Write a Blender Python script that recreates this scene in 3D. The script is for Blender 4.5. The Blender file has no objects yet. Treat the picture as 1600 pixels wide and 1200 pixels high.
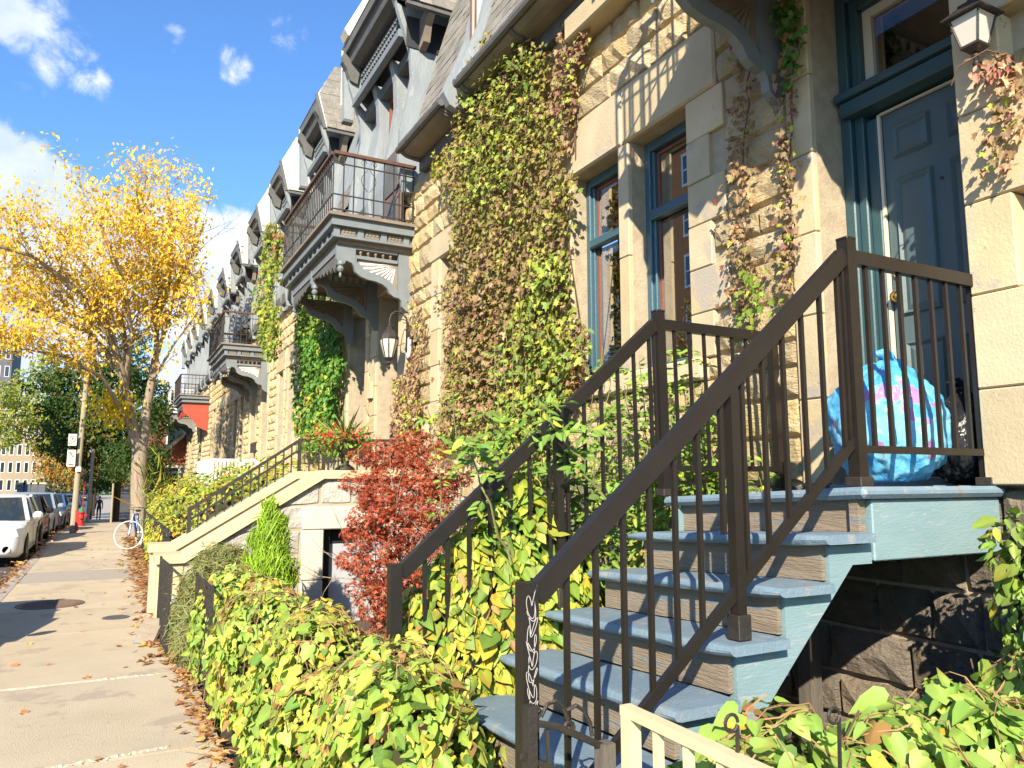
import bpy, math, random
import numpy as np
from mathutils import Vector, Matrix
random.seed(7); rng = np.random.default_rng(7)
S = bpy.context.scene; COL = S.collection
R = math.radians

# ------------------------------------------------------------------ camera
F, EYE, VPX, HY = 1186.0, 1.72, 170.0, 750.0
PITCH = math.atan((HY-600)/F); YAW = math.atan((800-VPX)/math.hypot(F, HY-600))
cam_d = bpy.data.cameras.new('camera'); cam = bpy.data.objects.new('camera', cam_d); COL.objects.link(cam)
cam_d.sensor_width = 36; cam_d.lens = 36*F/1600; cam_d.clip_start = .05; cam_d.clip_end = 3000
cam.location = (0, 0, EYE); cam.rotation_euler = (R(90)+PITCH, 0, -YAW)
S.camera = cam
_f = np.array([math.sin(YAW)*math.cos(PITCH), math.cos(YAW)*math.cos(PITCH), math.sin(PITCH)])
_r = np.array([math.cos(YAW), -math.sin(YAW), 0]); _u = np.cross(_r, _f)
def at(x, y, X=None, Y=None, Z=None):
    """measured photo point -> world point on a known plane"""
    d = _f*F+_r*(x-800)-_u*(y-600)
    t = X/d[0] if X is not None else (Y/d[1] if Y is not None else (Z-EYE)/d[2])
    p = np.array([0, 0, EYE])+d*t
    return Vector(p)
def pdir(x, y):
    d = _f*F+_r*(x-800)-_u*(y-600); return Vector(d).normalized()

# ------------------------------------------------------------------ world, sun, exposure
SUN = Vector((1.0, 1.3, -1.0)).normalized()
w = bpy.data.worlds.new('World'); S.world = w; w.use_nodes = True
nt = w.node_tree; N = nt.nodes; L = nt.links; N.clear()
out = N.new('ShaderNodeOutputWorld'); bg = N.new('ShaderNodeBackground'); sky = N.new('ShaderNodeTexSky')
sky.sky_type = 'NISHITA'; sky.sun_disc = False
sky.sun_elevation = math.asin(-SUN.z); sky.sun_rotation = math.atan2(-SUN.x, -SUN.y)
sky.air_density = 1.25; sky.dust_density = .3; sky.ozone_density = 2.5
bg.inputs['Strength'].default_value = .10
tc = N.new('ShaderNodeTexCoord')
def wn(t, **k):
    n = N.new(t)
    for a, b in k.items(): setattr(n, a, b)
    return n
def wmath(op, a, b=None, clamp=False):
    n = wn('ShaderNodeMath', operation=op, use_clamp=clamp)
    for i, v in enumerate((a, b)):
        if v is None: continue
        if isinstance(v, (int, float)): n.inputs[i].default_value = v
        else: L.new(v, n.inputs[i])
    return n.outputs[0]
noi = wn('ShaderNodeTexNoise'); noi.inputs['Scale'].default_value = 22; noi.inputs['Detail'].default_value = 9; noi.inputs['Roughness'].default_value = .62; noi.inputs['Distortion'].default_value = .3
L.new(tc.outputs['Generated'], noi.inputs['Vector'])
acc = None
# cumulus banks (direction, angular radius in degrees, weight)
for (px, py, rad, wt) in [(-60, 320, 7.5, 1.0), (0, 310, 5.5, 1.0), (50, 345, 5.5, 1), (60, 420, 6, .95), (150, 390, 5, .9), (240, 380, 5, .8), (350, 395, 4.5, .72), (310, 480, 5.5, .8), (-150, 420, 10, 1),
                          (90, 470, 7, .9), (100, 90, 2.6, .40), (140, 125, 1.8, .36), (365, 105, 1.8, .40), (265, 60, 1.5, .30), (20, 5, 3.6, .50), (340, 560, 6, .7), (-420, 500, 16, 1), (450, 50, 2, .30), (100, 620, 7, .6), (40, 180, 3, .2)]:
    d = pdir(px, py)
    vm = wn('ShaderNodeVectorMath', operation='DOT_PRODUCT'); nz = wn('ShaderNodeVectorMath', operation='NORMALIZE')
    L.new(tc.outputs['Generated'], nz.inputs[0]); L.new(nz.outputs[0], vm.inputs[0]); vm.inputs[1].default_value = d
    mr = wn('ShaderNodeMapRange'); mr.interpolation_type = 'SMOOTHSTEP'
    L.new(vm.outputs['Value'], mr.inputs['Value'])
    mr.inputs['From Min'].default_value = math.cos(R(rad)); mr.inputs['From Max'].default_value = 1.0
    mr.inputs['To Min'].default_value = 0; mr.inputs['To Max'].default_value = wt
    acc = mr.outputs[0] if acc is None else wmath('MAXIMUM', acc, mr.outputs[0])
nzv = wmath('SUBTRACT', noi.outputs['Fac'], .5)
s1 = wmath('ADD', acc, wmath('MULTIPLY', nzv, 1.5))
mr = wn('ShaderNodeMapRange'); mr.interpolation_type = 'SMOOTHSTEP'; L.new(s1, mr.inputs['Value'])
mr.inputs['From Min'].default_value = .18; mr.inputs['From Max'].default_value = .62
cl_mask = wmath('MULTIPLY', mr.outputs[0], wmath('MINIMUM', wmath('MULTIPLY', acc, 3.0), 1.0), True)
tint = wn('ShaderNodeMix', data_type='RGBA', blend_type='MULTIPLY'); tint.inputs[0].default_value = 1
L.new(sky.outputs[0], tint.inputs[6]); tint.inputs[7].default_value = (.62, .92, 1.3, 1)
noi2 = wn('ShaderNodeTexNoise'); noi2.inputs['Scale'].default_value = 14; noi2.inputs['Detail'].default_value = 6
L.new(tc.outputs['Generated'], noi2.inputs['Vector'])
cr = wn('ShaderNodeValToRGB'); cr.color_ramp.elements[0].position = .32; cr.color_ramp.elements[0].color = (3.6, 4.3, 5.6, 1)
cr.color_ramp.elements[1].position = .62; cr.color_ramp.elements[1].color = (5.6, 5.9, 6.4, 1)
L.new(noi2.outputs['Fac'], cr.inputs[0])
mx = wn('ShaderNodeMix', data_type='RGBA'); L.new(cl_mask, mx.inputs[0]); L.new(tint.outputs[2], mx.inputs[6]); L.new(cr.outputs[0], mx.inputs[7])
L.new(mx.outputs[2], bg.inputs['Color']); L.new(bg.outputs[0], out.inputs['Surface'])
sd = bpy.data.lights.new('sun', 'SUN'); sd.energy = 5.0; sd.angle = R(.5); sd.color = (1, .89, .70)
sun = bpy.data.objects.new('sun', sd); COL.objects.link(sun); sun.rotation_euler = SUN.to_track_quat('-Z', 'Y').to_euler()
sun.location = (-10, -12, 20)
S.view_settings.view_transform = 'Standard'; S.view_settings.look = 'None'; S.view_settings.exposure = 1.0
S.view_settings.gamma = 1; S.view_settings.use_curve_mapping = False
S.render.engine = 'CYCLES'
try:
    S.cycles.max_bounces = 5; S.cycles.diffuse_bounces = 3; S.cycles.glossy_bounces = 3; S.cycles.transparent_max_bounces = 8; S.cycles.transmission_bounces = 3
    S.cycles.use_denoising = True; S.cycles.caustics_reflective = False; S.cycles.caustics_refractive = False
except Exception: pass

# ------------------------------------------------------------------ materials
def mat(name, c1, c2=None, scale=4.0, rough=.8, bump=0., bscale=30., metal=0., var=0., c3=None, c3t=.62, c3s=8., stretch=None, spec=.5, detail=6, c4=None, c4t=.66, c4s=3.):
    m = bpy.data.materials.new(name); m.use_nodes = True
    t = m.node_tree; n = t.nodes; l = t.links
    b = n['Principled BSDF']; b.inputs['Roughness'].default_value = rough; b.inputs['Metallic'].default_value = metal
    b.inputs['Specular IOR Level'].default_value = spec
    tcn = n.new('ShaderNodeTexCoord'); src = tcn.outputs['Object']
    oi = n.new('ShaderNodeObjectInfo')
    add = n.new('ShaderNodeVectorMath'); add.operation = 'ADD'; l.new(src, add.inputs[0])
    mulr = n.new('ShaderNodeMath'); mulr.operation = 'MULTIPLY'; mulr.inputs[1].default_value = 37.; l.new(oi.outputs['Random'], mulr.inputs[0]); l.new(mulr.outputs[0], add.inputs[1])
    src = add.outputs[0]
    if stretch:
        mp = n.new('ShaderNodeMapping'); mp.inputs['Scale'].default_value = stretch; l.new(src, mp.inputs[0]); src = mp.outputs[0]
    def noise(s, d=detail, r=.6):
        q = n.new('ShaderNodeTexNoise'); q.inputs['Scale'].default_value = s; q.inputs['Detail'].default_value = d; q.inputs['Roughness'].default_value = r
        l.new(src, q.inputs['Vector']); return q.outputs['Fac']
    def thr(v, lo, hi):
        q = n.new('ShaderNodeMapRange'); q.inputs['From Min'].default_value = lo; q.inputs['From Max'].default_value = hi; l.new(v, q.inputs['Value']); return q.outputs[0]
    def mix(f, a, bb, bt='MIX'):
        q = n.new('ShaderNodeMix'); q.data_type = 'RGBA'; q.blend_type = bt
        for i, v in ((0, f), (6, a), (7, bb)):
            if isinstance(v, (tuple, list)): q.inputs[i].default_value = (*v, 1)
            elif isinstance(v, (int, float)): q.inputs[i].default_value = v
            else: l.new(v, q.inputs[i])
        return q.outputs[2]
    col = c1
    if c2: col = mix(thr(noise(scale), .35, .65), c1, c2)
    if c3: col = mix(thr(noise(c3s, 8, .7), c3t, c3t+.05), col, c3)
    if c4: col = mix(thr(noise(c4s, 8, .65), c4t, c4t+.06), col, c4)
    if var:
        mr = n.new('ShaderNodeMapRange'); mr.inputs['To Min'].default_value = 1-var; mr.inputs['To Max'].default_value = 1+var; l.new(oi.outputs['Random'], mr.inputs['Value'])
        hs = n.new('ShaderNodeHueSaturation'); l.new(mr.outputs[0], hs.inputs['Value'])
        m2 = n.new('ShaderNodeMath'); m2.operation = 'MULTIPLY'; m2.inputs[1].default_value = 7.31; l.new(oi.outputs['Random'], m2.inputs[0])
        fr = n.new('ShaderNodeMath'); fr.operation = 'FRACT'; l.new(m2.outputs[0], fr.inputs[0])
        m3 = n.new('ShaderNodeMapRange'); m3.inputs['To Min'].default_value = 1-var*.9; m3.inputs['To Max'].default_value = 1+var*.5; l.new(fr.outputs[0], m3.inputs['Value']); l.new(m3.outputs[0], hs.inputs['Saturation'])
        if isinstance(col, tuple): hs.inputs['Color'].default_value = (*col, 1)
        else: l.new(col, hs.inputs['Color'])
        col = hs.outputs[0]
    if isinstance(col, tuple): b.inputs['Base Color'].default_value = (*col, 1)
    else: l.new(col, b.inputs['Base Color'])
    if bump:
        bp = n.new('ShaderNodeBump'); bp.inputs['Strength'].default_value = bump; bp.inputs['Distance'].default_value = .03 if bscale > 15 else .055
        l.new(noise(bscale, 8, .65), bp.inputs['Height']); l.new(bp.outputs[0], b.inputs['Normal'])
    return m
def leafmat(name, trans=.3, rough=.5, var=.18):
    m = bpy.data.materials.new(name); m.use_nodes = True
    t = m.node_tree; n = t.nodes; l = t.links; b = n['Principled BSDF']; b.inputs['Roughness'].default_value = rough; b.inputs['Specular IOR Level'].default_value = .35
    at_ = n.new('ShaderNodeAttribute'); at_.attribute_name = 'Col'
    oi = n.new('ShaderNodeObjectInfo'); mr = n.new('ShaderNodeMapRange'); mr.inputs['To Min'].default_value = 1-var; mr.inputs['To Max'].default_value = 1+var; l.new(oi.outputs['Random'], mr.inputs['Value'])
    hs = n.new('ShaderNodeHueSaturation'); l.new(mr.outputs[0], hs.inputs['Value']); l.new(at_.outputs['Color'], hs.inputs['Color'])
    nz = n.new('ShaderNodeTexNoise'); nz.inputs['Scale'].default_value = 9; nz.inputs['Detail'].default_value = 4
    mr2 = n.new('ShaderNodeMapRange'); mr2.inputs['From Min'].default_value = .3; mr2.inputs['From Max'].default_value = .7; mr2.inputs['To Min'].default_value = .8; mr2.inputs['To Max'].default_value = 1.2; l.new(nz.outputs['Fac'], mr2.inputs['Value'])
    h2 = n.new('ShaderNodeHueSaturation'); l.new(mr2.outputs[0], h2.inputs['Value']); l.new(hs.outputs[0], h2.inputs['Color'])
    l.new(h2.outputs[0], b.inputs['Base Color'])
    tr = n.new('ShaderNodeBsdfTranslucent'); l.new(h2.outputs[0], tr.inputs['Color'])
    mxx = n.new('ShaderNodeMixShader'); mxx.inputs[0].default_value = trans
    l.new(b.outputs[0], mxx.inputs[1]); l.new(tr.outputs[0], mxx.inputs[2]); l.new(mxx.outputs[0], n['Material Output'].inputs['Surface'])
    return m
def glassmat(name, tintc=(.85, .9, .9), refl=.45, rough=.01):
    m = bpy.data.materials.new(name); m.use_nodes = True
    t = m.node_tree; n = t.nodes; l = t.links; n.remove(n['Principled BSDF'])
    tr = n.new('ShaderNodeBsdfTransparent'); tr.inputs[0].default_value = (*tintc, 1)
    gl = n.new('ShaderNodeBsdfGlossy'); gl.inputs['Roughness'].default_value = rough; gl.inputs['Color'].default_value = (1, 1, 1, 1)
    mxx = n.new('ShaderNodeMixShader'); mxx.inputs[0].default_value = refl
    l.new(tr.outputs[0], mxx.inputs[1]); l.new(gl.outputs[0], mxx.inputs[2]); l.new(mxx.outputs[0], n['Material Output'].inputs['Surface'])
    return m
M = dict(
 foundation=mat('dirty_foundation_stone', (.24, .195, .145), (.17, .14, .11), 4, .95, .9, 12, var=.2, c3=(.09, .075, .06), c3t=.6, c3s=9),
 rock=mat('rock_faced_stone', (.62, .475, .25), (.52, .40, .22), 5, .9, .9, 13, var=.17, c3=(.26, .19, .11), c3t=.65, c3s=11, c4=(.66, .56, .38), c4t=.6, c4s=2.2),
 ashlar=mat('dressed_stone', (.60, .485, .30), (.51, .41, .25), 2.5, .88, .25, 50, var=.12, c3=(.33, .26, .18), c3t=.64, c3s=12, c4=(.42, .365, .30), c4t=.575, c4s=1.3),
 mortar=mat('lime_mortar', (.46, .38, .27), (.36, .29, .20), 8, .95, .4, 40),
 white_rock=mat('pale_rock_faced_stone', (.50, .46, .40), (.43, .39, .335), 4, .9, .7, 14, var=.08, c3=(.42, .36, .29), c3t=.66, c3s=9),
 white_ash=mat('pale_dressed_stone', (.56, .52, .44), (.50, .46, .38), 3, .85, .15, 50, var=.05),
 cap=mat('cream_cap_stone', (.58, .50, .30), (.51, .44, .26), 3, .8, .15, 40, c3=(.42, .35, .22), c3t=.68, c3s=6),
 concrete=mat('worn_concrete', (.53, .435, .295), (.46, .375, .255), 1.2, .92, .35, 90, var=.05, c3=(.31, .25, .18), c3t=.62, c3s=26, c4=(.40, .325, .235), c4t=.55, c4s=2.2, detail=10),
 patch=mat('asphalt_patch', (.34, .295, .235), (.38, .33, .265), 5, .95, .3, 70),
 kerb=mat('kerb_concrete', (.40, .36, .31), (.34, .3, .26), 4, .9, .3, 50),
 asphalt=mat('asphalt', (.07, .07, .075), (.10, .10, .105), .6, .93, .4, 120, c3=(.05, .05, .05), c3s=3),
 soil=mat('garden_soil', (.06, .045, .03), (.09, .065, .04), 6, 1, .6, 30),
 stairblue=mat('blue_stair_paint', (.15, .225, .29), (.185, .26, .32), 6, .6, .3, 50, c3=(.27, .29, .29), c3t=.57, c3s=14, c4=(.23, .20, .165), c4t=.59, c4s=6, detail=10),
 stringer=mat('pale_blue_board_paint', (.19, .29, .32), (.22, .32, .345), 4, .55, .25, 40, c3=(.30, .345, .345), c3t=.58, c3s=7, stretch=(.8, 1, 3), c4=(.42, .35, .26), c4t=.64, c4s=5),
 riser=mat('weathered_riser_wood', (.25, .195, .14), (.33, .27, .20), 5, .85, .7, 24, stretch=(1, .35, 5), c3=(.17, .23, .26), c3t=.56, c3s=5, detail=10),
 iron=mat('brown_black_railing_paint', (.0135, .0105, .0085), (.018, .014, .011), 6, .42, .12, 30, c3=(.12, .09, .07), c3t=.75, c3s=40),
 oldiron=mat('old_black_wrought_iron', (.022, .02, .018), (.04, .03, .022), 9, .5, .3, 50, c3=(.14, .06, .03), c3t=.64, c3s=14),
 woodrail=mat('brown_wood_rail', (.13, .06, .035), (.09, .042, .027), 8, .5, .2, 40, stretch=(3, .5, 3)),
 teal=mat('dark_teal_paint', (.028, .072, .085), (.035, .082, .095), 3, .42, .08, 30),
 doorpaint=mat('grey_teal_door_paint', (.075, .118, .125), (.085, .13, .136), 3, .5, .08, 30),
 tealf=mat('blue_frame_paint', (.045, .105, .14), (.055, .12, .155), 3, .4, .1, 30),
 strip=mat('cream_weather_strip', (.62, .56, .45), rough=.6),
 redwood=mat('red_brown_sash', (.27, .09, .05), (.22, .075, .045), 6, .5, .2, 30, stretch=(1, 1, 5)),
 brass=mat('brass', (.75, .48, .12), rough=.22, metal=1),
 gm=mat('grey_sheet_metal_paint', (.29, .32, .335), (.225, .25, .265), 2.5, .6, .35, 18, c3=(.32, .35, .36), c3t=.6, c3s=5, c4=(.10, .085, .07), c4t=.71, c4s=9, stretch=(2, 2, .6), detail=10),
 gwood=mat('grey_woodwork_paint', (.125, .125, .12), (.095, .095, .09), 5, .6, .15, 30, c3=(.25, .23, .20), c3t=.68, c3s=9),
 gside=mat('blue_grey_panel_paint', (.19, .215, .225), (.165, .185, .20), 5, .55, .12, 30),
 soffit=mat('stained_soffit', (.25, .205, .155), (.18, .15, .115), 3, .8, .2, 20),
 slate=mat('weathered_slate', (.255, .23, .185), (.18, .165, .14), 6, .8, .3, 25, var=.22, c3=(.42, .37, .28), c3t=.62, c3s=9),
 whiteslate=mat('whitewashed_slate', (.60, .56, .47), (.50, .46, .38), 5, .8, .3, 25, var=.12, c3=(.28, .24, .19), c3t=.7, c3s=8, c4=(.45, .30, .15), c4t=.68, c4s=3),
 pale=mat('pale_flashing', (.72, .68, .58), (.62, .58, .48), 3, .6, .2, 20, c3=(.45, .27, .12), c3t=.66, c3s=5),
 downpipe=mat('brown_downpipe', (.17, .105, .075), (.14, .085, .06), 4, .45),
 dark=mat('dark_interior', (.012, .012, .012), rough=.9),
 room=mat('dim_room', (.06, .05, .04), rough=.95),
 grille=mat('black_lattice', (.03, .032, .036), rough=.6),
 blind=mat('wooden_blind', (.42, .27, .13), (.36, .22, .10), 5, .6),
 curtain=mat('mauve_curtain', (.20, .14, .155), (.17, .12, .13), 9, .9, .2, 20, stretch=(1, 9, .4)),
 lace=mat('white_lace_curtain', (.55, .56, .56), (.45, .46, .48), 12, .9),
 pane=glassmat('window_glass', (.55, .56, .54), .50), darkpane=glassmat('dim_window_glass', (.30, .33, .35), .38),
 lampglass=mat('frosted_lamp_glass', (.62, .58, .50), rough=.3),
 white=mat('white_paint', (.78, .77, .74), (.70, .69, .66), 5, .5), red=mat('red_paint', (.45, .03, .02), (.38, .03, .02), 5, .5),
 redpanel=mat('bright_red_panel', (.52, .07, .04), (.45, .06, .035), 3, .6),
 brick=mat('orange_brick', (.52, .21, .08), (.45, .175, .065), 8, .9, .2, 20), beige=mat('beige_facade', (.36, .27, .17), (.31, .235, .15), .4, .9),
 greywall=mat('dark_grey_facade', (.12, .12, .13), (.10, .10, .11), 1, .8), reddark=mat('dark_red_brick', (.28, .09, .05), (.22, .07, .04), 3, .9),
 bark=mat('ash_bark', (.36, .29, .21), (.25, .20, .145), 6, .95, .9, 24, stretch=(2, 2, .4)), darkbark=mat('dark_bark', (.07, .05, .035), (.05, .035, .025), 6, .95, .6, 20),
 twig=mat('brown_twig', (.16, .09, .05), (.11, .065, .04), 8, .9), greenstem=mat('green_stem', (.20, .22, .07), (.15, .12, .05), 8, .8),
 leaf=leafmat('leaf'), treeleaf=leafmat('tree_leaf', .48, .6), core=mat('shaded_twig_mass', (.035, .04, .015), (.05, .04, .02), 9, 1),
 concretepole=mat('lamp_pole_concrete', (.36, .31, .20), (.32, .28, .22), 4, .85, .2, 30), tyre=mat('tyre_rubber', (.02, .02, .02), rough=.8), chrome=mat('bright_alloy', (.6, .6, .6), rough=.25, metal=1),
 carglass=mat('car_glass', (.02, .03, .035), rough=.06, spec=.9), headlight=mat('headlight_lens', (.55, .57, .58), rough=.1), skin=mat('skin', (.45, .28, .2), rough=.6),
 cream=mat('cream_gloss_paint', (.66, .58, .36), (.62, .54, .33), 6, .4, .08, 30, c3=(.42, .34, .2), c3t=.72, c3s=20), rust=mat('rusted_iron_cover', (.20, .13, .09), (.15, .10, .075), 9, .85, .6, 40),
 oldwood=mat('old_grey_post', (.14, .12, .10), (.09, .08, .065), 6, .9, .5, 20, stretch=(2, 2, .4)),
 graf=mat('white_marker_paint', (.45, .43, .42), rough=.6),
)
def paint(name, c, rough=.25): return mat(name, c, rough=rough, spec=.6)

# ------------------------------------------------------------------ mesh building
class MB:
    def __init__(s): s.v = []; s.f = []
    def add(s, vs, fs):
        o = len(s.v); s.v += [tuple(p) for p in vs]; s.f += [tuple(i+o for i in f) for f in fs]; return s
    def box(s, a, b, rot=None, piv=None):
        x0, y0, z0 = a; x1, y1, z1 = b
        vs = [Vector(p) for p in ((x0, y0, z0), (x1, y0, z0), (x1, y1, z0), (x0, y1, z0), (x0, y0, z1), (x1, y0, z1), (x1, y1, z1), (x0, y1, z1))]
        if rot is not None:
            c = Vector(piv) if piv is not None else (Vector(a)+Vector(b))/2
            vs = [rot @ (p-c)+c for p in vs]
        return s.add(vs, [(3, 2, 1, 0), (4, 5, 6, 7), (0, 1, 5, 4), (1, 2, 6, 5), (2, 3, 7, 6), (3, 0, 4, 7)])
    def cbox(s, a, b, c=.01):
        """box with chamfered edges"""
        import itertools
        x = (a[0], b[0]); y = (a[1], b[1]); z = (a[2], b[2]); c = min(c, (b[0]-a[0])*.45, (b[1]-a[1])*.45, (b[2]-a[2])*.45)
        idx = {}; vs = []
        for i, j, k in itertools.product((0, 1), repeat=3):
            sx, sy, sz = (1 if i == 0 else -1), (1 if j == 0 else -1), (1 if k == 0 else -1)
            P = (x[i], y[j], z[k])
            for ax in range(3):
                p = [P[0]+sx*c, P[1]+sy*c, P[2]+sz*c]; p[ax] = P[ax]; idx[(i, j, k, ax)] = len(vs); vs.append(tuple(p))
        fs = []
        for ax in range(3):
            o = [q for q in range(3) if q != ax]
            for side in (0, 1):
                loop = []
                for u, v_ in ((0, 0), (1, 0), (1, 1), (0, 1)):
                    key = [0, 0, 0]; key[ax] = side; key[o[0]] = u; key[o[1]] = v_; loop.append(idx[(*key, ax)])
                fs.append(loop)
        for ax in range(3):
            o = [q for q in range(3) if q != ax]
            for u in (0, 1):
                for v_ in (0, 1):
                    k0 = [0, 0, 0]; k1 = [0, 0, 0]; k0[ax] = 0; k1[ax] = 1; k0[o[0]] = k1[o[0]] = u; k0[o[1]] = k1[o[1]] = v_
                    fs.append([idx[(*k0, o[0])], idx[(*k0, o[1])], idx[(*k1, o[1])], idx[(*k1, o[0])]])
        for i, j, k in itertools.product((0, 1), repeat=3): fs.append([idx[(i, j, k, 0)], idx[(i, j, k, 1)], idx[(i, j, k, 2)]])
        return s.add(vs, fs)
    def bar(s, p, q, wx, wy=None, up=(0, 0, 1)):
        """rectangular bar from p to q; wx width across, wy depth along 'up'"""
        p = Vector(p); q = Vector(q); wy = wy or wx; d = (q-p).normalized(); u = Vector(up)
        if abs(d.dot(u)) > .98: u = Vector((0, 1, 0))
        a = d.cross(u).normalized(); b = a.cross(d).normalized()
        vs = []
        for c in (p, q):
            for i, j in ((-1, -1), (1, -1), (1, 1), (-1, 1)): vs.append(c+a*wx/2*i+b*wy/2*j)
        return s.add(vs, [(3, 2, 1, 0), (4, 5, 6, 7), (0, 1, 5, 4), (1, 2, 6, 5), (2, 3, 7, 6), (3, 0, 4, 7)])
    def tube(s, pts, r, n=6, r1=None, cap=True):
        pts = [Vector(p) for p in pts]; m = len(pts); vs = []
        rr = r if isinstance(r, (list, tuple)) else [r+((r1 if r1 is not None else r)-r)*i/max(1, m-1) for i in range(m)]
        u = None
        for i, p in enumerate(pts):
            d = (pts[min(i+1, m-1)]-pts[max(i-1, 0)])
            d = d.normalized() if d.length > 1e-9 else Vector((0, 0, 1))
            if u is None: u = d.orthogonal().normalized()
            u = (u-d*u.dot(d)); u = u.normalized() if u.length > 1e-6 else d.orthogonal().normalized()
            v = d.cross(u)
            for k in range(n):
                a = 2*math.pi*k/n; vs.append(p+(u*math.cos(a)+v*math.sin(a))*rr[i])
        fs = [(i*n+k, i*n+(k+1) % n, (i+1)*n+(k+1) % n, (i+1)*n+k) for i in range(m-1) for k in range(n)]
        if cap: fs += [tuple(range(n-1, -1, -1)), tuple((m-1)*n+k for k in range(n))]
        return s.add(vs, fs)
    def lathe(s, prof, c=(0, 0, 0), n=12, axis='Z'):
        vs = []
        for r, h in prof:
            for k in range(n):
                a = 2*math.pi*(k+.5)/n; p = (r*math.cos(a), r*math.sin(a), h)
                if axis == 'X': p = (h, p[0], p[1])
                if axis == 'Y': p = (p[0], h, p[1])
                vs.append((p[0]+c[0], p[1]+c[1], p[2]+c[2]))
        m = len(prof)
        fs = [(i*n+k, i*n+(k+1) % n, (i+1)*n+(k+1) % n, (i+1)*n+k) for i in range(m-1) for k in range(n)]
        fs += [tuple(range(n-1, -1, -1)), tuple((m-1)*n+k for k in range(n))]
        return s.add(vs, fs)
    def prism(s, poly, a, b, axis='Y'):
        """poly in the plane across 'axis' (Y: (x,z); X: (y,z); Z: (x,y)), swept a..b"""
        n = len(poly)
        def P(p, h): return (p[0], h, p[1]) if axis == 'Y' else ((h, p[0], p[1]) if axis == 'X' else (p[0], p[1], h))
        vs = [P(p, a) for p in poly]+[P(p, b) for p in poly]
        return s.add(vs, [tuple(range(n-1, -1, -1)), tuple(range(n, 2*n))]+[(i, (i+1) % n, n+(i+1) % n, n+i) for i in range(n)])
    def build(s, name, m, parent=None, smooth=False, kind=None):
        me = bpy.data.meshes.new(name); off = Vector((0, 0, 0))
        if parent is not None: off = wloc(parent)
        me.from_pydata([(p[0]-off.x, p[1]-off.y, p[2]-off.z) for p in s.v], [], s.f); me.update()
        if m: me.materials.append(m)
        if smooth: me.polygons.foreach_set('use_smooth', [True]*len(me.polygons))
        return link(name, me, parent, kind)
def wloc(o):
    v = Vector((0, 0, 0))
    while o is not None: v += o.location; o = o.parent
    return v
def link(name, data, parent=None, kind=None, loc=None):
    o = bpy.data.objects.new(name, data); COL.objects.link(o)
    if parent is not None: o.parent = parent
    if kind: o['kind'] = kind
    if loc is not None: o.location = Vector(loc)-(wloc(parent) if parent is not None else Vector((0, 0, 0)))
    return o
def tag(o, label, cat, group=None):
    o['label'] = label; o['category'] = cat
    if group: o['group'] = group
    return o
def thing(name, loc, label, cat, group=None): return tag(link(name, None, None, None, loc), label, cat, group)
def part(name, parent, loc): return link(name, None, parent, None, loc)
def copy_tree(o, parent=None):
    c = o.copy(); COL.objects.link(c); c.parent = parent
    for ch in [k for k in o.children]: copy_tree(ch, c)
    return c
def struct(mb, name, m, kind='structure'):
    o = mb.build(name, m); o['kind'] = kind; return o
def one(name, m, parent, fn, **k):
    mb = MB(); fn(mb); return mb.build(name, m, parent, **k)
def bx(name, m, parent, a, b, c=.006): return MB().cbox(a, b, c).build(name, m, parent)

# ------------------------------------------------------------------ leaves
def half(pts, lift=.16):
    """outline of the left half from base to tip -> folded two-face leaf"""
    n = len(pts); vs = [(p[0], p[1], abs(p[0])*lift-.10*p[1]*p[1]) for p in pts]; vs += [(-p[0], p[1], abs(p[0])*lift-.10*p[1]*p[1]) for p in pts[1:-1]]
    left = list(range(n)); right = [0]+list(range(n, 2*n-2))+[n-1]
    return np.array(vs, float), [tuple(left[::-1]), tuple(right)]
T = dict(
 heart=half([(0, .1), (-.16, -.02), (-.34, .04), (-.42, .26), (-.28, .62), (0, 1)]),
 ivy=half([(0, .08), (-.2, -.05), (-.5, .2), (-.3, .36), (-.40, .70), (-.16, .62), (0, 1)]),
 ovate=half([(0, 0), (-.24, .25), (-.27, .55), (-.14, .82), (0, 1)]),
 maple=half([(0, 0), (-.5, .02), (-.16, .2), (-.52, .58), (-.1, .38), (0, 1)], .05),
 simple=half([(0, 0), (-.28, .45), (0, 1)]),
 grass=half([(0, 0), (-.018, .5), (0, 1)]),
 blade=half([(0, 0), (-.05, .5), (0, 1)]),
)
def basis(nrm, tip):
    nrm = nrm/np.linalg.norm(nrm, axis=1, keepdims=True)
    tip = tip-nrm*(tip*nrm).sum(1, keepdims=True); tip /= (np.linalg.norm(tip, axis=1, keepdims=True)+1e-9)
    x = np.cross(tip, nrm); return x, tip, nrm
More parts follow.
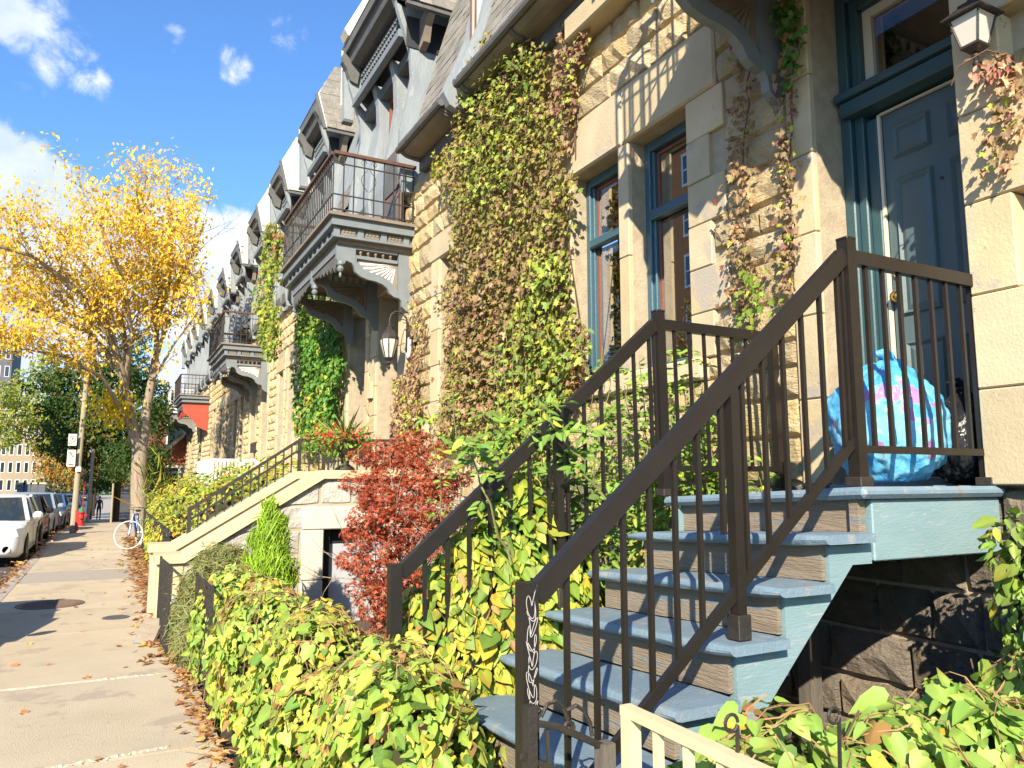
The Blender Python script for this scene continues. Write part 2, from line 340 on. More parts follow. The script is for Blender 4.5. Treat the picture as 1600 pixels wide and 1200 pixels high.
def cloud_mesh(name, tmpl, pos, nrm, tip, size, colr, m):
    V, Fs = T[tmpl]; x, y, z = basis(nrm, tip); n = len(pos); k = len(V)
    cu = rng.uniform(.2, 3.2, (n, 1, 1))*rng.choice([1, 1, 1, -1], (n, 1, 1)); wd = rng.uniform(.7, 1.12, (n, 1, 1))
    P = pos[:, None, :]+size[:, None, None]*(V[None, :, 0:1]*wd*x[:, None]+V[None, :, 1:2]*y[:, None]+V[None, :, 2:3]*cu*z[:, None])
    P = P.reshape(-1, 3); me = bpy.data.meshes.new(name)
    lens = np.array([len(f) for f in Fs]); flat = np.concatenate([np.array(f) for f in Fs])
    loops = (np.arange(n)[:, None]*k+flat[None]).ravel(); tot = np.tile(lens, n)
    me.vertices.add(len(P)); me.vertices.foreach_set('co', P.ravel()); me.loops.add(len(loops)); me.loops.foreach_set('vertex_index', loops)
    me.polygons.add(len(tot)); me.polygons.foreach_set('loop_start', np.concatenate([[0], np.cumsum(tot)[:-1]])); me.polygons.foreach_set('loop_total', tot)
    me.update(calc_edges=True)
    ca = me.color_attributes.new('Col', 'FLOAT_COLOR', 'POINT'); C = np.ones((n, k, 4)); ribs = np.where(np.abs(V[:, 0]) < .01, 1.22, .93); C[:, :, :3] = colr[:, None, :]*ribs[None, :, None]; tipb = rng.random(n) < .14; C[tipb, -1 if k < 5 else len(V)//2, :3] *= np.array([.9, .5, .5]); ca.data.foreach_set('color', C.ravel())
    me.materials.append(m); return me
def pick(pal, n, pos=None):
    """palette: list of (weight, rgb); patches of like colour come from a low-frequency field"""
    ws = np.array([p[0] for p in pal], float); ws /= ws.sum(); cs = np.array([p[1] for p in pal]); cum = np.cumsum(ws)
    u = rng.random(n)
    if pos is not None:
        ph = np.sin(pos[:, 0]*3.1+pos[:, 2]*2.3+1.3)+np.sin(pos[:, 1]*2.7-pos[:, 2]*3.7)+np.sin(pos[:, 1]*6.1+pos[:, 0]*5.3+pos[:, 2]*4.9)
        u = np.clip(.5*u+.5*(ph/6+.5)+rng.normal(0, .12, n), 0, .9999)
    c = cs[np.searchsorted(cum, u)]
    return c*rng.uniform(.8, 1.2, (n, 1))*rng.uniform(.93, 1.07, (n, 3))
PROTO = {}
def protos(tmpl, pal, key, n=22):
    if key not in PROTO:
        L_ = []
        for i in range(n):
            c = pick(pal, 1); L_.append(cloud_mesh('leaf', tmpl, np.zeros((1, 3)), np.array([[0, 0, 1.]]), np.array([[0, 1., 0]]), np.ones(1), c, M['leaf']))
        PROTO[key] = L_
    return PROTO[key]
def foliage(parent, tmpl, pal, pos, nrm, tip, size, key=None, parts=0, m=None, name='foliage'):
    """joined leaf mass, with the 'parts' leaves nearest the camera as leaf objects of their own"""
    pos = np.asarray(pos, float); n = len(pos); off = np.array(wloc(parent)); m = m or M['leaf']
    order = np.argsort(np.linalg.norm(pos-np.array([0, 0, EYE]), axis=1)-rng.random(n)*.8-size*2)
    sel = order[:parts]; rest = order[parts:]
    if len(rest):
        me = cloud_mesh(name, tmpl, pos[rest]-off, nrm[rest], tip[rest], size[rest], pick(pal, len(rest), pos[rest]), m)
        link(name, me, parent, 'stuff')
    if parts:
        pr = protos(tmpl, pal, key or tmpl); x, y, z = basis(nrm[sel], tip[sel])
        for i, j in enumerate(sel):
            o = bpy.data.objects.new('leaf', pr[random.randrange(len(pr))]); COL.objects.link(o); o.parent = parent
            s = size[j]; mt = Matrix(((x[i][0]*s, y[i][0]*s, z[i][0]*s, pos[j][0]-off[0]), (x[i][1]*s, y[i][1]*s, z[i][1]*s, pos[j][1]-off[1]), (x[i][2]*s, y[i][2]*s, z[i][2]*s, pos[j][2]-off[2]), (0, 0, 0, 1)))
            o.matrix_local = mt
def rvec(n): 
    v = rng.normal(0, 1, (n, 3)); return v/np.linalg.norm(v, axis=1, keepdims=True)
def shell(blobs, n, lo=.72, hi=1.04, jit=.6, face=None):
    """points in the outer layer of overlapping ellipsoids (cx,cy,cz,rx,ry,rz), outward normals"""
    B = np.array(blobs, float); area = (B[:, 3]*B[:, 4]+B[:, 4]*B[:, 5]+B[:, 3]*B[:, 5]); k = rng.choice(len(B), int(n*1.9), p=area/area.sum())
    d = rvec(len(k)); r = rng.uniform(lo, hi, (len(k), 1)); b = B[k]; p = b[:, :3]+d*r*b[:, 3:]
    inside = np.zeros(len(k), bool)
    for q in B: inside |= (((p-q[:3])/(q[3:]*.7))**2).sum(1) < 1
    p = p[~inside]; d = d[~inside]; b = b[~inside]; nr = d/b[:, 3:]; nr /= np.linalg.norm(nr, axis=1, keepdims=True)
    p = p[:n]; nr = nr[:n]+rvec(len(p[:n]))*jit
    return p, nr
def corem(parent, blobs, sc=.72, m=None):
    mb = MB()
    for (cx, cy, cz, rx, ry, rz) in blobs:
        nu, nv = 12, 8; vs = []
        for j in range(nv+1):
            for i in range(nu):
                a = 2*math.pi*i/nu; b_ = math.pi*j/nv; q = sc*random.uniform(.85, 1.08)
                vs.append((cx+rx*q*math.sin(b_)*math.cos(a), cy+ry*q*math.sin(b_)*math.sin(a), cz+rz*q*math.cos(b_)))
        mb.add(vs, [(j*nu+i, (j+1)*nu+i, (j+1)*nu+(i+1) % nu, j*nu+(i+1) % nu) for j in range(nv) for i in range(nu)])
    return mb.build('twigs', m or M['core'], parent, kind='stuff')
DOWN = np.array([0, 0, -1.0])
def tips(n, base=DOWN, j=.7): return base[None]*1.0+rvec(n)*j

G1, G2, G3 = (.15, .25, .035), (.22, .32, .045), (.10, .19, .03)
YL, YG, BR, DR, RD = (.55, .42, .05), (.36, .40, .05), (.31, .18, .065), (.19, .11, .055), (.30, .05, .03)
FRESH = [(4, (.20, .34, .06)), (4, (.29, .43, .08)), (2, (.37, .47, .10)), (.5, YL), (.35, BR), (1.6, (.13, .23, .045))]
PAL = dict(
 bind=[(2.6, (.17, .28, .05)), (4.4, (.27, .38, .06)), (3.6, (.40, .45, .07)), (.8, YL), (1.5, BR), (2, (.12, .21, .04))],
 ivy=[(3.4, (.23, .14, .075)), (3.6, (.33, .235, .10)), (2.4, (.34, .31, .08)), (2.4, (.42, .42, .07)), (1.2, (.20, .26, .05)), (1.2, (.26, .12, .07)), (1.8, (.44, .28, .11))],
 ivydry=[(3, (.28, .18, .09)), (3, (.36, .24, .12)), (1.2, (.25, .11, .08)), (1.2, YG), (2, (.38, .29, .13))],
 ivygreen=[(2, (.06, .15, .02)), (4, (.08, .22, .03)), (2, G1), (2, YG), (1, BR)],
 rose=[(3, G1), (4, (.19, .30, .05)), (3, (.27, .36, .06)), (.8, YL), (.4, BR)],
 maple=[(3, (.38, .07, .03)), (3, (.46, .105, .042)), (1.5, (.27, .05, .03)), (1.6, (.54, .20, .09))],
 cedar=[(3, (.20, .34, .02)), (3, (.30, .46, .03)), (1, (.12, .22, .02))],
 feather=[(3, (.22, .26, .09)), (3, (.28, .29, .10)), (1, (.36, .32, .08)), (1, (.14, .19, .07))],
 hedge=[(3, G1), (3, (.24, .31, .03)), (3, (.38, .38, .04)), (1.6, (.50, .27, .05)), (1, BR)],
 ytree=[(4, (.92, .70, .06)), (2.4, (.88, .56, .06)), (1.0, (.78, .44, .09)), (3.0, (.86, .78, .08)), (.4, (.5, .28, .1))],
 dtree=[(3, (.035, .08, .015)), (3, (.06, .125, .02)), (1, (.18, .22, .03)), (.8, (.30, .17, .04))],
 gtree=[(3, (.25, .34, .05)), (3, (.36, .43, .07)), (1.5, (.50, .42, .06)), (1, (.42, .24, .05))],
 otree=[(3, (.46, .28, .04)), (2, (.40, .20, .04)), (2, (.30, .30, .05)), (1, (.13, .18, .03))],
 fallen=[(3, (.50, .25, .10)), (2, (.58, .36, .15)), (2, (.36, .16, .07)), (1, (.60, .45, .12))],
)

# ================================================================== THE SETTING
_gy = [-60, 28, 38, 55, 72, 100, 150, 230, 420, 1500]; _gz = [0, 0, -.22, -.85, -1.45, -1.7, -1.3, -.6, 1.0, 4]
def gz(y): return float(np.interp(y, _gy, _gz))
def strip(x0, x1, ys, dz, thick=.0, nx=1):
    mb = MB(); xs = [x0+(x1-x0)*i/nx for i in range(nx+1)]
    vs = [(x, y, gz(y)+dz) for y in ys for x in xs]; k = nx+1
    fs = [(j*k+i, j*k+i+1, (j+1)*k+i+1, (j+1)*k+i) for j in range(len(ys)-1) for i in range(nx)]
    mb.add(vs, fs)
    if thick:
        for xx in (x0, x1):
            vs = [(xx, y, gz(y)+dz) for y in ys]+[(xx, y, gz(y)+dz-thick) for y in ys]; n = len(ys)
            mb.add(vs, [(i, i+1, n+i+1, n+i) for i in range(n-1)])
    return mb
YS = [-30, 0, 10, 20, 28, 32, 38, 46, 55, 64, 72, 85, 100, 125, 150, 190, 230, 320, 420, 900, 1500]
struct(strip(-400, 400, YS, -.42, nx=4), 'ground', M['soil'])
struct(strip(-15.5, -1.42, YS[:-1], -.15), 'road', M['asphalt'])
struct(strip(.76, 60, YS, -.03), 'garden_ground', M['soil'])
struct(strip(-60, -15.5, YS[:-1], -.01, .3), 'far_pavement', M['kerb'])
kb = struct(strip(-1.42, -1.26, YS[:-2], .004, .2), 'kerb', M['kerb'])
sw = struct(strip(-1.26, .76, YS[:-2], -.035), 'pavement', M['patch'])
JY = [-3.5, -1.4, .9, 3.0, 5.55, 7.75, 10.2, 12.0, 15.3]
JY2 = [17.1, 19.3, 21.5, 23.6, 25.8, 28, 30.1, 32.2, 34.4, 36.6, 39, 41.5, 44, 47, 50, 53, 57, 61, 66, 72]
def slab(y0, y1, m, dz=0., g=.012):
    mb = MB(); nx = 6; xs = [-1.255+2.01*i/nx for i in range(nx+1)]
    ys = [y0+g, (y0+y1)/2, y1-g]; vs = [(x, y, gz(y)+dz+random.uniform(-.0015, .0015)) for y in ys for x in xs]; k = nx+1
    mb.add(vs, [(j*k+i, j*k+i+1, (j+1)*k+i+1, (j+1)*k+i) for j in range(2) for i in range(nx)])
    for yy in (ys[0], ys[2]): mb.add([(-1.255, yy, gz(yy)+dz), (.755, yy, gz(yy)+dz), (.755, yy, gz(yy)-.04), (-1.255, yy, gz(yy)-.04)], [(0, 1, 2, 3)])
    return mb.build('paving_slab', m, sw)
for a, b in zip(JY[:-1], JY[1:]): slab(a, b, M['concrete'])
slab(15.3, 17.1, M['patch'], -.004)
for a, b in zip(JY2[:-1], JY2[1:]): slab(a, b, M['concrete'])
# ragged mortar seams standing in the joints
def seam(y, x0, x1, wd):
    mb = MB(); n = 60; vs = []; sk = random.uniform(-.05, .12)
    for i in range(n+1):
        x = x0+(x1-x0)*i/n; c = y+(x-x0)*sk+random.uniform(-.012, .012); h = .004+random.random()*.008
        ww = wd*(.35+random.random()*.9)
        vs += [(x, c-ww, -.001), (x, c+random.uniform(-.4, .4)*ww, h), (x, c+ww, -.001)]
    mb.add(vs, [(i*3+j, (i+1)*3+j, (i+1)*3+j+1, i*3+j+1) for i in range(n) for j in range(2)])
    return mb.build('joint_seam', M.get('seam') or mat('pale_joint_filler', (.56, .48, .36), (.46, .39, .29), 20, .95, .5, 60), sw)
seam(5.50, -.75, .45, .035); seam(7.72, -.95, .5, .025); seam(17.05, -.2, .6, .03)
mh = thing('manhole_cover', (-.62, 12.6, 0), 'round rusty manhole cover set in the pavement', 'manhole cover')
one('cover', M['rust'], mh, lambda b: b.lathe([(.42, .002), (.42, .010), (.36, .013), (.34, .007), (.02, .007)], (-.62, 12.6, 0), 36))
for i in range(-4, 5):
    hw = math.sqrt(max(0, .33**2-(i*.075)**2)); bx('rib', M['rust'], mh, (-.62-hw, 12.6+i*.075-.014, .004), (-.62+hw, 12.6+i*.075+.014, .014), .003)
vb = thing('valve_cover', (.18, 11.05, 0), 'small dark valve cap in the pavement in front of the manhole', 'cover')
one('cap', M['asphalt'], vb, lambda b: b.lathe([(.16, .002), (.15, .008), (.13, .006), (.01, .006)], (.18, 11.05, 0), 20))

# ================================================================== THE HOUSES
ROCK = []
def rockmesh(m, n=14, name='stone'):
    out = []
    us = [0, .04, .26, .5, .74, .96, 1]; vs_ = [0, .09, .5, .91, 1]
    for q in range(n):
        P = []
        for j, v in enumerate(vs_):
            for i, u in enumerate(us):
                edge = i in (0, 6) or j in (0, 4)
                ring = i in (1, 5) or j in (1, 3)
                x = .012 if edge else (-.022-random.random()*.028 if ring else -.036-random.random()*.046)
                uu = u+(0 if i in (0, 6) else random.uniform(-.025, .025)*(1 if ring else 2)); vv = v+(0 if j in (0, 4) else random.uniform(-.03, .03)*(1 if ring else 2.4))
                P.append((x, uu, vv))
        me = bpy.data.meshes.new(name); Fs = [(j*7+i, j*7+i+1, (j+1)*7+i+1, (j+1)*7+i) for j in range(4) for i in range(6)]
        me.from_pydata(P, [], Fs); me.materials.append(m); me.update(); out.append(me)
    return out
ROCK = rockmesh(M['rock']); WROCK = rockmesh(M['white_rock']); FROCK = rockmesh(M['foundation'])
def subtract(ivs, a, b):
    out = []
    for p, q in ivs:
        if b <= p or a >= q: out.append((p, q)); continue
        if a > p: out.append((p, a))
        if b < q: out.append((b, q))
    return out
def courses(y0, y1, levels, excl, wmin=.28, wmax=.68, h=.27):
    rects = []
    for za, zb in zip(levels[:-1], levels[1:]):
        k = max(1, round((zb-za)/h)); ws = [random.uniform(.8, 1.25) for _ in range(k)]; t = sum(ws); z = za
        for wv in ws:
            z2 = z+(zb-za)*wv/t; ivs = [(y0, y1)]
            for (a, b, c, d) in excl:
                if c < z2-.03 and d > z+.03: ivs = subtract(ivs, a, b)
            for p, q in ivs:
                y = p
                while y < q-.02:
                    l = random.uniform(wmin, wmax)
                    if q-y-l < wmin*.7: l = q-y
                    l = min(l, q-y); rects.append((y, y+l, z, z2)); y += l
            z = z2
    return rects
def lay(parent, rects, X=4.235, protos_=None, nparts=290, name='stone', dep=1.):
    protos_ = protos_ or ROCK; rects = sorted(rects, key=lambda r: r[0]*r[0]+16*r[2]*.2)
    off = wloc(parent); g = .006
    for (a, b, c, d) in rects[:nparts]:
        o = bpy.data.objects.new(name, random.choice(FROCK if d < 1.7 and protos_ is ROCK and b < 9.5 else protos_)); COL.objects.link(o); o.parent = parent
        o.location = Vector((X, a+g, c+g))-off; o.scale = (random.uniform(.8, 1.25)*dep, b-a-2*g, d-c-2*g)
    if rects[nparts:]:
        mb = MB()
        for (a, b, c, d) in rects[nparts:]:
            me = random.choice(protos_); mb.add([(X+v.co.x, a+g+v.co.y*(b-a-2*g), c+g+v.co.z*(d-c-2*g)) for v in me.vertices], [tuple(p.vertices) for p in me.polygons])
        mb.build('stonework', protos_[0].materials[0], parent, kind='stuff')
def backing(parent, y0, y1, z0, z1, op, X0=4.24, X1=4.60, m=None):
    ys = sorted({y0, y1, *[v for o in op for v in o[:2] if y0 < v < y1]}); mb = MB()
    for a, b in zip(ys[:-1], ys[1:]):
        ivs = [(z0, z1)]
        for o in op:
            if o[0] < b-.001 and o[1] > a+.001: ivs = subtract(ivs, o[2], o[3])
        for p, q in ivs: mb.box((X0, a, p), (X1, b, q))
    mb.build('wall', m or M['mortar'], parent)
def blocks(parent, y0, y1, z0, z1, hs=.52, X0=4.195, X1=4.26, alt=None, name='dressed_block', m=None):
    """a column of dressed blocks; alt = (side, extra) makes every other one longer (quoins)"""
    n = max(1, round((z1-z0)/hs)); r = []
    for i in range(n):
        a = z0+(z1-z0)*i/n; b = z0+(z1-z0)*(i+1)/n; ya, yb = y0, y1
        if alt and i % 2:
            if alt[0] < 0: ya -= alt[1]
            else: yb += alt[1]
        bx(name, m or M['ashlar'], parent, (X0+random.uniform(-.003, .003), ya+.003, a+.003), (X1, yb-.003, b-.003), .008); r.append((ya, yb, a, b))
    return r

SLATE = []
def _slates(m, name='slate'):
    out = []
    for q in range(5):
        b = MB(); t = .014
        j = [random.uniform(-.02, .02) for _ in range(4)]
        b.add([(0, .01, 0), (0, .99, 0), (0, 1+j[0]*.3, 1), (0, j[1]*.3, 1), (-t, .015, 0+abs(j[2])), (-t, .985, 0+abs(j[3])), (-t*.6, 1+j[0]*.3, 1), (-t*.6, j[1]*.3, 1)], [(4, 5, 6, 7), (0, 4, 7, 3), (5, 1, 2, 6), (0, 1, 5, 4)])
        me = bpy.data.meshes.new(name); me.from_pydata([Vector(p) for p in b.v], [], b.f); me.materials.append(m); out.append(me)
    return out
SL = _slates(M['slate']); WSL = _slates(M['whiteslate'])
def slates(parent, P00, P10, P11, P01, rows, cols, joined=False, pr=None, clip=True):
    """tile the quad (bottom-left, bottom-right, top-right, top-left) with slates; left->right is the row direction"""
    pr = pr or SL; P00, P10, P11, P01 = map(Vector, (P00, P10, P11, P01)); off = wloc(parent); mb = MB()
    for r in range(rows):
        v0, v1 = r/rows, (r+1.25)/rows; L0 = P00.lerp(P01, v0); R0 = P10.lerp(P11, v0); L1 = P00.lerp(P01, min(v1, 1)); R1 = P10.lerp(P11, min(v1, 1))
        n = max(1, round(cols*((R0-L0).length/(P10-P00).length))); sh = .5 if r % 2 else 0
        for c in range(n+(1 if sh else 0)):
            u0 = max(0, (c-sh)/n); u1 = min(1, (c+1-sh)/n)
            if u1-u0 < .01: continue
            a = L0.lerp(R0, u0); b = L0.lerp(R0, u1); tp = L1.lerp(R1, u0)
            yv = b-a; zv = tp-a; nx = zv.cross(yv).normalized()
            if nx.x > 0 or (abs(nx.x) < .2 and nx.y > 0): nx = -nx
            xv = -nx  # local -x is outward
            a = a+nx*.012*(1+random.random()*.6)
            me = random.choice(pr); zz = zv*random.uniform(.97, 1.0)
            if joined: mb.add([a+xv*v.co.x+yv*v.co.y+zz*v.co.z for v in me.vertices], [tuple(p.vertices) for p in me.polygons])
            else:
                o = bpy.data.objects.new('slate', me); COL.objects.link(o); o.parent = parent; p = a-off
                o.matrix_local = Matrix(((xv.x, yv.x, zz.x, p.x), (xv.y, yv.y, zz.y, p.y), (xv.z, yv.z, zz.z, p.z), (0, 0, 0, 1)))
    if joined: mb.build('slate_courses', pr[0].materials[0], parent, kind='stuff')

def mansard(parent, y0, y1, joined=False, X0=3.76, z0=6.97, pr=None, rows=(2, 12), top=9.7):
    rt = part('mansard_slope', parent, (4.2, y0, z0))
    prof = [(X0, z0), (X0+.3, z0+.38), (4.72, top)]
    one('roof_board', M['gwood'], rt, lambda b: b.prism([(X0+.03, z0-.02), (X0+.33, z0+.36), (4.75, top), (5.2, top), (4.6, z0-.02)], y0+.01, y1-.01))
    c = max(2, round((y1-y0)/.24))
    slates(rt, (prof[0][0], y0, prof[0][1]), (prof[0][0], y1, prof[0][1]), (prof[1][0], y1, prof[1][1]), (prof[1][0], y0, prof[1][1]), rows[0], c, joined, pr)
    slates(rt, (prof[1][0], y0, prof[1][1]), (prof[1][0], y1, prof[1][1]), (prof[2][0], y1, prof[2][1]), (prof[2][0], y0, prof[2][1]), rows[1], c, joined, pr)
    e = part('eave', parent, (4.2, y0, z0))
    one('eave_roll', M['gwood'], e, lambda b: b.tube([(X0+.0, y0-.04, z0-.06), (X0, y1+.04, z0-.06)], .055, 8))
    one('cove', M['soffit'], e, lambda b: b.prism([(X0+.03, z0-.08), (X0+.03, z0-.12), (X0+.10, z0-.16), (X0+.20, z0-.175), (4.25, z0-.175), (4.25, z0-.08)], y0+.02, y1-.02))
    for i in range(max(1, round((y1-y0)/1.5))+1):
        yy = y0+.08+(y1-y0-.16)*i/max(1, round((y1-y0)/1.5))
        one('eave_bracket', M['gwood'], e, lambda b: b.prism([(X0+.02, z0-.09), (X0+.01, z0-.14), (X0+.10, z0-.19), (X0+.22, z0-.21), (4.22, z0-.23), (4.22, z0-.09)], yy-.035, yy+.035))
    bx('eave_board', M['gwood'], e, (4.10, y0+.01, z0-.36), (4.23, y1-.01, z0-.178))
    return rt
CHK = [(4.02, 6.45), (3.93, 7.0), (3.95, 7.5), (4.05, 8.0), (4.13, 8.5), (4.10, 8.95), (3.98, 9.3), (3.86, 9.65), (3.80, 10.0), (3.80, 10.2)]
CHKM = [(4.05, 6.45), (4.0, 6.9), (4.03, 7.4), (4.12, 7.9), (4.19, 8.4), (4.17, 8.9), (4.08, 9.25)]
def hood(parent, y0, y1, joined=False, white=False, deep=5.5):
    """slate-hung jerkin-head canopy over a dormer"""
    h = part('hood', parent, (4.2, (y0+y1)/2, 10))
    A1, A2, B1, B2 = (3.72, y0+.42, 10.5), (3.72, y1-.42, 10.5), (4.12, y0+.6, 11.32), (4.12, y1-.6, 11.32)
    C1, C2, D1, D2 = (3.84, y0, 9.52), (deep-.1, y0, 9.52), (3.84, y1, 9.52), (deep-.1, y1, 9.52)
    E1, E2 = (deep+.1, y0+.6, 11.32), (deep+.1, y1-.6, 11.32)
    t = .10
    def shell_(b):
        b.add([A1, A2, B2, B1], [(0, 1, 2, 3)]); b.add([C1, C2, E1, B1, A1], [(0, 1, 2, 3, 4)]); b.add([D1, D2, E2, B2, A2], [(4, 3, 2, 1, 0)]); b.add([B1, B2, E2, E1], [(0, 1, 2, 3)])
        i = lambda p: (p[0]+.12, p[1]+(.14 if p[1] < (y0+y1)/2 else -.14), p[2]-.02)
        b.add([i(A1), i(A2), i(B2), i(B1)], [(3, 2, 1, 0)]); b.add([i(C1), i(C2), i(E1), i(B1), i(A1)], [(4, 3, 2, 1, 0)]); b.add([i(D1), i(D2), i(E2), i(B2), i(A2)], [(0, 1, 2, 3, 4)])
        b.add([C1, C2, i(C2), i(C1)], [(0, 1, 2, 3)]); b.add([D1, D2, i(D2), i(D1)], [(3, 2, 1, 0)]); b.add([C1, A1, i(A1), i(C1)], [(0, 1, 2, 3)]); b.add([A1, A2, i(A2), i(A1)], [(0, 1, 2, 3)]); b.add([D1, A2, i(A2), i(D1)], [(0, 1, 2, 3)])
    one('canopy', M['pale'], h, shell_)
    pr = WSL if white else SL
    slates(h, (C2[0], C2[1]-.01, C2[2]), (C1[0], C1[1]-.01, C1[2]), (A1[0]+.02, A1[1]-.01, A1[2]), (deep, y0+.34, 10.5), 5, 7, joined, pr)
    slates(h, (deep, y0+.34, 10.5), (A1[0]+.02, A1[1]-.01, A1[2]), (B1[0], B1[1]-.01, B1[2]), (E1[0], E1[1]-.01, E1[2]), 4, 7, joined, pr)
    one('verge_board', M['gwood'], h, lambda b: (b.bar((C1[0]-.02, y0+.02, 9.50), (A1[0]-.02, A1[1]+.02, 10.48), .05, .10, (1, 0, 0)), b.bar((C1[0], y0+.03, 9.49), (C2[0], y0+.03, 9.49), .07, .08)))
    one('fascia', M['gwood'], h, lambda b: (b.box((3.74, y0+.5, 10.30), (3.80, y1-.5, 10.49)), b.prism([(3.80, 10.30), (3.86, 10.12), (4.0, 10.06), (4.3, 10.06), (4.3, 10.3)], y0+.52, y1-.52)))
    for yy in (y0+.55, y1-.62):
        one('hood_bracket', M['gwood'], h, lambda b: b.prism([(3.70, 10.3), (3.68, 10.12), (3.78, 9.98), (3.85, 9.75), (4.0, 9.7), (4.1, 10.3)], yy-.05, yy+.12))
    for xx in (4.25, 4.95):
        one('side_bracket', M['soffit'], h, lambda b: b.prism([(y0+.08, 9.56), (y0+.06, 9.44), (y0+.2, 9.3), (y0+.28, 9.05), (y0+.48, 8.98), (y0+.5, 9.56)], xx, xx+.12, 'X'))
    return h
def dormer(parent, y0, y1, joined=False, white=False, door=False):
    """y0..y1 is the hood; the cheeks stand half a metre in"""
    d = part('dormer', parent, (4.2, (y0+y1)/2, 8)); a, b_ = y0+.5, y1-.5; w_ = b_-a
    back = [(5.6, 10.2), (5.2, 6.45)]
    for yy in (a, b_-.10):
        one('cheek', M['gm'], d, lambda b: b.prism(CHK+back, yy, yy+.10))
    nm = 3 if w_ > 2.6 else 2
    for i in range(1, nm):
        yy = a+w_*i/nm; one('mullion', M['gm'], d, lambda b: b.prism(CHKM+[(4.5, 9.25), (4.5, 6.45)], yy-.09, yy+.09))
    one('dormer_front', M['gm'], d, lambda b: (b.prism([(4.10, 6.45), (4.05, 6.95), (4.08, 7.35), (4.18, 7.6), (4.6, 7.6), (4.6, 6.45)], a+.1, b_-.1), b.box((4.42, a+.1, 7.6), (4.5, b_-.1, 10.2))))
    for i in range(nm):
        u, v = a+w_*i/nm+.16, a+w_*(i+1)/nm-.16
        wd = one('sash', M['redwood'], d, lambda b: (b.box((4.36, u, 7.62), (4.415, u+.07, 8.95)), b.box((4.36, v-.07, 7.62), (4.415, v, 8.95)), b.box((4.36, u+.072, 8.88), (4.415, v-.072, 8.95)), b.box((4.36, u+.072, 8.25), (4.415, v-.072, 8.31))))
        bx('pane', M['darkpane'], d, (4.395, u+.072, 7.62), (4.400, v-.072, 8.248), .0005); bx('pane', M['darkpane'], d, (4.395, u+.072, 8.312), (4.400, v-.072, 8.878), .0005)
        bx('awning_board', M['gwood'], d, (4.18, u-.03, 8.97), (4.40, v+.03, 9.16))
    bx('lattice_rail', M['gside'], d, (3.92, a+.1, 9.22), (4.04, b_-.1, 9.36)); bx('lattice_panel', M['grille'], d, (4.10, a+.1, 9.37), (4.14, b_-.1, 10.04), .002)
    lat = MB(); n = int(w_/.13)
    for i in range(n):
        y = a+.14+(w_-.28)*(i+.5)/n
        for k in range(4):
            lat.box((4.07, y-.035, 9.42+k*.15), (4.098, y+.035, 9.49+k*.15))
    lat.build('fretwork', M['gside'], d)
    bx('painted_shade_board', M['grille'], d, (4.02, a-.022, 9.0), (5.3, a-.004, 9.56), .004)  # dark board added on the cheek to stand for the shade under the hood
    one('clad_post', M['gm'], d, lambda b: b.prism([(3.80, 9.0), (3.76, 10.1), (3.98, 10.1), (3.98, 9.0)], b_+.005, b_+.16)); bx('post_foot', M['gwood'], d, (3.78, b_+.005, 8.94), (3.99, b_+.18, 8.995))
    hood(d, y0, y1, joined, white)
    return d
def parapet(parent, y0, y1):
    one('party_parapet', M['gm'], parent, lambda b: b.prism([(4.12, 6.72), (3.84, 6.84), (3.74, 7.0), (3.88, 7.35), (4.1, 7.9), (4.22, 8.5), (4.2, 9.1), (4.05, 9.6), (4.0, 10.3), (5.6, 10.3), (5.2, 6.72)], y0, y1))

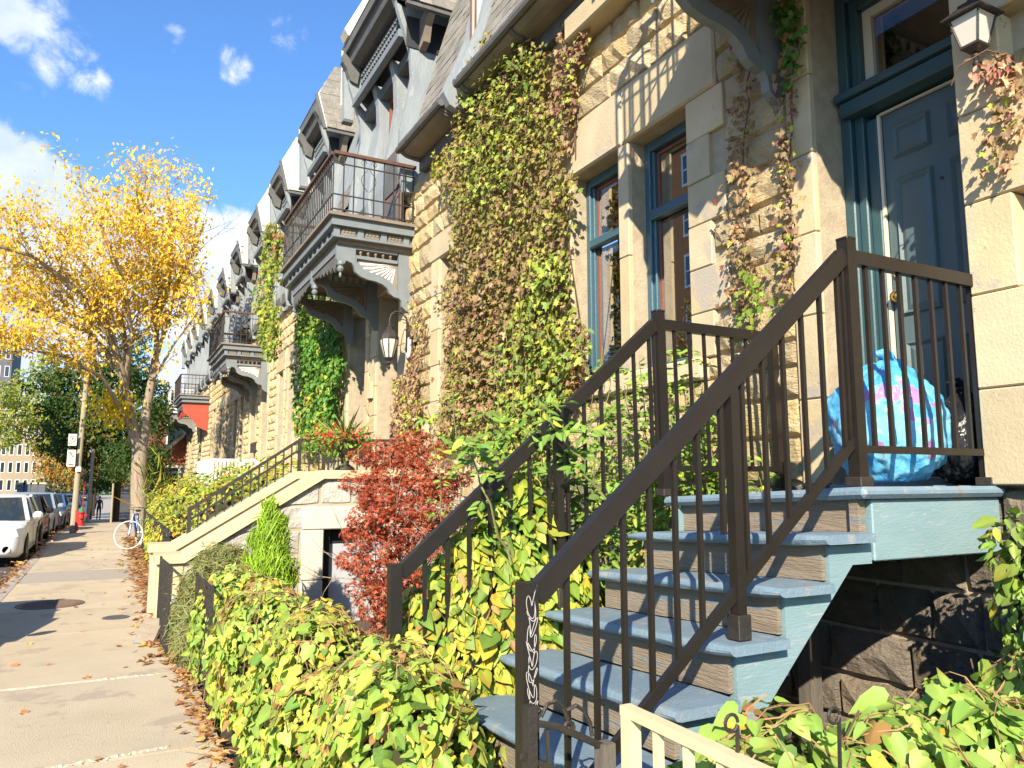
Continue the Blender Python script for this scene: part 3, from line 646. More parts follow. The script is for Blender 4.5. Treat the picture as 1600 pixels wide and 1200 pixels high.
def balcony(parent, y0, y1, detail=True, X0=2.82, skirt=None, brackets=True):
    B = part('balcony', parent, (4.2, (y0+y1)/2, 5.4)); Z = 5.87
    one('deck', M['soffit'], B, lambda b: b.box((X0-.04, y0-.04, Z-.05), (4.2, y1+.04, Z)))
    one('fascia', M['gside'], B, lambda b: (b.box((X0+.02, y0+.02, Z-.19), (4.2, y1-.02, Z-.052)), b.box((X0+.12, y0+.12, Z-.33), (4.2, y1-.12, Z-.192)), b.box((X0+.06, y0+.06, Z-.37), (4.2, y1-.06, Z-.332))))
    one('soffit', M['soffit'], B, lambda b: (b.box((X0+.16, y0+.16, Z-.44), (4.2, y1-.16, Z-.372)),))
    if detail:
        n = 4
        for i in range(n):
            xx = X0+.12+(4.12-X0-.15)*i/(n-1); bx('dentil', M['gside'], B, (xx-.05, y0+.085, Z-.33), (xx+.05, y0+.118, Z-.195), .004)
        for i in range(n-1):
            xa = X0+.12+(4.12-X0-.15)*i/(n-1)+.08; xb = X0+.12+(4.12-X0-.15)*(i+1)/(n-1)-.08
            def fr(b):
                b.box((xa, y0+.10, Z-.315), (xb, y0+.118, Z-.21))
                k = 4
                for q in range(k):
                    xc = xa+(xb-xa)*(q+.5)/k; b.add([(xc-.035, y0+.096, Z-.262), (xc, y0+.096, Z-.232), (xc+.035, y0+.096, Z-.262), (xc, y0+.096, Z-.292), (xc, y0+.085, Z-.262)], [(0, 1, 4), (1, 2, 4), (2, 3, 4), (3, 0, 4)])
            one('frieze_panel', M['soffit'], B, fr)
        for i in range(11):
            yy = y0+.25+(y1-y0-.5)*i/10; bx('dentil', M['gside'], B, (X0+.085, yy-.05, Z-.33), (X0+.118, yy+.05, Z-.195), .004)
    # rails
    zt = Z+.98
    one('top_rail', M['woodrail'], B, lambda b: (b.bar((X0+.02, y0+.02, zt), (4.2, y0+.02, zt), .07, .05), b.bar((X0+.02, y1-.02, zt), (4.2, y1-.02, zt), .07, .05), b.bar((X0+.02, y0+.056, zt), (X0+.02, y1-.056, zt), .07, .05)))
    def midr(b):
        for z in (zt-.17, Z+.30, Z+.06):
            b.bar((X0+.02, y0+.02, z), (4.19, y0+.02, z), .018); b.bar((X0+.02, y1-.02, z), (4.19, y1-.02, z), .018); b.bar((X0+.02, y0+.03, z), (X0+.02, y1-.03, z), .018)
    one('mid_rail', M['oldiron'], B, midr)
    bal = None; pts = [(X0+.02, y0+.02+(y1-y0-.04)*i/30) for i in range(31)]+[(X0+.02+(1.32)*i/8, y0+.02) for i in range(1, 9)]+[(X0+.02+(1.32)*i/8, y1-.02) for i in range(1, 9)]
    for (x, y) in pts:
        if bal is None: bal = one('baluster', M['oldiron'], B, lambda b: b.bar((x, y, Z), (x, y, zt-.02), .017)); q0 = (x, y)
        else:
            o = bal.copy(); COL.objects.link(o); o.location = (x-q0[0], y-q0[1], 0)
    def scr(b):
        for (xc, zc, s) in ((X0+.5, zt-.09, 1), (X0+.68, zt-.09, -1)):
            b.tube([(xc+s*.055*(1-t/14)*math.cos(t*.75), y0+.02, zc+.055*(1-t/14)*math.sin(t*.75)) for t in range(12)], .006, 4)
        for s in (1, -1):
            b.tube([(X0+.59+s*(.02+.10*math.sin(t*.4)), y0+.02, zt-.2-.045*t) for t in range(9)], .006, 4)
        for k in range(6):
            yy = y0+.6+k*.62
            for s in (1, -1):
                b.tube([(X0+.02, yy+s*(.02+.09*math.sin(t*.4)), Z+.30-.03*t+.2) for t in range(9)], .006, 4)
    if detail: one('scroll', M['oldiron'], B, scr)
    # brackets
    ed = [(2.97, 5.12), (3.0, 5.03), (3.1, 5.02), (3.13, 5.10), (3.22, 5.06), (3.26, 4.98), (3.28, 4.88), (3.36, 4.80), (3.48, 4.75), (3.62, 4.73), (3.74, 4.68), (3.82, 4.60), (3.86, 4.50), (3.93, 4.44), (4.02, 4.42), (4.06, 4.36), (4.07, 4.24), (4.13, 4.17), (4.22, 4.12)]
    ed2 = [(x+.0, z) for x, z in ed]
    ys_ = [y0+.2, (y0+y1)/2, y1-.3]
    for yy in (ys_ if brackets else []):
        br = MB(); w2 = .075
        br.prism([(2.97, 5.43), (2.97, 5.12)]+ed2[1:6]+[(3.28, 5.20), (3.28, 5.43)], yy, yy+w2)
        br.prism([(3.282, 5.43), (3.282, 5.37), (3.98, 5.37), (3.98, 5.43)], yy, yy+w2); br.prism([(3.282, 5.24), (3.282, 5.17), (3.98, 5.17), (3.98, 5.24)], yy, yy+w2)
        br.prism([(4.0, 5.43), (4.0, 4.46)]+ed2[14:]+[(4.22, 5.43)], yy, yy+w2)
        inner = [(3.30, 5.10), (3.42, 4.97), (3.56, 4.90), (3.72, 4.86), (3.86, 4.78), (3.94, 4.66), (3.998, 4.58)]
        br.prism([(3.28, 5.168)]+ed2[5:15]+[(3.998, 4.45)]+inner[::-1]+[(3.30, 5.168)], yy, yy+w2)
        sq = lambda b: setattr(b, 'v', [(p[0], p[1], 5.43-(5.43-p[2])*.76) for p in b.v])
        sq(br); br.build('bracket', M['gside'], B)
        one('fan_board', M['soffit'], B, lambda b: (b.prism([(3.30, 5.168)]+inner+[(3.998, 5.168)], yy+.04, yy+.055), sq(b)))
        def rays(b):
            for k in range(8):
                a0 = math.pi+R(4)+(math.pi/2-R(8))*k/8; a1 = a0+R(8.2); c = (3.975, 5.145); l = [.62, .60, .56, .50, .44, .42, .45, .50][k]
                p0 = (c[0]+.06*math.cos(a0), yy+.036, c[1]+.06*math.sin(a0)); p1 = (c[0]+l*math.cos(a0), yy+.036, c[1]+l*math.sin(a0)); p2 = (c[0]+l*math.cos(a1), yy+.036, c[1]+l*math.sin(a1)); pm = (c[0]+l*math.cos((a0+a1)/2), yy+.008, c[1]+l*math.sin((a0+a1)/2))
                b.add([p0, p1, pm, p2], [(0, 1, 2), (0, 2, 3), (1, 3, 2)])
            sq(b)
        if detail: one('sunburst', M['white'] if yy == ys_[0] and y0 > 5 else M['soffit'], B, rays)
        for k in range(5):
            one('spindle', M['soffit'], B, lambda b: b.lathe([(.012, 5.24), (.02, 5.26), (.011, 5.275), (.028, 5.31), (.018, 5.335), (.011, 5.35), (.02, 5.36), (.012, 5.37)], (3.37+k*.125, yy+.037, 0), 7) and sq(b))
        one('pendant', M['gside'], B, lambda b: b.lathe([(.02, 5.12), (.055, 5.08), (.06, 5.04), (.035, 5.01), (.06, 4.97), (.04, 4.93), (.014, 4.91), (.022, 4.88), (.022, 4.86), (.008, 4.83)], (3.05, yy+.037, .07), 10))
    one('front_beam', M['gside'], B, lambda b: b.box((2.98, y0+.28, 5.30), (3.05, y1-.31, 5.428)))
    def val(b):
        n = 14; L0 = y0+.3; L1 = y1-.32
        for k in range(n):
            a = L0+(L1-L0)*k/n; c = L0+(L1-L0)*(k+1)/n; m_ = (a+c)/2; dp = .08+.22*abs((k+.5)/n-.5)*2*(1 if .15 < abs((k+.5)/n-.5) else .6)
            b.prism([(a, 5.298), (a, 5.298-dp*.6), (m_, 5.298-dp), (c, 5.298-dp*.6), (c, 5.298)], 3.0, 3.03, 'X')
    one('valance', M['gwood'], B, val)
    if skirt: one('skirt_panel', skirt, B, lambda b: (b.prism([(X0+.15, 5.42), (X0+.2, 5.0), (X0+.6, 4.7), (X0+.9, 4.3), (4.2, 4.1), (4.2, 5.42)], y0+.2, y0+.26), b.box((X0+.25, y0+.262, 4.85), (X0+.29, y1-.3, 5.42))))
    return B

def window(parent, y0, y1, z0, z1, X=4.39, m=None, zm=None, curtain=None, arch=False, side=None):
    W = part('window', parent, (X, (y0+y1)/2, (z0+z1)/2)); m = m or M['tealf']; t = .075
    one('frame', m, W, lambda b: (b.cbox((X, y0, z0), (X+.09, y0+t, z1), .008), b.cbox((X, y1-t, z0), (X+.09, y1, z1), .008), b.cbox((X, y0+t, z1-.09), (X+.09, y1-t, z1), .008), b.cbox((X, y0+t, z0), (X+.09, y1-t, z0+.08), .008),
        b.cbox((X+.03, y0+t, z0+.08), (X+.09, y0+t+.035, z1-.09), .006), b.cbox((X+.03, y1-t-.035, z0+.08), (X+.09, y1-t, z1-.09), .006)))
    a, b_ = y0+t+.036, y1-t-.036; zm = zm or (z0+z1)/2
    one('meeting_rail', m, W, lambda b: (b.cbox((X-.02, y0+t, zm-.05), (X+.07, y1-t, zm+.05), .015),))
    one('inner_sash', side or M['strip'], W, lambda b: (b.box((X+.066, b_-.03, z0+.09), (X+.088, b_-.002, zm-.06)), b.box((X+.066, b_-.03, zm+.06), (X+.088, b_-.002, z1-.1)), b.box((X+.066, a+.002, z0+.09), (X+.088, a+.03, zm-.06)), b.box((X+.066, a+.002, zm+.06), (X+.088, a+.03, z1-.1)), b.box((X+.066, a+.031, z1-.13), (X+.088, b_-.031, z1-.1))))
    for (c, d) in ((z0+.082, zm-.052), (zm+.052, z1-.092)): bx('pane', M['pane'], W, (X+.078, a+.001, c), (X+.083, b_-.001, d), .0005)
    if curtain is not None: bx('curtain', curtain, W, (X+.16, y0+.1, z0+.05), (X+.18, y1-.1, z1-.05), .002)
    bx('room_shade', M['room'], W, (X+.70, y0-.4, z0-.3), (X+.75, y1+.4, z1+.3), .001)
    return W
def blinds(W, y0, y1, z0, z1, X=4.56):
    n = int((z1-z0)/.045); first = None
    for i in range(n):
        z = z0+(z1-z0)*i/n
        if first is None:
            first = one('blind_slat', M['blind'], W, lambda b: b.box((X, y0, z), (X+.045, y1, z+.004), Matrix.Rotation(R(38), 3, 'Y'))); zz = z
        else:
            o = first.copy(); COL.objects.link(o); o.location.z = z-zz

# ---------------- house A: teal door, the blue stairs, paired blue windows
HA = thing('stone_house', (4.4, 5, 0), 'nearest sandstone row house with teal door, blue sash windows and creepers', 'house', 'stone row houses along the street')
opA = [(2.42, 3.48, 1.69, 5.25), (4.78, 5.60, 2.70, 4.93), (5.77, 6.62, 2.70, 4.93)]
backing(HA, -1.5, 8.2, -.3, 6.7, opA)
ex = list(opA)
ex += blocks(HA, 3.48, 3.70, 1.69, 6.3, .56, alt=None)
ex += blocks(HA, 2.16, 2.42, 1.69, 6.3, .52, alt=(-1, .16), X0=4.10)
ex += blocks(HA, 4.50, 4.78, 2.70, 4.93, .37, alt=(-1, .17))
ex += blocks(HA, 6.62, 6.86, 2.70, 4.93, .45)
ex += blocks(HA, 5.602, 5.768, 2.70, 4.93, 1.12, X0=4.20, X1=4.42)
for (a, b) in ((4.40, 5.685), (5.69, 6.92)): bx('lintel', M['ashlar'], HA, (4.185, a, 4.934), (4.45, b, 5.51), .02); ex.append((a, b, 4.93, 5.51))
bx('sill', M['ashlar'], HA, (4.12, 4.6, 2.52), (4.42, 6.8, 2.697), .015); ex.append((4.6, 6.8, 2.52, 2.70))
bx('lintel', M['ashlar'], HA, (4.185, 2.15, 5.254), (4.55, 3.75, 5.8), .02); ex.append((2.15, 3.75, 5.25, 5.8))
bx('stone_ledge', M['ashlar'], HA, (3.98, 1.5, 6.30), (4.26, 6.38, 6.56), .02)
lay(HA, [r for r in courses(-1.5, 8.2, [-.3, .5, 1.10, 1.69, 2.52, 2.70, 3.33, 4.05, 4.93, 5.51, 5.8, 6.3, 6.66], ex) if r[1] > 1.2 or r[2] > 3], nparts=295)
# reveals of the doorway
for i in range(7):
    a = 1.69+i*.51; b = min(5.25, a+.506)
    bx('reveal_block', M['ashlar'], HA, (4.262, 3.484, a+.002), (4.62, 3.70, b), .006); bx('reveal_block', M['ashlar'], HA, (4.262, 2.2, a+.002), (4.62, 2.416, b), .006)
D = part('door', HA, (4.6, 2.85, 1.7))
bx('doorstep', M['stairblue'], D, (4.185, 2.425, 1.60), (4.398, 3.475, 1.69))
bx('threshold', M['stringer'], D, (4.40, 2.42, 1.66), (4.72, 3.48, 1.74))
def dframe(b):
    b.cbox((4.50, 3.40, 1.74), (4.66, 3.482, 5.248), .008); b.cbox((4.54, 3.33, 1.74), (4.66, 3.398, 5.17), .008); b.cbox((4.57, 3.25, 1.74), (4.66, 3.328, 4.22), .006)
    b.cbox((4.50, 2.418, 1.74), (4.66, 2.47, 5.248), .008); b.cbox((4.50, 2.47, 5.14), (4.66, 3.398, 5.248), .008); b.cbox((4.54, 2.47, 5.06), (4.66, 3.328, 5.138), .008)
one('frame', M['teal'], D, dframe)
one('transom_bar', M['teal'], D, lambda b: (b.cbox((4.44, 2.42, 4.26), (4.66, 3.44, 4.37), .012), b.cbox((4.40, 2.42, 4.372), (4.62, 3.46, 4.43), .012)))
one('transom_sash', M['strip'], D, lambda b: (b.box((4.60, 3.26, 4.432), (4.655, 3.328, 5.058)), b.box((4.60, 2.47, 4.99), (4.655, 3.258, 5.058)), b.box((4.60, 2.47, 4.432), (4.655, 3.258, 4.46))))
bx('transom_pane', M['darkpane'], D, (4.63, 2.47, 4.461), (4.636, 3.258, 4.989), .0005)
one('transom_curtain', M['lace'], D, lambda b: b.prism([(2.47, 4.45), (3.2, 4.45), (3.18, 4.56), (3.05, 4.60), (2.98, 4.74), (2.9, 4.62), (2.47, 4.66)], 4.72, 4.725, 'X'))
bx('hall', M['dark'], D, (5.3, 2.2, 1.7), (5.35, 3.9, 5.3)); 
one('leaf', M['doorpaint'], D, lambda b: b.box((4.60, 2.43, 1.75), (4.65, 3.22, 4.22)))
for (a, b, c, d) in [(2.50, 2.77, 1.9, 2.62), (2.88, 3.15, 1.9, 2.62), (2.50, 2.77, 2.80, 3.74), (2.88, 3.15, 2.80, 3.74), (2.50, 2.77, 3.88, 4.12), (2.88, 3.15, 3.88, 4.12)]:
    def pn(q):
        f = [(4.599, a, c), (4.599, b, c), (4.599, b, d), (4.599, a, d)]; g = [(4.578, a+.012, c+.012), (4.578, b-.012, c+.012), (4.578, b-.012, d-.012), (4.578, a+.012, d-.012)]
        h = [(4.594, a+.03, c+.03), (4.594, b-.03, c+.03), (4.594, b-.03, d-.03), (4.594, a+.03, d-.03)]; k = [(4.582, a+.06, c+.06), (4.582, b-.06, c+.06), (4.582, b-.06, d-.06), (4.582, a+.06, d-.06)]
        q.add(f+g+h+k, [(o+i, o+(i+1) % 4, o+4+(i+1) % 4, o+4+i) for o in (0, 4, 8) for i in range(4)]+[(12, 13, 14, 15)])
    one('door_panel', M['doorpaint'], D, pn)
bx('weather_strip', M['strip'], D, (4.575, 3.225, 1.75), (4.60, 3.247, 4.235), .002); bx('head_strip', M['strip'], D, (4.575, 2.47, 4.225), (4.60, 3.224, 4.24), .002)
kp = at(1400, 463, X=4.55); one('door_knob', M['brass'], D, lambda b: b.lathe([(.012, 4.6), (.013, 4.575), (.03, 4.565), (.038, 4.55), (.034, 4.53), (.012, 4.52)], (0, kp.y, kp.z), 14, 'X'), smooth=True)
one('deadbolt', M['brass'], D, lambda b: b.lathe([(.03, 4.6), (.03, 4.585), (.022, 4.58), (.005, 4.58)], (0, kp.y, kp.z+.16), 14, 'X'))
pp = at(1472, 278, X=4.6); one('peephole', M['oldiron'], D, lambda b: b.lathe([(.012, 4.6), (.012, 4.594), (.004, 4.593)], (0, pp.y, pp.z), 10, 'X'))
w1 = window(HA, 4.785, 5.595, 2.703, 4.925, zm=4.2, curtain=None, side=M['redwood']); w2 = window(HA, 5.775, 6.615, 2.703, 4.925, zm=4.2, side=M['redwood'])
bx('curtain', M['redwood'], w1, (4.60, 5.33, 2.75), (4.62, 5.52, 4.9)); bx('blind', M['blind'], w1, (4.63, 4.9, 4.25), (4.64, 5.35, 4.9))
blinds(w2, 5.86, 6.50, 2.8, 4.12); blinds(w2, 5.86, 6.50, 4.28, 4.85)
mansard(HA, 5.75, 8.68)
one('roof_wall', M['gwood'], HA, lambda b: (b.box((4.24, -1.5, 6.7), (4.9, 5.74, 9)), b.box((3.9, 5.70, 6.5), (4.6, 5.745, 9.))))
bx('cornice', M['gwood'], HA, (4.08, 5.2, 6.66), (4.24, 5.744, 6.80))
parapet(HA, 8.72, 8.82)
BA = balcony(HA, .1, 4.02)
# ---------------- house B
HB = thing('stone_house', (4.4, 11, 0), 'sandstone row house with carved grey balcony, tall mauve curtained window and stone stoop', 'house', 'stone row houses along the street')
opB = [(9.60, 10.30, 2.35, 5.02), (12.12, 13.30, 1.80, 5.05)]
backing(HB, 8.2, 13.65, -.3, 6.7, opB); ex = list(opB)
ex += blocks(HB, 10.30, 10.62, 1.8, 5.02, .5); ex += blocks(HB, 9.26, 9.60, 1.8, 5.02, .5); ex += blocks(HB, 11.78, 12.12, 1.8, 5.05, .5, alt=(-1, .12)); ex += blocks(HB, 13.30, 13.65, 1.8, 5.05, .5)
bx('lintel', M['ashlar'], HB, (4.185, 9.20, 5.024), (4.45, 10.68, 5.42), .02); ex.append((9.2, 10.68, 5.02, 5.42))
bx('lintel', M['ashlar'], HB, (4.185, 11.70, 5.054), (4.9, 13.645, 5.42), .02); ex.append((11.7, 13.65, 5.05, 5.42))
bx('sill', M['ashlar'], HB, (4.12, 9.2, 2.18), (4.42, 10.7, 2.347), .015); ex.append((9.2, 10.7, 2.18, 2.35))
lay(HB, courses(8.2, 13.65, [-.3, .6, 1.8, 2.35, 3.4, 4.2, 5.02, 5.42, 6.0, 6.6], ex), nparts=295)
wB = window(HB, 9.605, 10.295, 2.353, 5.017, X=4.42, m=M['downpipe'], curtain=M['curtain'])
def recess(H, y0, y1, z0, z1):
    for i in range(6):
        a = z0+(z1-z0)*i/6; b = z0+(z1-z0)*(i+1)/6
        bx('reveal_block', M['ashlar'], H, (4.262, y1+.004, a+.002), (5.05, y1+.3, b-.002), .008); bx('reveal_block', M['ashlar'], H, (4.262, y0-.3, a+.002), (5.05, y0-.004, b-.002), .008)
    d = part('door', H, (5.0, (y0+y1)/2, z0))
    one('frame', M['gwood'], d, lambda b: (b.box((4.93, y0, z0), (5.02, y0+.1, z1)), b.box((4.93, y1-.1, z0), (5.02, y1, z1)), b.box((4.93, y0+.1, z1-.1), (5.02, y1-.1, z1)), b.box((4.93, y0+.1, z0+2.35), (5.02, y1-.1, z0+2.45))))
    bx('leaf', M['downpipe'], d, (4.98, y0+.1, z0), (5.03, y1-.1, z0+2.348)); bx('transom_pane', M['darkpane'], d, (4.98, y0+.1, z0+2.452), (4.985, y1-.1, z1-.102), .0005)
    for (a, b) in ((.2, 1.0), (1.2, 2.2)): bx('door_panel', M['downpipe'], d, (4.965, y0+.22, z0+a), (4.979, y1-.22, z0+b), .005)
    bx('hall', M['dark'], d, (5.2, y0-.2, z0), (5.25, y1+.2, z1))
recess(HB, 12.12, 13.30, 1.80, 5.05)
balcony(HB, 11.38, 15.2)
mansard(HB, 9.28, 10.98); parapet(HB, 9.12, 9.26)
one('downpipe', M['downpipe'], HB, lambda b: (b.tube([(4.12, 8.97, 5.9), (4.12, 8.97, 9.6)], .05, 10), b.tube([(4.12, 8.97, 5.9), (4.2, 8.97, 5.7)], .05, 10)))
one('corner_board', M['pale'], HB, lambda b: b.box((4.14, 8.84, 5.9), (4.22, 8.91, 8.6)))
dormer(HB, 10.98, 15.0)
one('gable_ornament', M['pale'], HB, lambda b: b.prism([(3.7, 10.5), (3.62, 10.62), (4.05, 11.5), (4.3, 11.5), (4.3, 10.5)], 14.0, 14.35))
bd = part('balcony_door', HB, (4.3, 11.5, 6)); bx('leaf', M['downpipe'], bd, (4.02, 11.62, 5.9), (4.05, 12.5, 7.35)); 
for (a, b) in ((6.0, 6.5), (6.6, 7.2)): bx('door_panel', M['gwood'], bd, (4.0, 11.72, a), (4.019, 12.4, b))
# ---------------- houses C..: the row going away
def rowhouse(name_label, y0, y1, ops, door=None, joined=True, wins=(), group='stone row houses along the street', nparts=0, base=0.):
    H = thing('stone_house', (4.4, (y0+y1)/2, 0), name_label, 'house', group)
    backing(H, y0, y1, -2., 6.7, ops); ex = list(ops)
    for o in ops:
        ex += blocks(H, o[1], o[1]+.24, o[2], o[3], .6); ex += blocks(H, o[0]-.24, o[0], o[2], o[3], .6)
        bx('lintel', M['ashlar'], H, (4.185, o[0]-.3, o[3]+.004), (4.45, o[1]+.3, o[3]+.4), .02); ex.append((o[0]-.3, o[1]+.3, o[3], o[3]+.4))
    lay(H, courses(y0, y1, [-1.2, .0, 1.0, 1.8, 2.4, 3.4, 4.2, 5.02, 5.42, 6.0, 6.6], ex, wmin=.4, wmax=.8), nparts=nparts)
    for o in wins: window(H, o[0]+.003, o[1]-.003, o[2]+.003, o[3]-.003, m=M['gwood'])
    if door: recess(H, *door)
    bx('eave_board', M['gwood'], H, (4.02, y0+.002, 6.602), (4.5, y1-.002, 6.9)); 
    one('roof_board', M['gm'], H, lambda b: b.prism([(4.02, 6.9), (4.6, 10.2), (5.4, 10.2), (5.4, 6.9)], y0+.003, y1-.003))
    return H
HC = rowhouse('sandstone row house whose doorway is wrapped in bright green ivy behind the carved balcony', 13.655, 19.5, [(14.0, 15.2, 1.8, 5.05)], (14.0, 15.2, 1.8, 5.05), nparts=250)
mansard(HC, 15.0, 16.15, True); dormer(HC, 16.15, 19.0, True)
HD = rowhouse('sandstone row house with two narrow windows between the carved balcony and the second balcony', 19.505, 25.6, [(20.5, 21.2, 2.4, 4.8), (21.9, 22.6, 2.4, 4.8), (24.3, 25.3, 1.8, 5.0)], (24.3, 25.3, 1.8, 5.0), wins=[(20.5, 21.2, 2.4, 4.8), (21.9, 22.6, 2.4, 4.8)])
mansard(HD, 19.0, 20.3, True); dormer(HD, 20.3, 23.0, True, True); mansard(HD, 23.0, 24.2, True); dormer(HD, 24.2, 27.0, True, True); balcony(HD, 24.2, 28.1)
HE = rowhouse('sandstone row house just past the second balcony with a white porch fence below', 25.605, 32, [(26.4, 27.4, 1.8, 5.0), (29, 29.8, 2.4, 4.8), (30.6, 31.4, 2.4, 4.8)], (26.4, 27.4, 1.8, 5.0), wins=[(29, 29.8, 2.4, 4.8), (30.6, 31.4, 2.4, 4.8)])
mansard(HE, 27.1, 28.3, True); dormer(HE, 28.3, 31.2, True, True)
HF = rowhouse('sandstone row house before the balcony with the red panel', 32.005, 39.5, [(33, 33.8, 2.4, 4.8), (35, 35.8, 2.4, 4.8), (37.5, 38.5, 1.8, 5)], None, wins=[(33, 33.8, 2.4, 4.8), (35, 35.8, 2.4, 4.8)])
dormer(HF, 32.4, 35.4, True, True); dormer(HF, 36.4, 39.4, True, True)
HG = rowhouse('far row house carrying the dark balcony with a bright red panel', 39.505, 46.5, [(43, 44, 2.4, 4.8)], None, wins=[(43, 44, 2.4, 4.8)])
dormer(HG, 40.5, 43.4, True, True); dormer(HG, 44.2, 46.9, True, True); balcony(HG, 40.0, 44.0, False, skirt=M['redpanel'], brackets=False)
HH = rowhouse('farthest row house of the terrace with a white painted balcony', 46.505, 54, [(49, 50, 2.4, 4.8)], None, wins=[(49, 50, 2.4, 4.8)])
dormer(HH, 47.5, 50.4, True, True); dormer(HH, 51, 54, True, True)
b4 = balcony(HH, 46.9, 50.9, False)
for o in b4.children:
    if o.name.startswith(('fascia', 'top_rail', 'mid_rail', 'baluster')): o.data = o.data.copy() if not o.name.startswith('baluster') else o.data; o.data.materials[0] = M['white']

# ================================================================== THE BLUE STAIRS
TILT = math.tan(R(3))
YN, YF = 2.40, 3.74
def tl(y): return -(y-YN)*TILT
def tbox(b, a, c, rnd=.0):
    """box whose far side sinks with the settled stairs"""
    n0 = len(b.v); b.cbox(a, c, rnd) if rnd else b.box(a, c)
    for i in range(n0, len(b.v)):
        x, y, z = b.v[i]; b.v[i] = (x, y, z+tl(y))
ST = thing('wooden_stairs', (2.2, 3.0, 0), 'worn pale blue wooden stairs and landing climbing to the teal door', 'stairs')
RISE, RUN = .207, .287
one('landing_board', M['stairblue'], ST, lambda b: (tbox(b, (3.06, YN-.05, 1.632), (4.18, YF+.06, 1.688), .02)))
one('landing_fascia', M['stringer'], ST, lambda b: (b.cbox((3.166, YN-.005, 1.345), (4.18, YN+.04, 1.630), .006),))
one('landing_post', M['riser'], ST, lambda b: b.box((3.10, YN+.022, 1.40), (3.152, YN+.07, 1.630)))
one('landing_fascia', M['stringer'], ST, lambda b: (b.box((3.10, YF-.05, 1.22), (4.18, YF, 1.55)),))
for k in range(1, 8):
    x = 3.06-RUN*k; z = 1.688-RISE*k
    def tr(b):
        n0 = len(b.v); wv = 9; r = .026
        # rounded-nose tread, slightly worn along its length
        prof = [(x+RUN+.055, z-.052), (x+.028, z-.052)]+[(x+.002+r*(1-math.cos(a)), z-.026-r*math.cos(math.pi-a) if False else z-.052+r*(1-math.cos(a))) for a in [R(30), R(60), R(90), R(120), R(150)]]
        prof = [(x+RUN+.055, z-.052), (x+.03, z-.052), (x+.012, z-.046), (x+.002, z-.034), (x, z-.024), (x+.004, z-.012), (x+.014, z-.003), (x+.03, z), (x+RUN+.055, z)]
        m = 14; y0, y1 = YN-.055, YF+.06
        for i in range(m+1):
            y = y0+(y1-y0)*i/m; e = .0
            if i in (0, m): e = .012
            for (px, pz) in prof:
                wob = random.uniform(-.003, .003)
                b.v.append((px+(e if px < x+.05 else 0)+wob*.6, y+(0), (z-.026)+(pz-z+.026)*(1-e*28*.6 if e else 1)+wob*.5+tl(y)))
        n = len(prof)
        b.f += [tuple(n0+q for q in (i*n+j, i*n+(j+1) % n, (i+1)*n+(j+1) % n, (i+1)*n+j)) for i in range(m) for j in range(n)]
        b.f += [tuple(n0+j for j in range(n)), tuple(n0+m*n+j for j in range(n-1, -1, -1))]
    one('tread', M['stairblue'], ST, tr)
for k in range(0, 8):
    x = 3.06-RUN*k+.075; z1 = 1.688-RISE*k-.053; z0 = 1.688-RISE*(k+1)+.001 if k < 7 else .0
    def rs(b): tbox(b, (x, YN+.03 if k else YN+.09, z0), (x+.025, YF-.03, z1))
    one('riser', M['riser'], ST, rs)
# notched side boards
def stringer(y, t, dz):
    pts = []
    for k in range(1, 8):
        xk = 3.06-RUN*k+.103; zk = 1.688-RISE*k-.056
        pts += [(xk+RUN, zk), (xk, zk)]
    pts += [(1.154, .0), (1.68, .0), (2.54, .86), (3.03, 1.335), (3.163, 1.335)]
    return one('stringer', M['stringer'], ST, lambda b: b.prism([(a, c+dz) for a, c in pts], y, y+t))
stringer(YN+.01, .045, 0); stringer(YF-.05, .045, tl(YF))
one('trestle', M['oldwood'], ST, lambda b: b.box((4.0, YF-.2, -.1), (4.1, YF-.1, 1.5)))
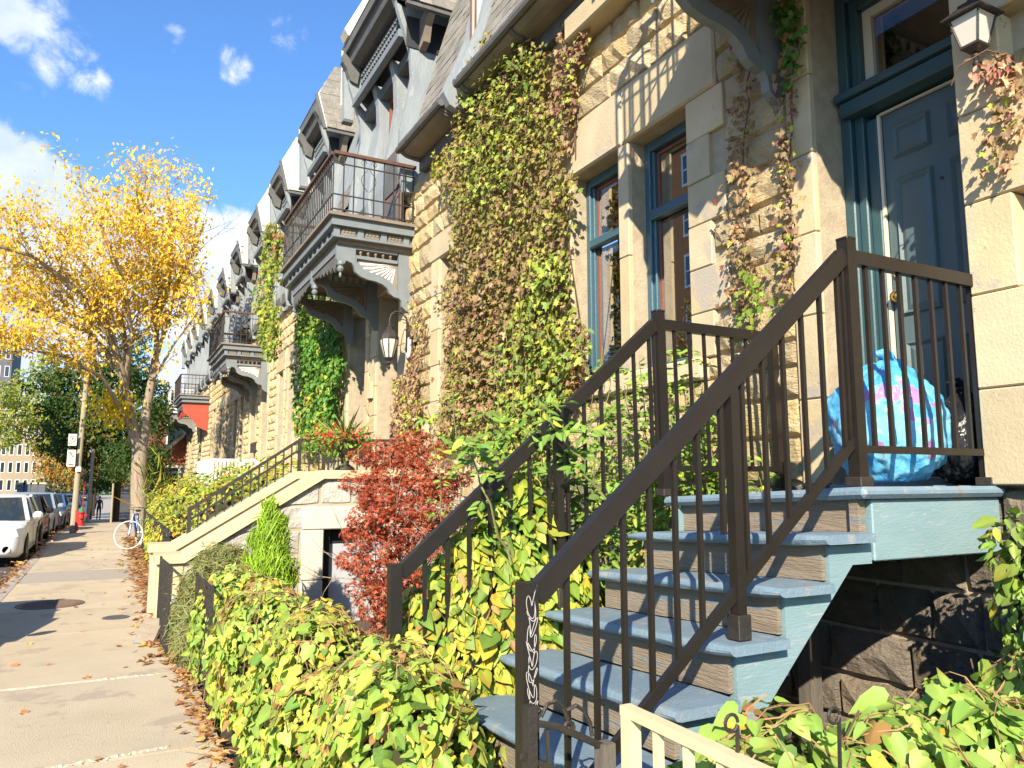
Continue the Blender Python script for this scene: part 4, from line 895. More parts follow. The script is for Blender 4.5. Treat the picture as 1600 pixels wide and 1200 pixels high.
# railings
def tilt_pt(p, far):
    if not far: return Vector(p)
    x, y, z = p; a = -R(3); dy = y-YF; dz = z
    return Vector((x, YF+.04+dy+ (z-.0)*math.tan(R(1.4))-.02, z+tl(YF)))
def railing(far):
    y = YF+.04 if far else YN+.02; P = lambda x, z: tilt_pt((x, y, z), far)
    lab = 'brown black metal stair railing on the far side, overgrown with vines' if far else 'brown black metal stair railing nearest the camera with white scribble on its foot post'
    rt = thing('stair_railing', (2.2, y, 0), lab, 'railing', 'railings of the blue stairs'); I = M['iron']
    def bp(name, a, b_, w1, w2=None): return one(name, I, rt, lambda b: b.bar(a, b_, w1, w2 or w1))
    bp('post', P(1.335, -.02), P(1.335, 1.36), .062); bp('post', P(3.12, 1.69), P(3.12, 2.88), .062); bp('post', P(4.14, 1.69), P(4.14, 2.84), .055)
    bx('post_cap', I, rt, P(3.12, 2.88)-Vector((.034, .034, 0)), P(3.12, 2.88)+Vector((.034, .034, .014)), .003)
    # sloping hand rail (hollow section, 45 x 75) and its bottom rail
    bp('handrail', P(1.366, 1.31), P(3.088, 2.80), .045, .078)
    bp('bottom_rail', P(1.366, .47), P(3.10, 1.905), .028, .042)
    bp('handrail', P(3.152, 2.80), P(4.112, 2.80), .045, .068); bp('bottom_rail', P(3.152, 1.865), P(4.112, 1.865), .028, .036)
    bp('post', P(2.335, 1.085 if not far else 1.085), P(2.335, 2.10), .046)
    bx('post_foot', M['oldiron'], rt, P(2.335, 1.07)-Vector((.035, .035, 0)), P(2.335, 1.17)+Vector((.035, .035, 0)), .003)
    for xx in (3.12, 4.14): bx('post_foot', M['oldiron'], rt, P(xx, 1.69)-Vector((.045, .045, 0)), P(xx, 1.735)+Vector((.045, .045, 0)), .004)
    first = None; sl = (2.80-1.31)/(3.088-1.366); sb = (1.905-.47)/(3.10-1.366)
    xs = [1.50+.128*i for i in range(13)]
    for i, x in enumerate(xs):
        if abs(x-2.335) < .045: continue
        z0 = .47+sb*(x-1.366); z1 = 1.31+sl*(x-1.366)-.03
        if not far and i == 7-1: z0 += .28      # the one whose foot has come loose
        bp('baluster', P(x, z0), P(x, z1), .019)
    for i in range(1, 8):
        x = 3.12+(4.14-3.12)*i/8; bp('baluster', P(x, 1.88), P(x, 2.77), .019)
    bp('baluster', P(3.075, 1.90), P(3.075, 2.76), .019)
    if far: bp('wall_tie', P(4.05, 2.77), Vector((4.24, YF+.08, 2.78)), .016)
    else:
        bp('wall_tie', P(4.14, 2.75), P(4.22, 2.75), .016)
        x0 = 1.335-.0315-.0015
        def gf(b):
            pass
        # marker scribble: a run of flat loops on the camera side of the foot post
        g = MB(); yy = y-.0315-.001; zt = 1.325
        pts = []
        n = 320
        for i in range(n):
            t = i/n*9.2*2*math.pi; q = i/n
            pts.append((1.337+.017*math.sin(t*.95+.6)+.006*math.sin(t*2.3), yy, zt-.47*q+.030*math.sin(t*1.9)+.01*math.sin(t*.9)))
        for a, c in zip(pts[:-1], pts[1:]):
            va, vc = Vector(a), Vector(c); d = (vc-va)
            if d.length < 1e-6: continue
            nn = Vector((-d.z, 0, d.x)).normalized()*.0013
            g.add([va-nn, va+nn, vc+nn, vc-nn], [(0, 1, 2, 3)])
        g.build('scribble', M['graf'], rt)
    return rt
railing(False); railing(True)
def screw(b): b.lathe([(.012, YN-.01), (.012, YN-.016), (.004, YN-.017)], (2.32, 0, 1.26), 8, 'Y')

# ================================================================== BAGS ON THE LANDING
def bagmat(name, cols, rough=.30):
    m = bpy.data.materials.new(name); m.use_nodes = True; t = m.node_tree; n = t.nodes; l = t.links; b = n['Principled BSDF']; b.inputs['Roughness'].default_value = rough; b.inputs['Specular IOR Level'].default_value = .35
    tcn = n.new('ShaderNodeTexCoord'); q = n.new('ShaderNodeTexVoronoi'); q.inputs['Scale'].default_value = 3.2; q.feature = 'SMOOTH_F1'; q.inputs['Smoothness'].default_value = .25
    nz = n.new('ShaderNodeTexNoise'); nz.inputs['Scale'].default_value = 6; nz.inputs['Detail'].default_value = 3
    va = n.new('ShaderNodeVectorMath'); va.operation = 'ADD'; l.new(tcn.outputs['Object'], va.inputs[0]); l.new(nz.outputs['Color'], va.inputs[1]); l.new(tcn.outputs['Object'], nz.inputs['Vector']); l.new(va.outputs[0], q.inputs['Vector'])
    sp = n.new('ShaderNodeSeparateColor'); l.new(q.outputs['Color'], sp.inputs[0])
    cr = n.new('ShaderNodeValToRGB'); cr.color_ramp.interpolation = 'LINEAR'
    while len(cr.color_ramp.elements) < len(cols): cr.color_ramp.elements.new(.5)
    for i, (p, c) in enumerate(cols): cr.color_ramp.elements[i].position = p; cr.color_ramp.elements[i].color = (*c, 1)
    l.new(sp.outputs[0], cr.inputs[0]); l.new(cr.outputs[0], b.inputs['Base Color'])
    bn = n.new('ShaderNodeTexNoise'); bn.inputs['Scale'].default_value = 9; bn.inputs['Detail'].default_value = 5; bn.inputs['Distortion'].default_value = 1.6; l.new(tcn.outputs['Object'], bn.inputs['Vector'])
    bp = n.new('ShaderNodeBump'); bp.inputs['Strength'].default_value = .3; bp.inputs['Distance'].default_value = .05; l.new(bn.outputs['Fac'], bp.inputs['Height']); l.new(bp.outputs[0], b.inputs['Normal'])
    return m
BLUEB = bagmat('translucent_blue_bag', [(0, (.07, .32, .58)), (.40, (.08, .36, .62)), (.60, (.14, .46, .70)), (.74, (.08, .34, .58)), (.84, (.20, .50, .70)), (.90, (.30, .42, .24)), (.95, (.10, .34, .56)), (1, (.40, .16, .36))])
BLACKB = bagmat('glossy_black_bag', [(0, (.012, .012, .014)), (1, (.02, .02, .022))], .12)
def bag(name, c, r, seed, m, lab, cat, knot=True):
    rnd = random.Random(seed); t = thing(name, (c[0], c[1], c[2]-r[2]), lab, cat)
    from mathutils import noise as mn
    nu, nv = 110, 70; vs = []
    for j in range(nv+1):
        ph = math.pi*j/nv
        for i in range(nu):
            a = 2*math.pi*i/nu; d = Vector((math.sin(ph)*math.cos(a), math.sin(ph)*math.sin(a), math.cos(ph)))
            k = 1+.16*mn.noise(d*1.7+Vector((seed, 0, 0)))+.10*abs(mn.noise(d*3.6+Vector((0, seed, 0))))+.07*(.5-abs(mn.noise(d*4.2+Vector((seed, 3, 0)))))+.035*(.4-abs(mn.noise(d*10+Vector((3, seed, 0)))))+.012*(.4-abs(mn.noise(d*24+Vector((3, seed, 7)))))+.012*abs(math.sin(a*7+seed+4*math.sin(ph*3)))*max(0, math.cos(ph))+.035*abs(mn.noise(d*5.5+Vector((seed, 9, 2))))
            z = d.z
            if z < 0: z = -abs(z)**.7*.97
            wd = 1.06-.30*max(0, z)**2
            vs.append((c[0]+r[0]*d.x*k*wd, c[1]+r[1]*d.y*k*wd, max(c[2]-r[2]+.004, c[2]+r[2]*z*k)))
    mb = MB(); mb.add(vs, [(j*nu+i, (j+1)*nu+i, (j+1)*nu+(i+1) % nu, j*nu+(i+1) % nu) for j in range(nv) for i in range(nu)])
    mb.build('body', m, t, smooth=True)
    if knot:
        k2 = MB(); top = Vector((c[0]+.02, c[1], c[2]+r[2]*.92))
        k2.tube([top, top+Vector((.01, -.01, .05)), top+Vector((-.03, 0, .09)), top+Vector((-.09, .02, .085))], [.05, .024, .03, .008], 8); k2.tube([top+Vector((0, 0, .05)), top+Vector((.05, .01, .08)), top+Vector((.09, 0, .06))], [.02, .035, .006], 7); k2.build('knot', m, t, smooth=True)
    return t
bag('recycling_bag', (3.87, 2.80, 2.04), (.30, .26, .335), 3, BLUEB, 'bulging sky blue plastic recycling bag standing on the landing by the teal door', 'recycling bag')
bag('rubbish_bag', (4.30, 2.64, 1.95), (.15, .17, .26), 11, BLACKB, 'glossy black rubbish bag slumped beside the blue bag on the landing', 'rubbish bag')

# ================================================================== WALL LAMPS, PLAQUES, BOXES
def carriage_lamp(c, s, lab, grp=None, arm=None):
    """four-sided tapered lantern; c = centre of the glass"""
    x, y, z = c; t = thing('wall_lantern', (x, y, z), lab, 'wall lamp', grp); I = M['oldiron']
    def sq(b, prof, n=4):
        b.lathe([(r*1.414*s, z+h*s) for r, h in prof], (x, y, 0), n)
    one('glass', M['lampglass'], t, lambda b: sq(b, [(.062, -.13), (.105, .085)]))
    one('roof', I, t, lambda b: sq(b, [(.15, .09), (.152, .10), (.085, .165), (.07, .17), (.065, .20), (.03, .215), (.012, .25), (.004, .27)]))
    one('base', I, t, lambda b: (sq(b, [(.03, -.19), (.07, -.15), (.068, -.13)]), b.lathe([(.012*s, z-.30*s), (.024*s, z-.27*s), (.012*s, z-.24*s), (.026*s, z-.215*s), (.018*s, z-.19*s)], (x, y, 0), 8)))
    for i in (-1, 1):
        for j in (-1, 1):
            one('corner_bar', I, t, lambda b: b.bar((x+i*.065*s, y+j*.065*s, z-.13*s), (x+i*.108*s, y+j*.108*s, z+.088*s), .013*s))
    one('arm', I, t, lambda b: (b.tube(arm or [(x, y, z-.2*s), (x+.06, y, z-.30*s), (x+.16, y, z-.22*s), (4.21, y, z-.1*s)], .011, 6), b.box(((4.17 if not arm else x-.04), (y-.05 if not arm else y+.09), z-.25*s), ((4.20 if not arm else x+.04), (y+.05 if not arm else y+.13), z+.06*s))))
    return t
carriage_lamp((3.98, 2.22, 4.13), .72, 'dark metal carriage lantern with frosted glass right of the teal door')
def onion(c, lab):
    x, y, z = c; t = thing('wall_lantern', c, lab, 'wall lamp'); I = M['oldiron']
    one('glass', M['lampglass'], t, lambda b: b.lathe([(.07, z-.20), (.10, z-.1), (.135, z+.02), (.14, z+.08), (.12, z+.12)], (x, y, 0), 8))
    one('crown', I, t, lambda b: b.lathe([(.15, z+.09), (.15, z+.13), (.125, z+.18), (.08, z+.24), (.05, z+.26), (.055, z+.29), (.02, z+.31), (.014, z+.42)], (x, y, 0), 8))
    one('finial', I, t, lambda b: b.lathe([(.012, z-.40), (.03, z-.36), (.015, z-.33), (.05, z-.29), (.03, z-.26), (.075, z-.22), (.075, z-.20)], (x, y, 0), 8))
    for k in range(8):
        a = 2*math.pi*(k+.5)/8; one('rib', I, t, lambda b: b.tube([(x+q*math.cos(a), y+q*math.sin(a), z+h) for q, h in ((.075, -.21), (.105, -.1), (.14, .02), (.145, .09))], .009, 4))
    pts = [(x, y, z+.42), (x+.02, y, z+.50), (x+.09, y, z+.56), (x+.20, y, z+.55), (x+.28, y, z+.47), (x+.30, y, z+.35), (x+.30, y, z+.02), (x+.27, y, z-.06)]
    one('swan_neck', I, t, lambda b: (b.tube(pts, .016, 6), b.tube([(x+.24-.07*math.cos(k*.5)*(1-k/14), y, z+.40+.05*math.sin(k*.5)*(1-k/14)) for k in range(12)], .008, 5), b.box((x+.29, y-.04, z-.1), (4.195, y+.04, z+.3))))
    return t
onion((3.84, 11.5, 3.86), 'ornate black lantern with tulip glass hanging from a swan neck beside the stone doorway')
pl = thing('house_number_plaque', (4.17, 11.42, 3.83), 'small oval white plaque with dark rim beside the stone doorway', 'plaque')
for nm, rr, dd, mm in (('rim', .2, 0, M['oldiron']), ('face', .155, -.012, M['white'])):
    q = MB(); q.prism([(11.42+rr*.82*math.cos(a*math.pi/14), 3.83+rr*1.1*math.sin(a*math.pi/14)) for a in range(28)], 4.145+dd, 4.185, 'X'); q.build(nm, mm, pl)
def mailbox(y, z, lab, X=4.05):
    t = thing('letter_box', (X, y, z), lab, 'letter box'); one('box', M['oldiron'], t, lambda b: b.prism([(X, z), (X, z+.28), (X+.03, z+.33), (X+.13, z+.36), (X+.13, z)], y-.13, y+.13)); bx('flap', M['oldiron'], t, (X-.012, y-.12, z+.22), (X-.002, y+.12, z+.30), .003)
mailbox(11.88, 2.35, 'dark letter box on the wall by the near stone doorway'); mailbox(13.6, 2.1, 'black letter box between the two stone doorways')
mailbox(26.0, 2.6, 'small dark lamp box on the wall beyond the white porch fence')
mb_ = thing('wall_tablet', (4.17, 13.5, 3.3), 'small square stone tablet on the pier between the doorways', 'tablet'); bx('tablet', M['ashlar'], mb_, (4.13, 13.38, 3.2), (4.19, 13.62, 3.5))

# ================================================================== STOOP OF THE SECOND HOUSE
SB = thing('stone_stoop', (1.9, 10, 0), 'pale stone stoop with cream sloping cap walls and a grey basement door', 'stoop')
Yn, Yf2 = 9.4, 10.95
def ramp(y0, y1, X=0):
    capp = [(.50, .80), (.50, .90), (.78, .90), (2.32, 1.84), (4.18, 1.84), (4.18, 1.74), (2.34, 1.74), (.80, .80)]
    one('cap_stone', M['cap'], SB, lambda b: b.prism([(a+X, c) for a, c in capp], y0-.05, y1+.05))
ramp(Yn, Yn+.34); ramp(Yf2, Yf2+.32)
opS = (2.36, 3.20, -.3, 1.12)
# side wall (its face looks down the street toward the camera): courses of rock-faced blocks
def inwall(x, z): return z < (.80 if x < .80 else min(1.74, .80+(x-.80)*.94/1.54))
mbw = MB(); mbw.prism([(.54, -.3), (.54, .795), (.80, .795), (2.34, 1.735), (2.355, 1.735), (2.355, -.3)], Yn+.03, Yn+.30); mbw.prism([(2.357, 1.13), (2.357, 1.735), (4.18, 1.735), (4.18, 1.13)], Yn+.03, Yn+.30); mbw.prism([(3.205, -.3), (3.205, 1.128), (4.18, 1.128), (4.18, -.3)], Yn+.03, Yn+.30)
mbw.prism([(.54, -.3), (.54, .795), (.80, .795), (2.34, 1.735), (4.18, 1.735), (4.18, -.3)], Yf2+.03, Yf2+.29); mbw.build('wall', M['mortar'], SB)
WR = []
for q in range(8):
    me = WROCK[q].copy(); me.name = 'stone'
    for v in me.vertices: v.co = (v.co.y, v.co.x, v.co.z)
    me.update(); WR.append(me)
off = wloc(SB); zc = [0, .27, .55, .83, 1.12, 1.42, 1.735]
for j, (za, zb) in enumerate(zip(zc[:-1], zc[1:])):
    x = .56
    while x < 4.1:
        l = random.uniform(.38, .72); a, b_ = x, x+l; x = b_
        if b_ > 2.08 and a < 3.46 and zb < 1.37: 
            if a < 2.08 and 2.08-a > .1: b_ = 2.08
            elif b_ > 3.46 and b_-3.46 > .1: a = 3.46
            else: continue
        # top follows the slope under the cap
        cut = lambda xx: (.795 if xx < .80 else min(1.735, .795+(xx-.80)*.94/1.54))
        if cut(a) < za+.06 and cut(b_) < za+.06: continue
        me = random.choice(WR)
        if cut(a) >= zb-.001 and cut(b_) >= zb-.001:
            o = bpy.data.objects.new('stone', me); COL.objects.link(o); o.parent = SB; o.location = Vector((a+.005, Yn+.035, za+.005))-off; o.scale = (b_-a-.01, .55, zb-za-.01)
        else:
            mq = MB(); P = []
            for v in me.vertices:
                xx = a+.005+v.co.x*(b_-a-.01); zt = max(za+.02, min(zb, cut(xx)))-.005; P.append((xx, Yn+.035+v.co.y*.55, za+.005+v.co.z*(zt-za-.005)))
            mq.add(P, [tuple(p.vertices) for p in me.polygons]); mq.build('stone', M['white_rock'], SB)
for (a, b_, c, d) in ((2.09, 2.357, -.2, .52), (2.09, 2.357, .525, 1.118), (3.203, 3.45, -.2, .52), (3.203, 3.45, .525, 1.118), (2.09, 3.45, 1.123, 1.395)): bx('dressed_block', M['white_ash'], SB, (a+.003, Yn-.03, c), (b_-.003, Yn+.10, d), .012)
bd = part('basement_door', SB, (2.8, Yn+.3, 0)); bx('leaf', mat('pale_grey_door_paint', (.42, .44, .47), (.38, .40, .43), 2, .5), bd, (2.47, Yn+.20, -.1), (3.2, Yn+.25, .93)); bx('dark_frame', M['dark'], bd, (2.358, Yn+.12, -.2), (2.468, Yn+.2, 1.12)); bx('dark_frame', M['dark'], bd, (2.469, Yn+.19, .935), (3.203, Yn+.27, 1.12))
one('end_pier', M['ashlar'], SB, lambda b: b.cbox((.535, Yn, -.05), (.80, Yn+.34, .79), .01))
one('end_pier', M['ashlar'], SB, lambda b: b.cbox((.535, Yf2, -.05), (.80, Yf2+.32, .79), .01))
for k in range(9):
    bx('step', M['ashlar'], SB, (.66+k*.24, Yn+.345, 0), (4.1, Yf2-.006, .17+k*.19), .01)
one('landing', M['cap'], SB, lambda b: b.box((2.85, Yn+.346, 1.692), (4.1, Yf2-.007, 1.80)))
# iron railings of the stoop
def stoop_rail(y, lab):
    t = thing('stoop_railing', (1.8, y, .9), lab, 'railing', 'iron railings of the stone stoop'); I = M['oldiron']
    def bp(n_, a, c, w_): one(n_, I, t, lambda b: b.bar(a, c, w_))
    bp('handrail', (.98, y, 1.33), (2.40, y, 2.29), .04); bp('handrail', (2.40, y, 2.29), (4.1, y, 2.32), .04); bp('mid_rail', (1.0, y, 1.20), (2.40, y, 2.15), .028)
    bp('post', (.98, y, .905), (.98, y, 1.36), .05); bp('post', (2.40, y, 1.845), (2.40, y, 2.31), .045); bp('post', (2.75, y, 1.845), (2.75, y, 2.31), .045)
    for k in range(1, 13):
        x = .98+(2.40-.98)*k/13; bp('baluster', (x, y, .89+(x-.78)*.61), (x, y, 1.31+(x-.98)*.676), .018)
    for k in range(1, 12):
        x = 2.40+1.7*k/12; bp('baluster', (x, y, 1.845), (x, y, 2.29), .018)
stoop_rail(11.1, 'thin black iron railing with double top rails along the far side of the stone stoop')
carriage_lamp((2.92, Yn-.13, 1.36), .8, 'small black lantern above the basement door behind the red maple', arm=[(2.92, Yn-.13, 1.2), (2.92, Yn-.1, 1.12), (2.92, Yn, 1.2)])
# planter on the stoop
PT = thing('flower_urn', (2.75, 9.95, 1.8), 'dark urn of red flowers and spiky grass on the stone stoop', 'planter')
one('urn', M['oldiron'], PT, lambda b: b.lathe([(.14, 1.84), (.12, 1.88), (.05, 1.93), (.06, 2.0), (.17, 2.08), (.22, 2.22), (.25, 2.24), (.2, 2.25)], (2.75, 9.95, 0), 16), smooth=True)

# ================================================================== ACROSS THE STREET (seen in the window panes)
def slabhouse(name, lab, x0, x1, y0, y1, h, m, nfl, nb, side='X', wm=None, base=0., face=None, group=None, parts=True):
    t = thing(name, ((x0+x1)/2, (y0+y1)/2, base), lab, 'building', group)
    bx('wall', m, t, (x0, y0, base-3), (x1, y1, base+h), .02); bx('roof', M['greywall'], t, (x0-.2, y0-.2, base+h+.004), (x1+.2, y1+.2, base+h+.35), .02)
    wf = None; lp = None
    for k in range(nfl):
        for i in range(nb):
            zc = base+h*(k+.55)/nfl; hh = h/nfl*.28
            if side == 'X': c = (x1, y0+(y1-y0)*(i+.5)/nb, zc); sx, sy = .05, min(.6, (y1-y0)/nb*.17)
            else: c = (x0+(x1-x0)*(i+.5)/nb, y0, zc); sx, sy = min(.6, (x1-x0)/nb*.22), .05
            if wf is None:
                def fr(b):
                    if side == 'X': b.box((c[0]-.02, c[1]-sy-.12, c[2]-hh-.12), (c[0]+.05, c[1]+sy+.12, c[2]-hh)); b.box((c[0]-.02, c[1]-sy-.12, c[2]+hh), (c[0]+.05, c[1]+sy+.12, c[2]+hh+.14)); b.box((c[0]-.02, c[1]-sy-.1, c[2]-hh), (c[0]+.04, c[1]-sy, c[2]+hh)); b.box((c[0]-.02, c[1]+sy, c[2]-hh), (c[0]+.04, c[1]+sy+.1, c[2]+hh)); b.box((c[0]-.02, c[1]-sy, c[2]-.04), (c[0]+.03, c[1]+sy, c[2]+.04))
                    else: b.box((c[0]-sx-.12, c[1]-.05, c[2]-hh-.12), (c[0]+sx+.12, c[1]+.02, c[2]-hh)); b.box((c[0]-sx-.12, c[1]-.05, c[2]+hh), (c[0]+sx+.12, c[1]+.02, c[2]+hh+.14)); b.box((c[0]-sx-.1, c[1]-.04, c[2]-hh), (c[0]-sx, c[1]+.02, c[2]+hh)); b.box((c[0]+sx, c[1]-.04, c[2]-hh), (c[0]+sx+.1, c[1]+.02, c[2]+hh))
                wf = one('window', M['white'], t, fr)
                def pnf(b):
                    if side == 'X': b.box((c[0]-.01, c[1]-sy, c[2]-hh), (c[0]+.012, c[1]+sy, c[2]+hh))
                    else: b.box((c[0]-sx, c[1]-.012, c[2]-hh), (c[0]+sx, c[1]+.01, c[2]+hh))
                lp = one('pane', M['carglass'], wf, pnf); c0 = c
            else:
                w_ = wf.copy(); COL.objects.link(w_); w_.location = Vector(c)-Vector(c0); p_ = lp.copy(); COL.objects.link(p_); p_.parent = w_
    return t
slabhouse('brick_house', 'tall orange brick apartment house mirrored in the blue framed windows', -28, -17.5, 23, 41, 19.5, M['brick'], 7, 9)
slabhouse('brick_house', 'low orange brick house across the street, nearer than the tall one', -28, -17.5, 4, 19.5, 9, M['brick'], 3, 5)

# ================================================================== TREES
def grow(b, p, d, L_, r, depth, out, rnd, up=.25, spread=.7, n=5, keep=.62):
    pts = [p.copy()]; rs = [r]; k = 5; q = p.copy(); dd = d.copy()
    for i in range(k):
        dd = (dd+Vector((rnd.gauss(0, .13), rnd.gauss(0, .13), rnd.gauss(0, .10)+up*.12))).normalized(); q = q+dd*L_/k; pts.append(q.copy()); rs.append(r*(1-.45*(i+1)/k))
    b.tube(pts, rs, 6 if depth > 1 else 4, cap=False)
    if depth <= 1: out += [pts[j].lerp(pts[j+1], rnd.random()) for j in range(1, k)]+[pts[-1]]
    if depth > 0:
        for j in range(n):
            i = rnd.randint(2, k); bd = (dd+Vector((rnd.gauss(0, spread), rnd.gauss(0, spread), rnd.gauss(.12, spread*.7)))).normalized()
            grow(b, pts[i], bd, L_*rnd.uniform(.5, .8), rs[i]*.6, depth-1, out, rnd, up, spread, n)
def ytree():
    t = thing('ash_tree', (.95, 27, 0), 'tall pavement tree with forked grey trunk and golden yellow autumn leaves', 'tree')
    rnd = random.Random(5); b = MB(); Y0 = 27
    def P(x, y, dy=0): return at(x, y, Y=Y0+dy)
    base = P(217, 838); base.z = -.1
    trunk = [base, P(217, 790), P(216, 745), P(219, 705)]
    b.tube(trunk, [.30, .245, .225, .235], 12, cap=False)
    b.tube([P(219, 708), P(211, 680), P(203, 650), P(196, 615)], [.21, .19, .17, .15], 10, cap=False); b.tube([P(220, 708), P(226, 672), P(229, 640), P(236, 600), P(243, 560)], [.17, .15, .135, .125, .12], 10, cap=False)
    limbs = [([(196, 615, 0), (190, 575, -.3), (172, 525, -.8), (150, 490, -1.2), (105, 440, -1.8), (50, 400, -2.4), (-20, 380, -3)], .13), ([(196, 615, 0), (200, 560, .5), (190, 500, .9), (160, 450, 1.2), (120, 400, 1.5), (85, 350, 1.7)], .10),
             ([(190, 575, -.3), (140, 520, .5), (90, 500, 1.), (20, 470, 1.4), (-60, 450, 1.8)], .075), ([(243, 560, 0), (256, 520, -.4), (266, 480, -.7), (285, 430, -1.), (303, 395, -1.3), (318, 350, -1.6)], .085),
             ([(243, 560, 0), (246, 500, .5), (262, 450, .7), (268, 400, .9), (268, 330, 1.1), (258, 285, 1.2)], .085), ([(246, 500, .3), (250, 450, -.2), (235, 390, -.6), (218, 330, -.9), (212, 290, -1.1)], .075),
             ([(196, 600, 0), (205, 520, -1), (195, 450, -1.5), (175, 390, -1.8), (150, 340, -2.0)], .09), ([(211, 680, 0), (160, 590, -1.2), (110, 560, -2), (40, 545, -2.6), (-30, 560, -3)], .07), ([(236, 600, 0), (270, 540, -1), (300, 500, -1.5), (320, 470, -1.8)], .05)]
    tips_ = []
    for pts, r in limbs:
        pp = [P(*q) for q in pts]; n = len(pp); rs = [r*(1-.72*i/(n-1)) for i in range(n)]; b.tube(pp, rs, 7, cap=False)
        for i in range(1, n):
            d0 = (pp[i]-pp[i-1]).normalized(); m_ = 5 if i > 1 else 2
            for k in range(m_):
                q = pp[i-1].lerp(pp[i], rnd.random()); d = (d0*.5+Vector((rnd.gauss(0, .6), rnd.gauss(0, .6), abs(rnd.gauss(.35, .45))))).normalized()
                grow(b, q, d, rnd.uniform(.9, 1.7), rs[i]*.42, 1, tips_, rnd, .3, .6, 4)
        tips_ += pp[2:]
    b.build('trunk', M['bark'], t, smooth=True)
    tp = np.array([tuple(p) for p in tips_]); n = 23000; idx = rng.integers(0, len(tp), n)
    # fewer leaves toward the thin top of the right half
    pos = tp[idx]+rng.normal(0, .21, (n, 3)); zz = pos[:, 2]; lim = at(312, 400, Y=27).x+np.minimum(0, (6.2-zz)*.0); keep = (pos[:, 0] < lim+rng.normal(0, .25, n)) & (~((zz < 6.6) & (np.abs(pos[:, 0]-.9) < 1.5) & (rng.random(n) < .75))) & (rng.random(n) < np.clip(1.4-(zz-8.2)*.26, .12, 1)); pos = pos[keep]
    n = len(pos); foliage(t, 'simple', PAL['ytree'], pos, rvec(n)*.8+np.array([-.5, -.65, .5]), tips(n, j=.9), rng.uniform(.10, .19, n), m=M['treeleaf'], name='crown')
    # hanging sprays low on the trunk
    c = P(176, 636, -.3); n = 650; pos = np.array(tuple(c))+rng.normal(0, 1, (n, 3))*np.array([.30, .3, .32]); foliage(t, 'simple', [(3, (.62, .52, .04)), (1, (.55, .36, .04))], pos, rvec(n)+np.array([-.2, -.3, .6]), tips(n, j=.6), rng.uniform(.10, .19, n), m=M['treeleaf'], name='low_spray')
    return t
ytree()
def dtree(name, lab, base, h, blobs, pal, nl, ls, seed, trunk_r=.2, group=None, core=.55, corem_=None):
    t = thing(name, base, lab, 'tree', group); rnd = random.Random(seed); b = MB(); bs = Vector(base)
    b.tube([bs+Vector((0, 0, -.3)), bs+Vector((.05, 0, h*.3)), bs+Vector((-.05, .05, h*.6)), bs+Vector((0, 0, h*.85))], [trunk_r, trunk_r*.8, trunk_r*.5, trunk_r*.15], 8, cap=False)
    for bl in blobs:
        c = Vector(bl[:3]); s_ = bs+Vector((0, 0, h*rnd.uniform(.25, .5))); b.tube([s_, s_.lerp(c, .5)+Vector((0, 0, .2)), c], [trunk_r*.35, trunk_r*.25, trunk_r*.08], 5, cap=False)
    b.build('trunk', M['darkbark'], t)
    # each big lobe breaks into clumps
    cl = []
    for (cx, cy, cz, rx, ry, rz) in blobs:
        for k in range(9):
            d = rvec(1)[0]; q = rng.uniform(.45, .95); s_ = rng.uniform(.28, .5); cl.append((cx+d[0]*rx*q, cy+d[1]*ry*q, cz+d[2]*rz*q, rx*s_, ry*s_, rz*s_))
    p, nr = shell(cl, nl, .35, 1.12, .9); foliage(t, 'simple', pal, p, nr+np.array([-.1, -.2, .5]), tips(len(p), j=1), rng.uniform(ls*.7, ls*1.3, len(p)), m=M['treeleaf'], name='crown')
    return t
def B_(px, py, Y, r, rz=None):
    p = at(px, py, Y=Y); return (p.x, p.y, p.z, r, r, rz or r)
Yd = 50
dtree('maple_tree', 'dense dark green tree standing behind the yellow tree', (at(180, 800, Y=Yd).x, Yd, gz(Yd)), 8, [B_(150, 580, Yd, 1.9), B_(185, 560, Yd, 1.7), B_(120, 600, Yd, 1.8), B_(215, 610, Yd, 2.0), B_(170, 650, Yd, 2.3), B_(140, 690, Yd, 2.0), B_(215, 680, Yd, 2.2), B_(180, 720, Yd, 1.8), B_(95, 640, Yd, 1.7), B_(85, 605, Yd, 1.6), B_(110, 690, Yd, 1.7), B_(245, 640, Yd+2, 1.7), B_(160, 615, Yd, 2.2)], PAL['dtree'], 24000, .24, 3, .22)
Yd = 68
dtree('maple_tree', 'bright yellow green tree leaning out over the parked cars', (at(140, 790, Y=Yd).x, Yd, gz(Yd)), 8, [B_(55, 640, Yd, 2.1), B_(30, 615, Yd, 1.9), B_(25, 670, Yd, 1.7), B_(85, 610, Yd, 1.9), B_(85, 685, Yd, 1.6, 1.0), B_(100, 660, Yd, 2.0), B_(75, 575, Yd, 1.4)], PAL['gtree'], 9500, .27, 4, .2, core=.45)
Yd = 80
dtree('maple_tree', 'orange tinted tree over the far end of the pavement', (at(145, 790, Y=Yd).x, Yd, gz(Yd)), 8, [B_(120, 720, Yd, 2.2), B_(150, 705, Yd, 2.2), B_(100, 735, Yd, 1.8, 1.2), B_(180, 735, Yd, 2.2, 1.5), B_(80, 700, Yd, 1.8)], PAL['otree'], 5500, .3, 5, .2)
for i, (px, py, Yq, r, pal, lab) in enumerate([(100, 725, 140, 5, 'otree', 'distant orange tree above the far traffic'), (75, 735, 190, 5, 'gtree', 'distant green tree at the end of the street'), (120, 735, 200, 6, 'otree', 'distant yellow tree closing the street'), (150, 730, 170, 7, 'dtree', 'distant dark tree right of the far traffic')]):
    dtree('street_tree', lab, (at(px, 745, Y=Yq).x, Yq, gz(Yq)), r*1.6, [B_(px, py, Yq, r), B_(px+6, py+3, Yq, r*.8), B_(px-7, py+2, Yq, r*.8)], PAL[pal], 1500, r*.12, 20+i, .3)
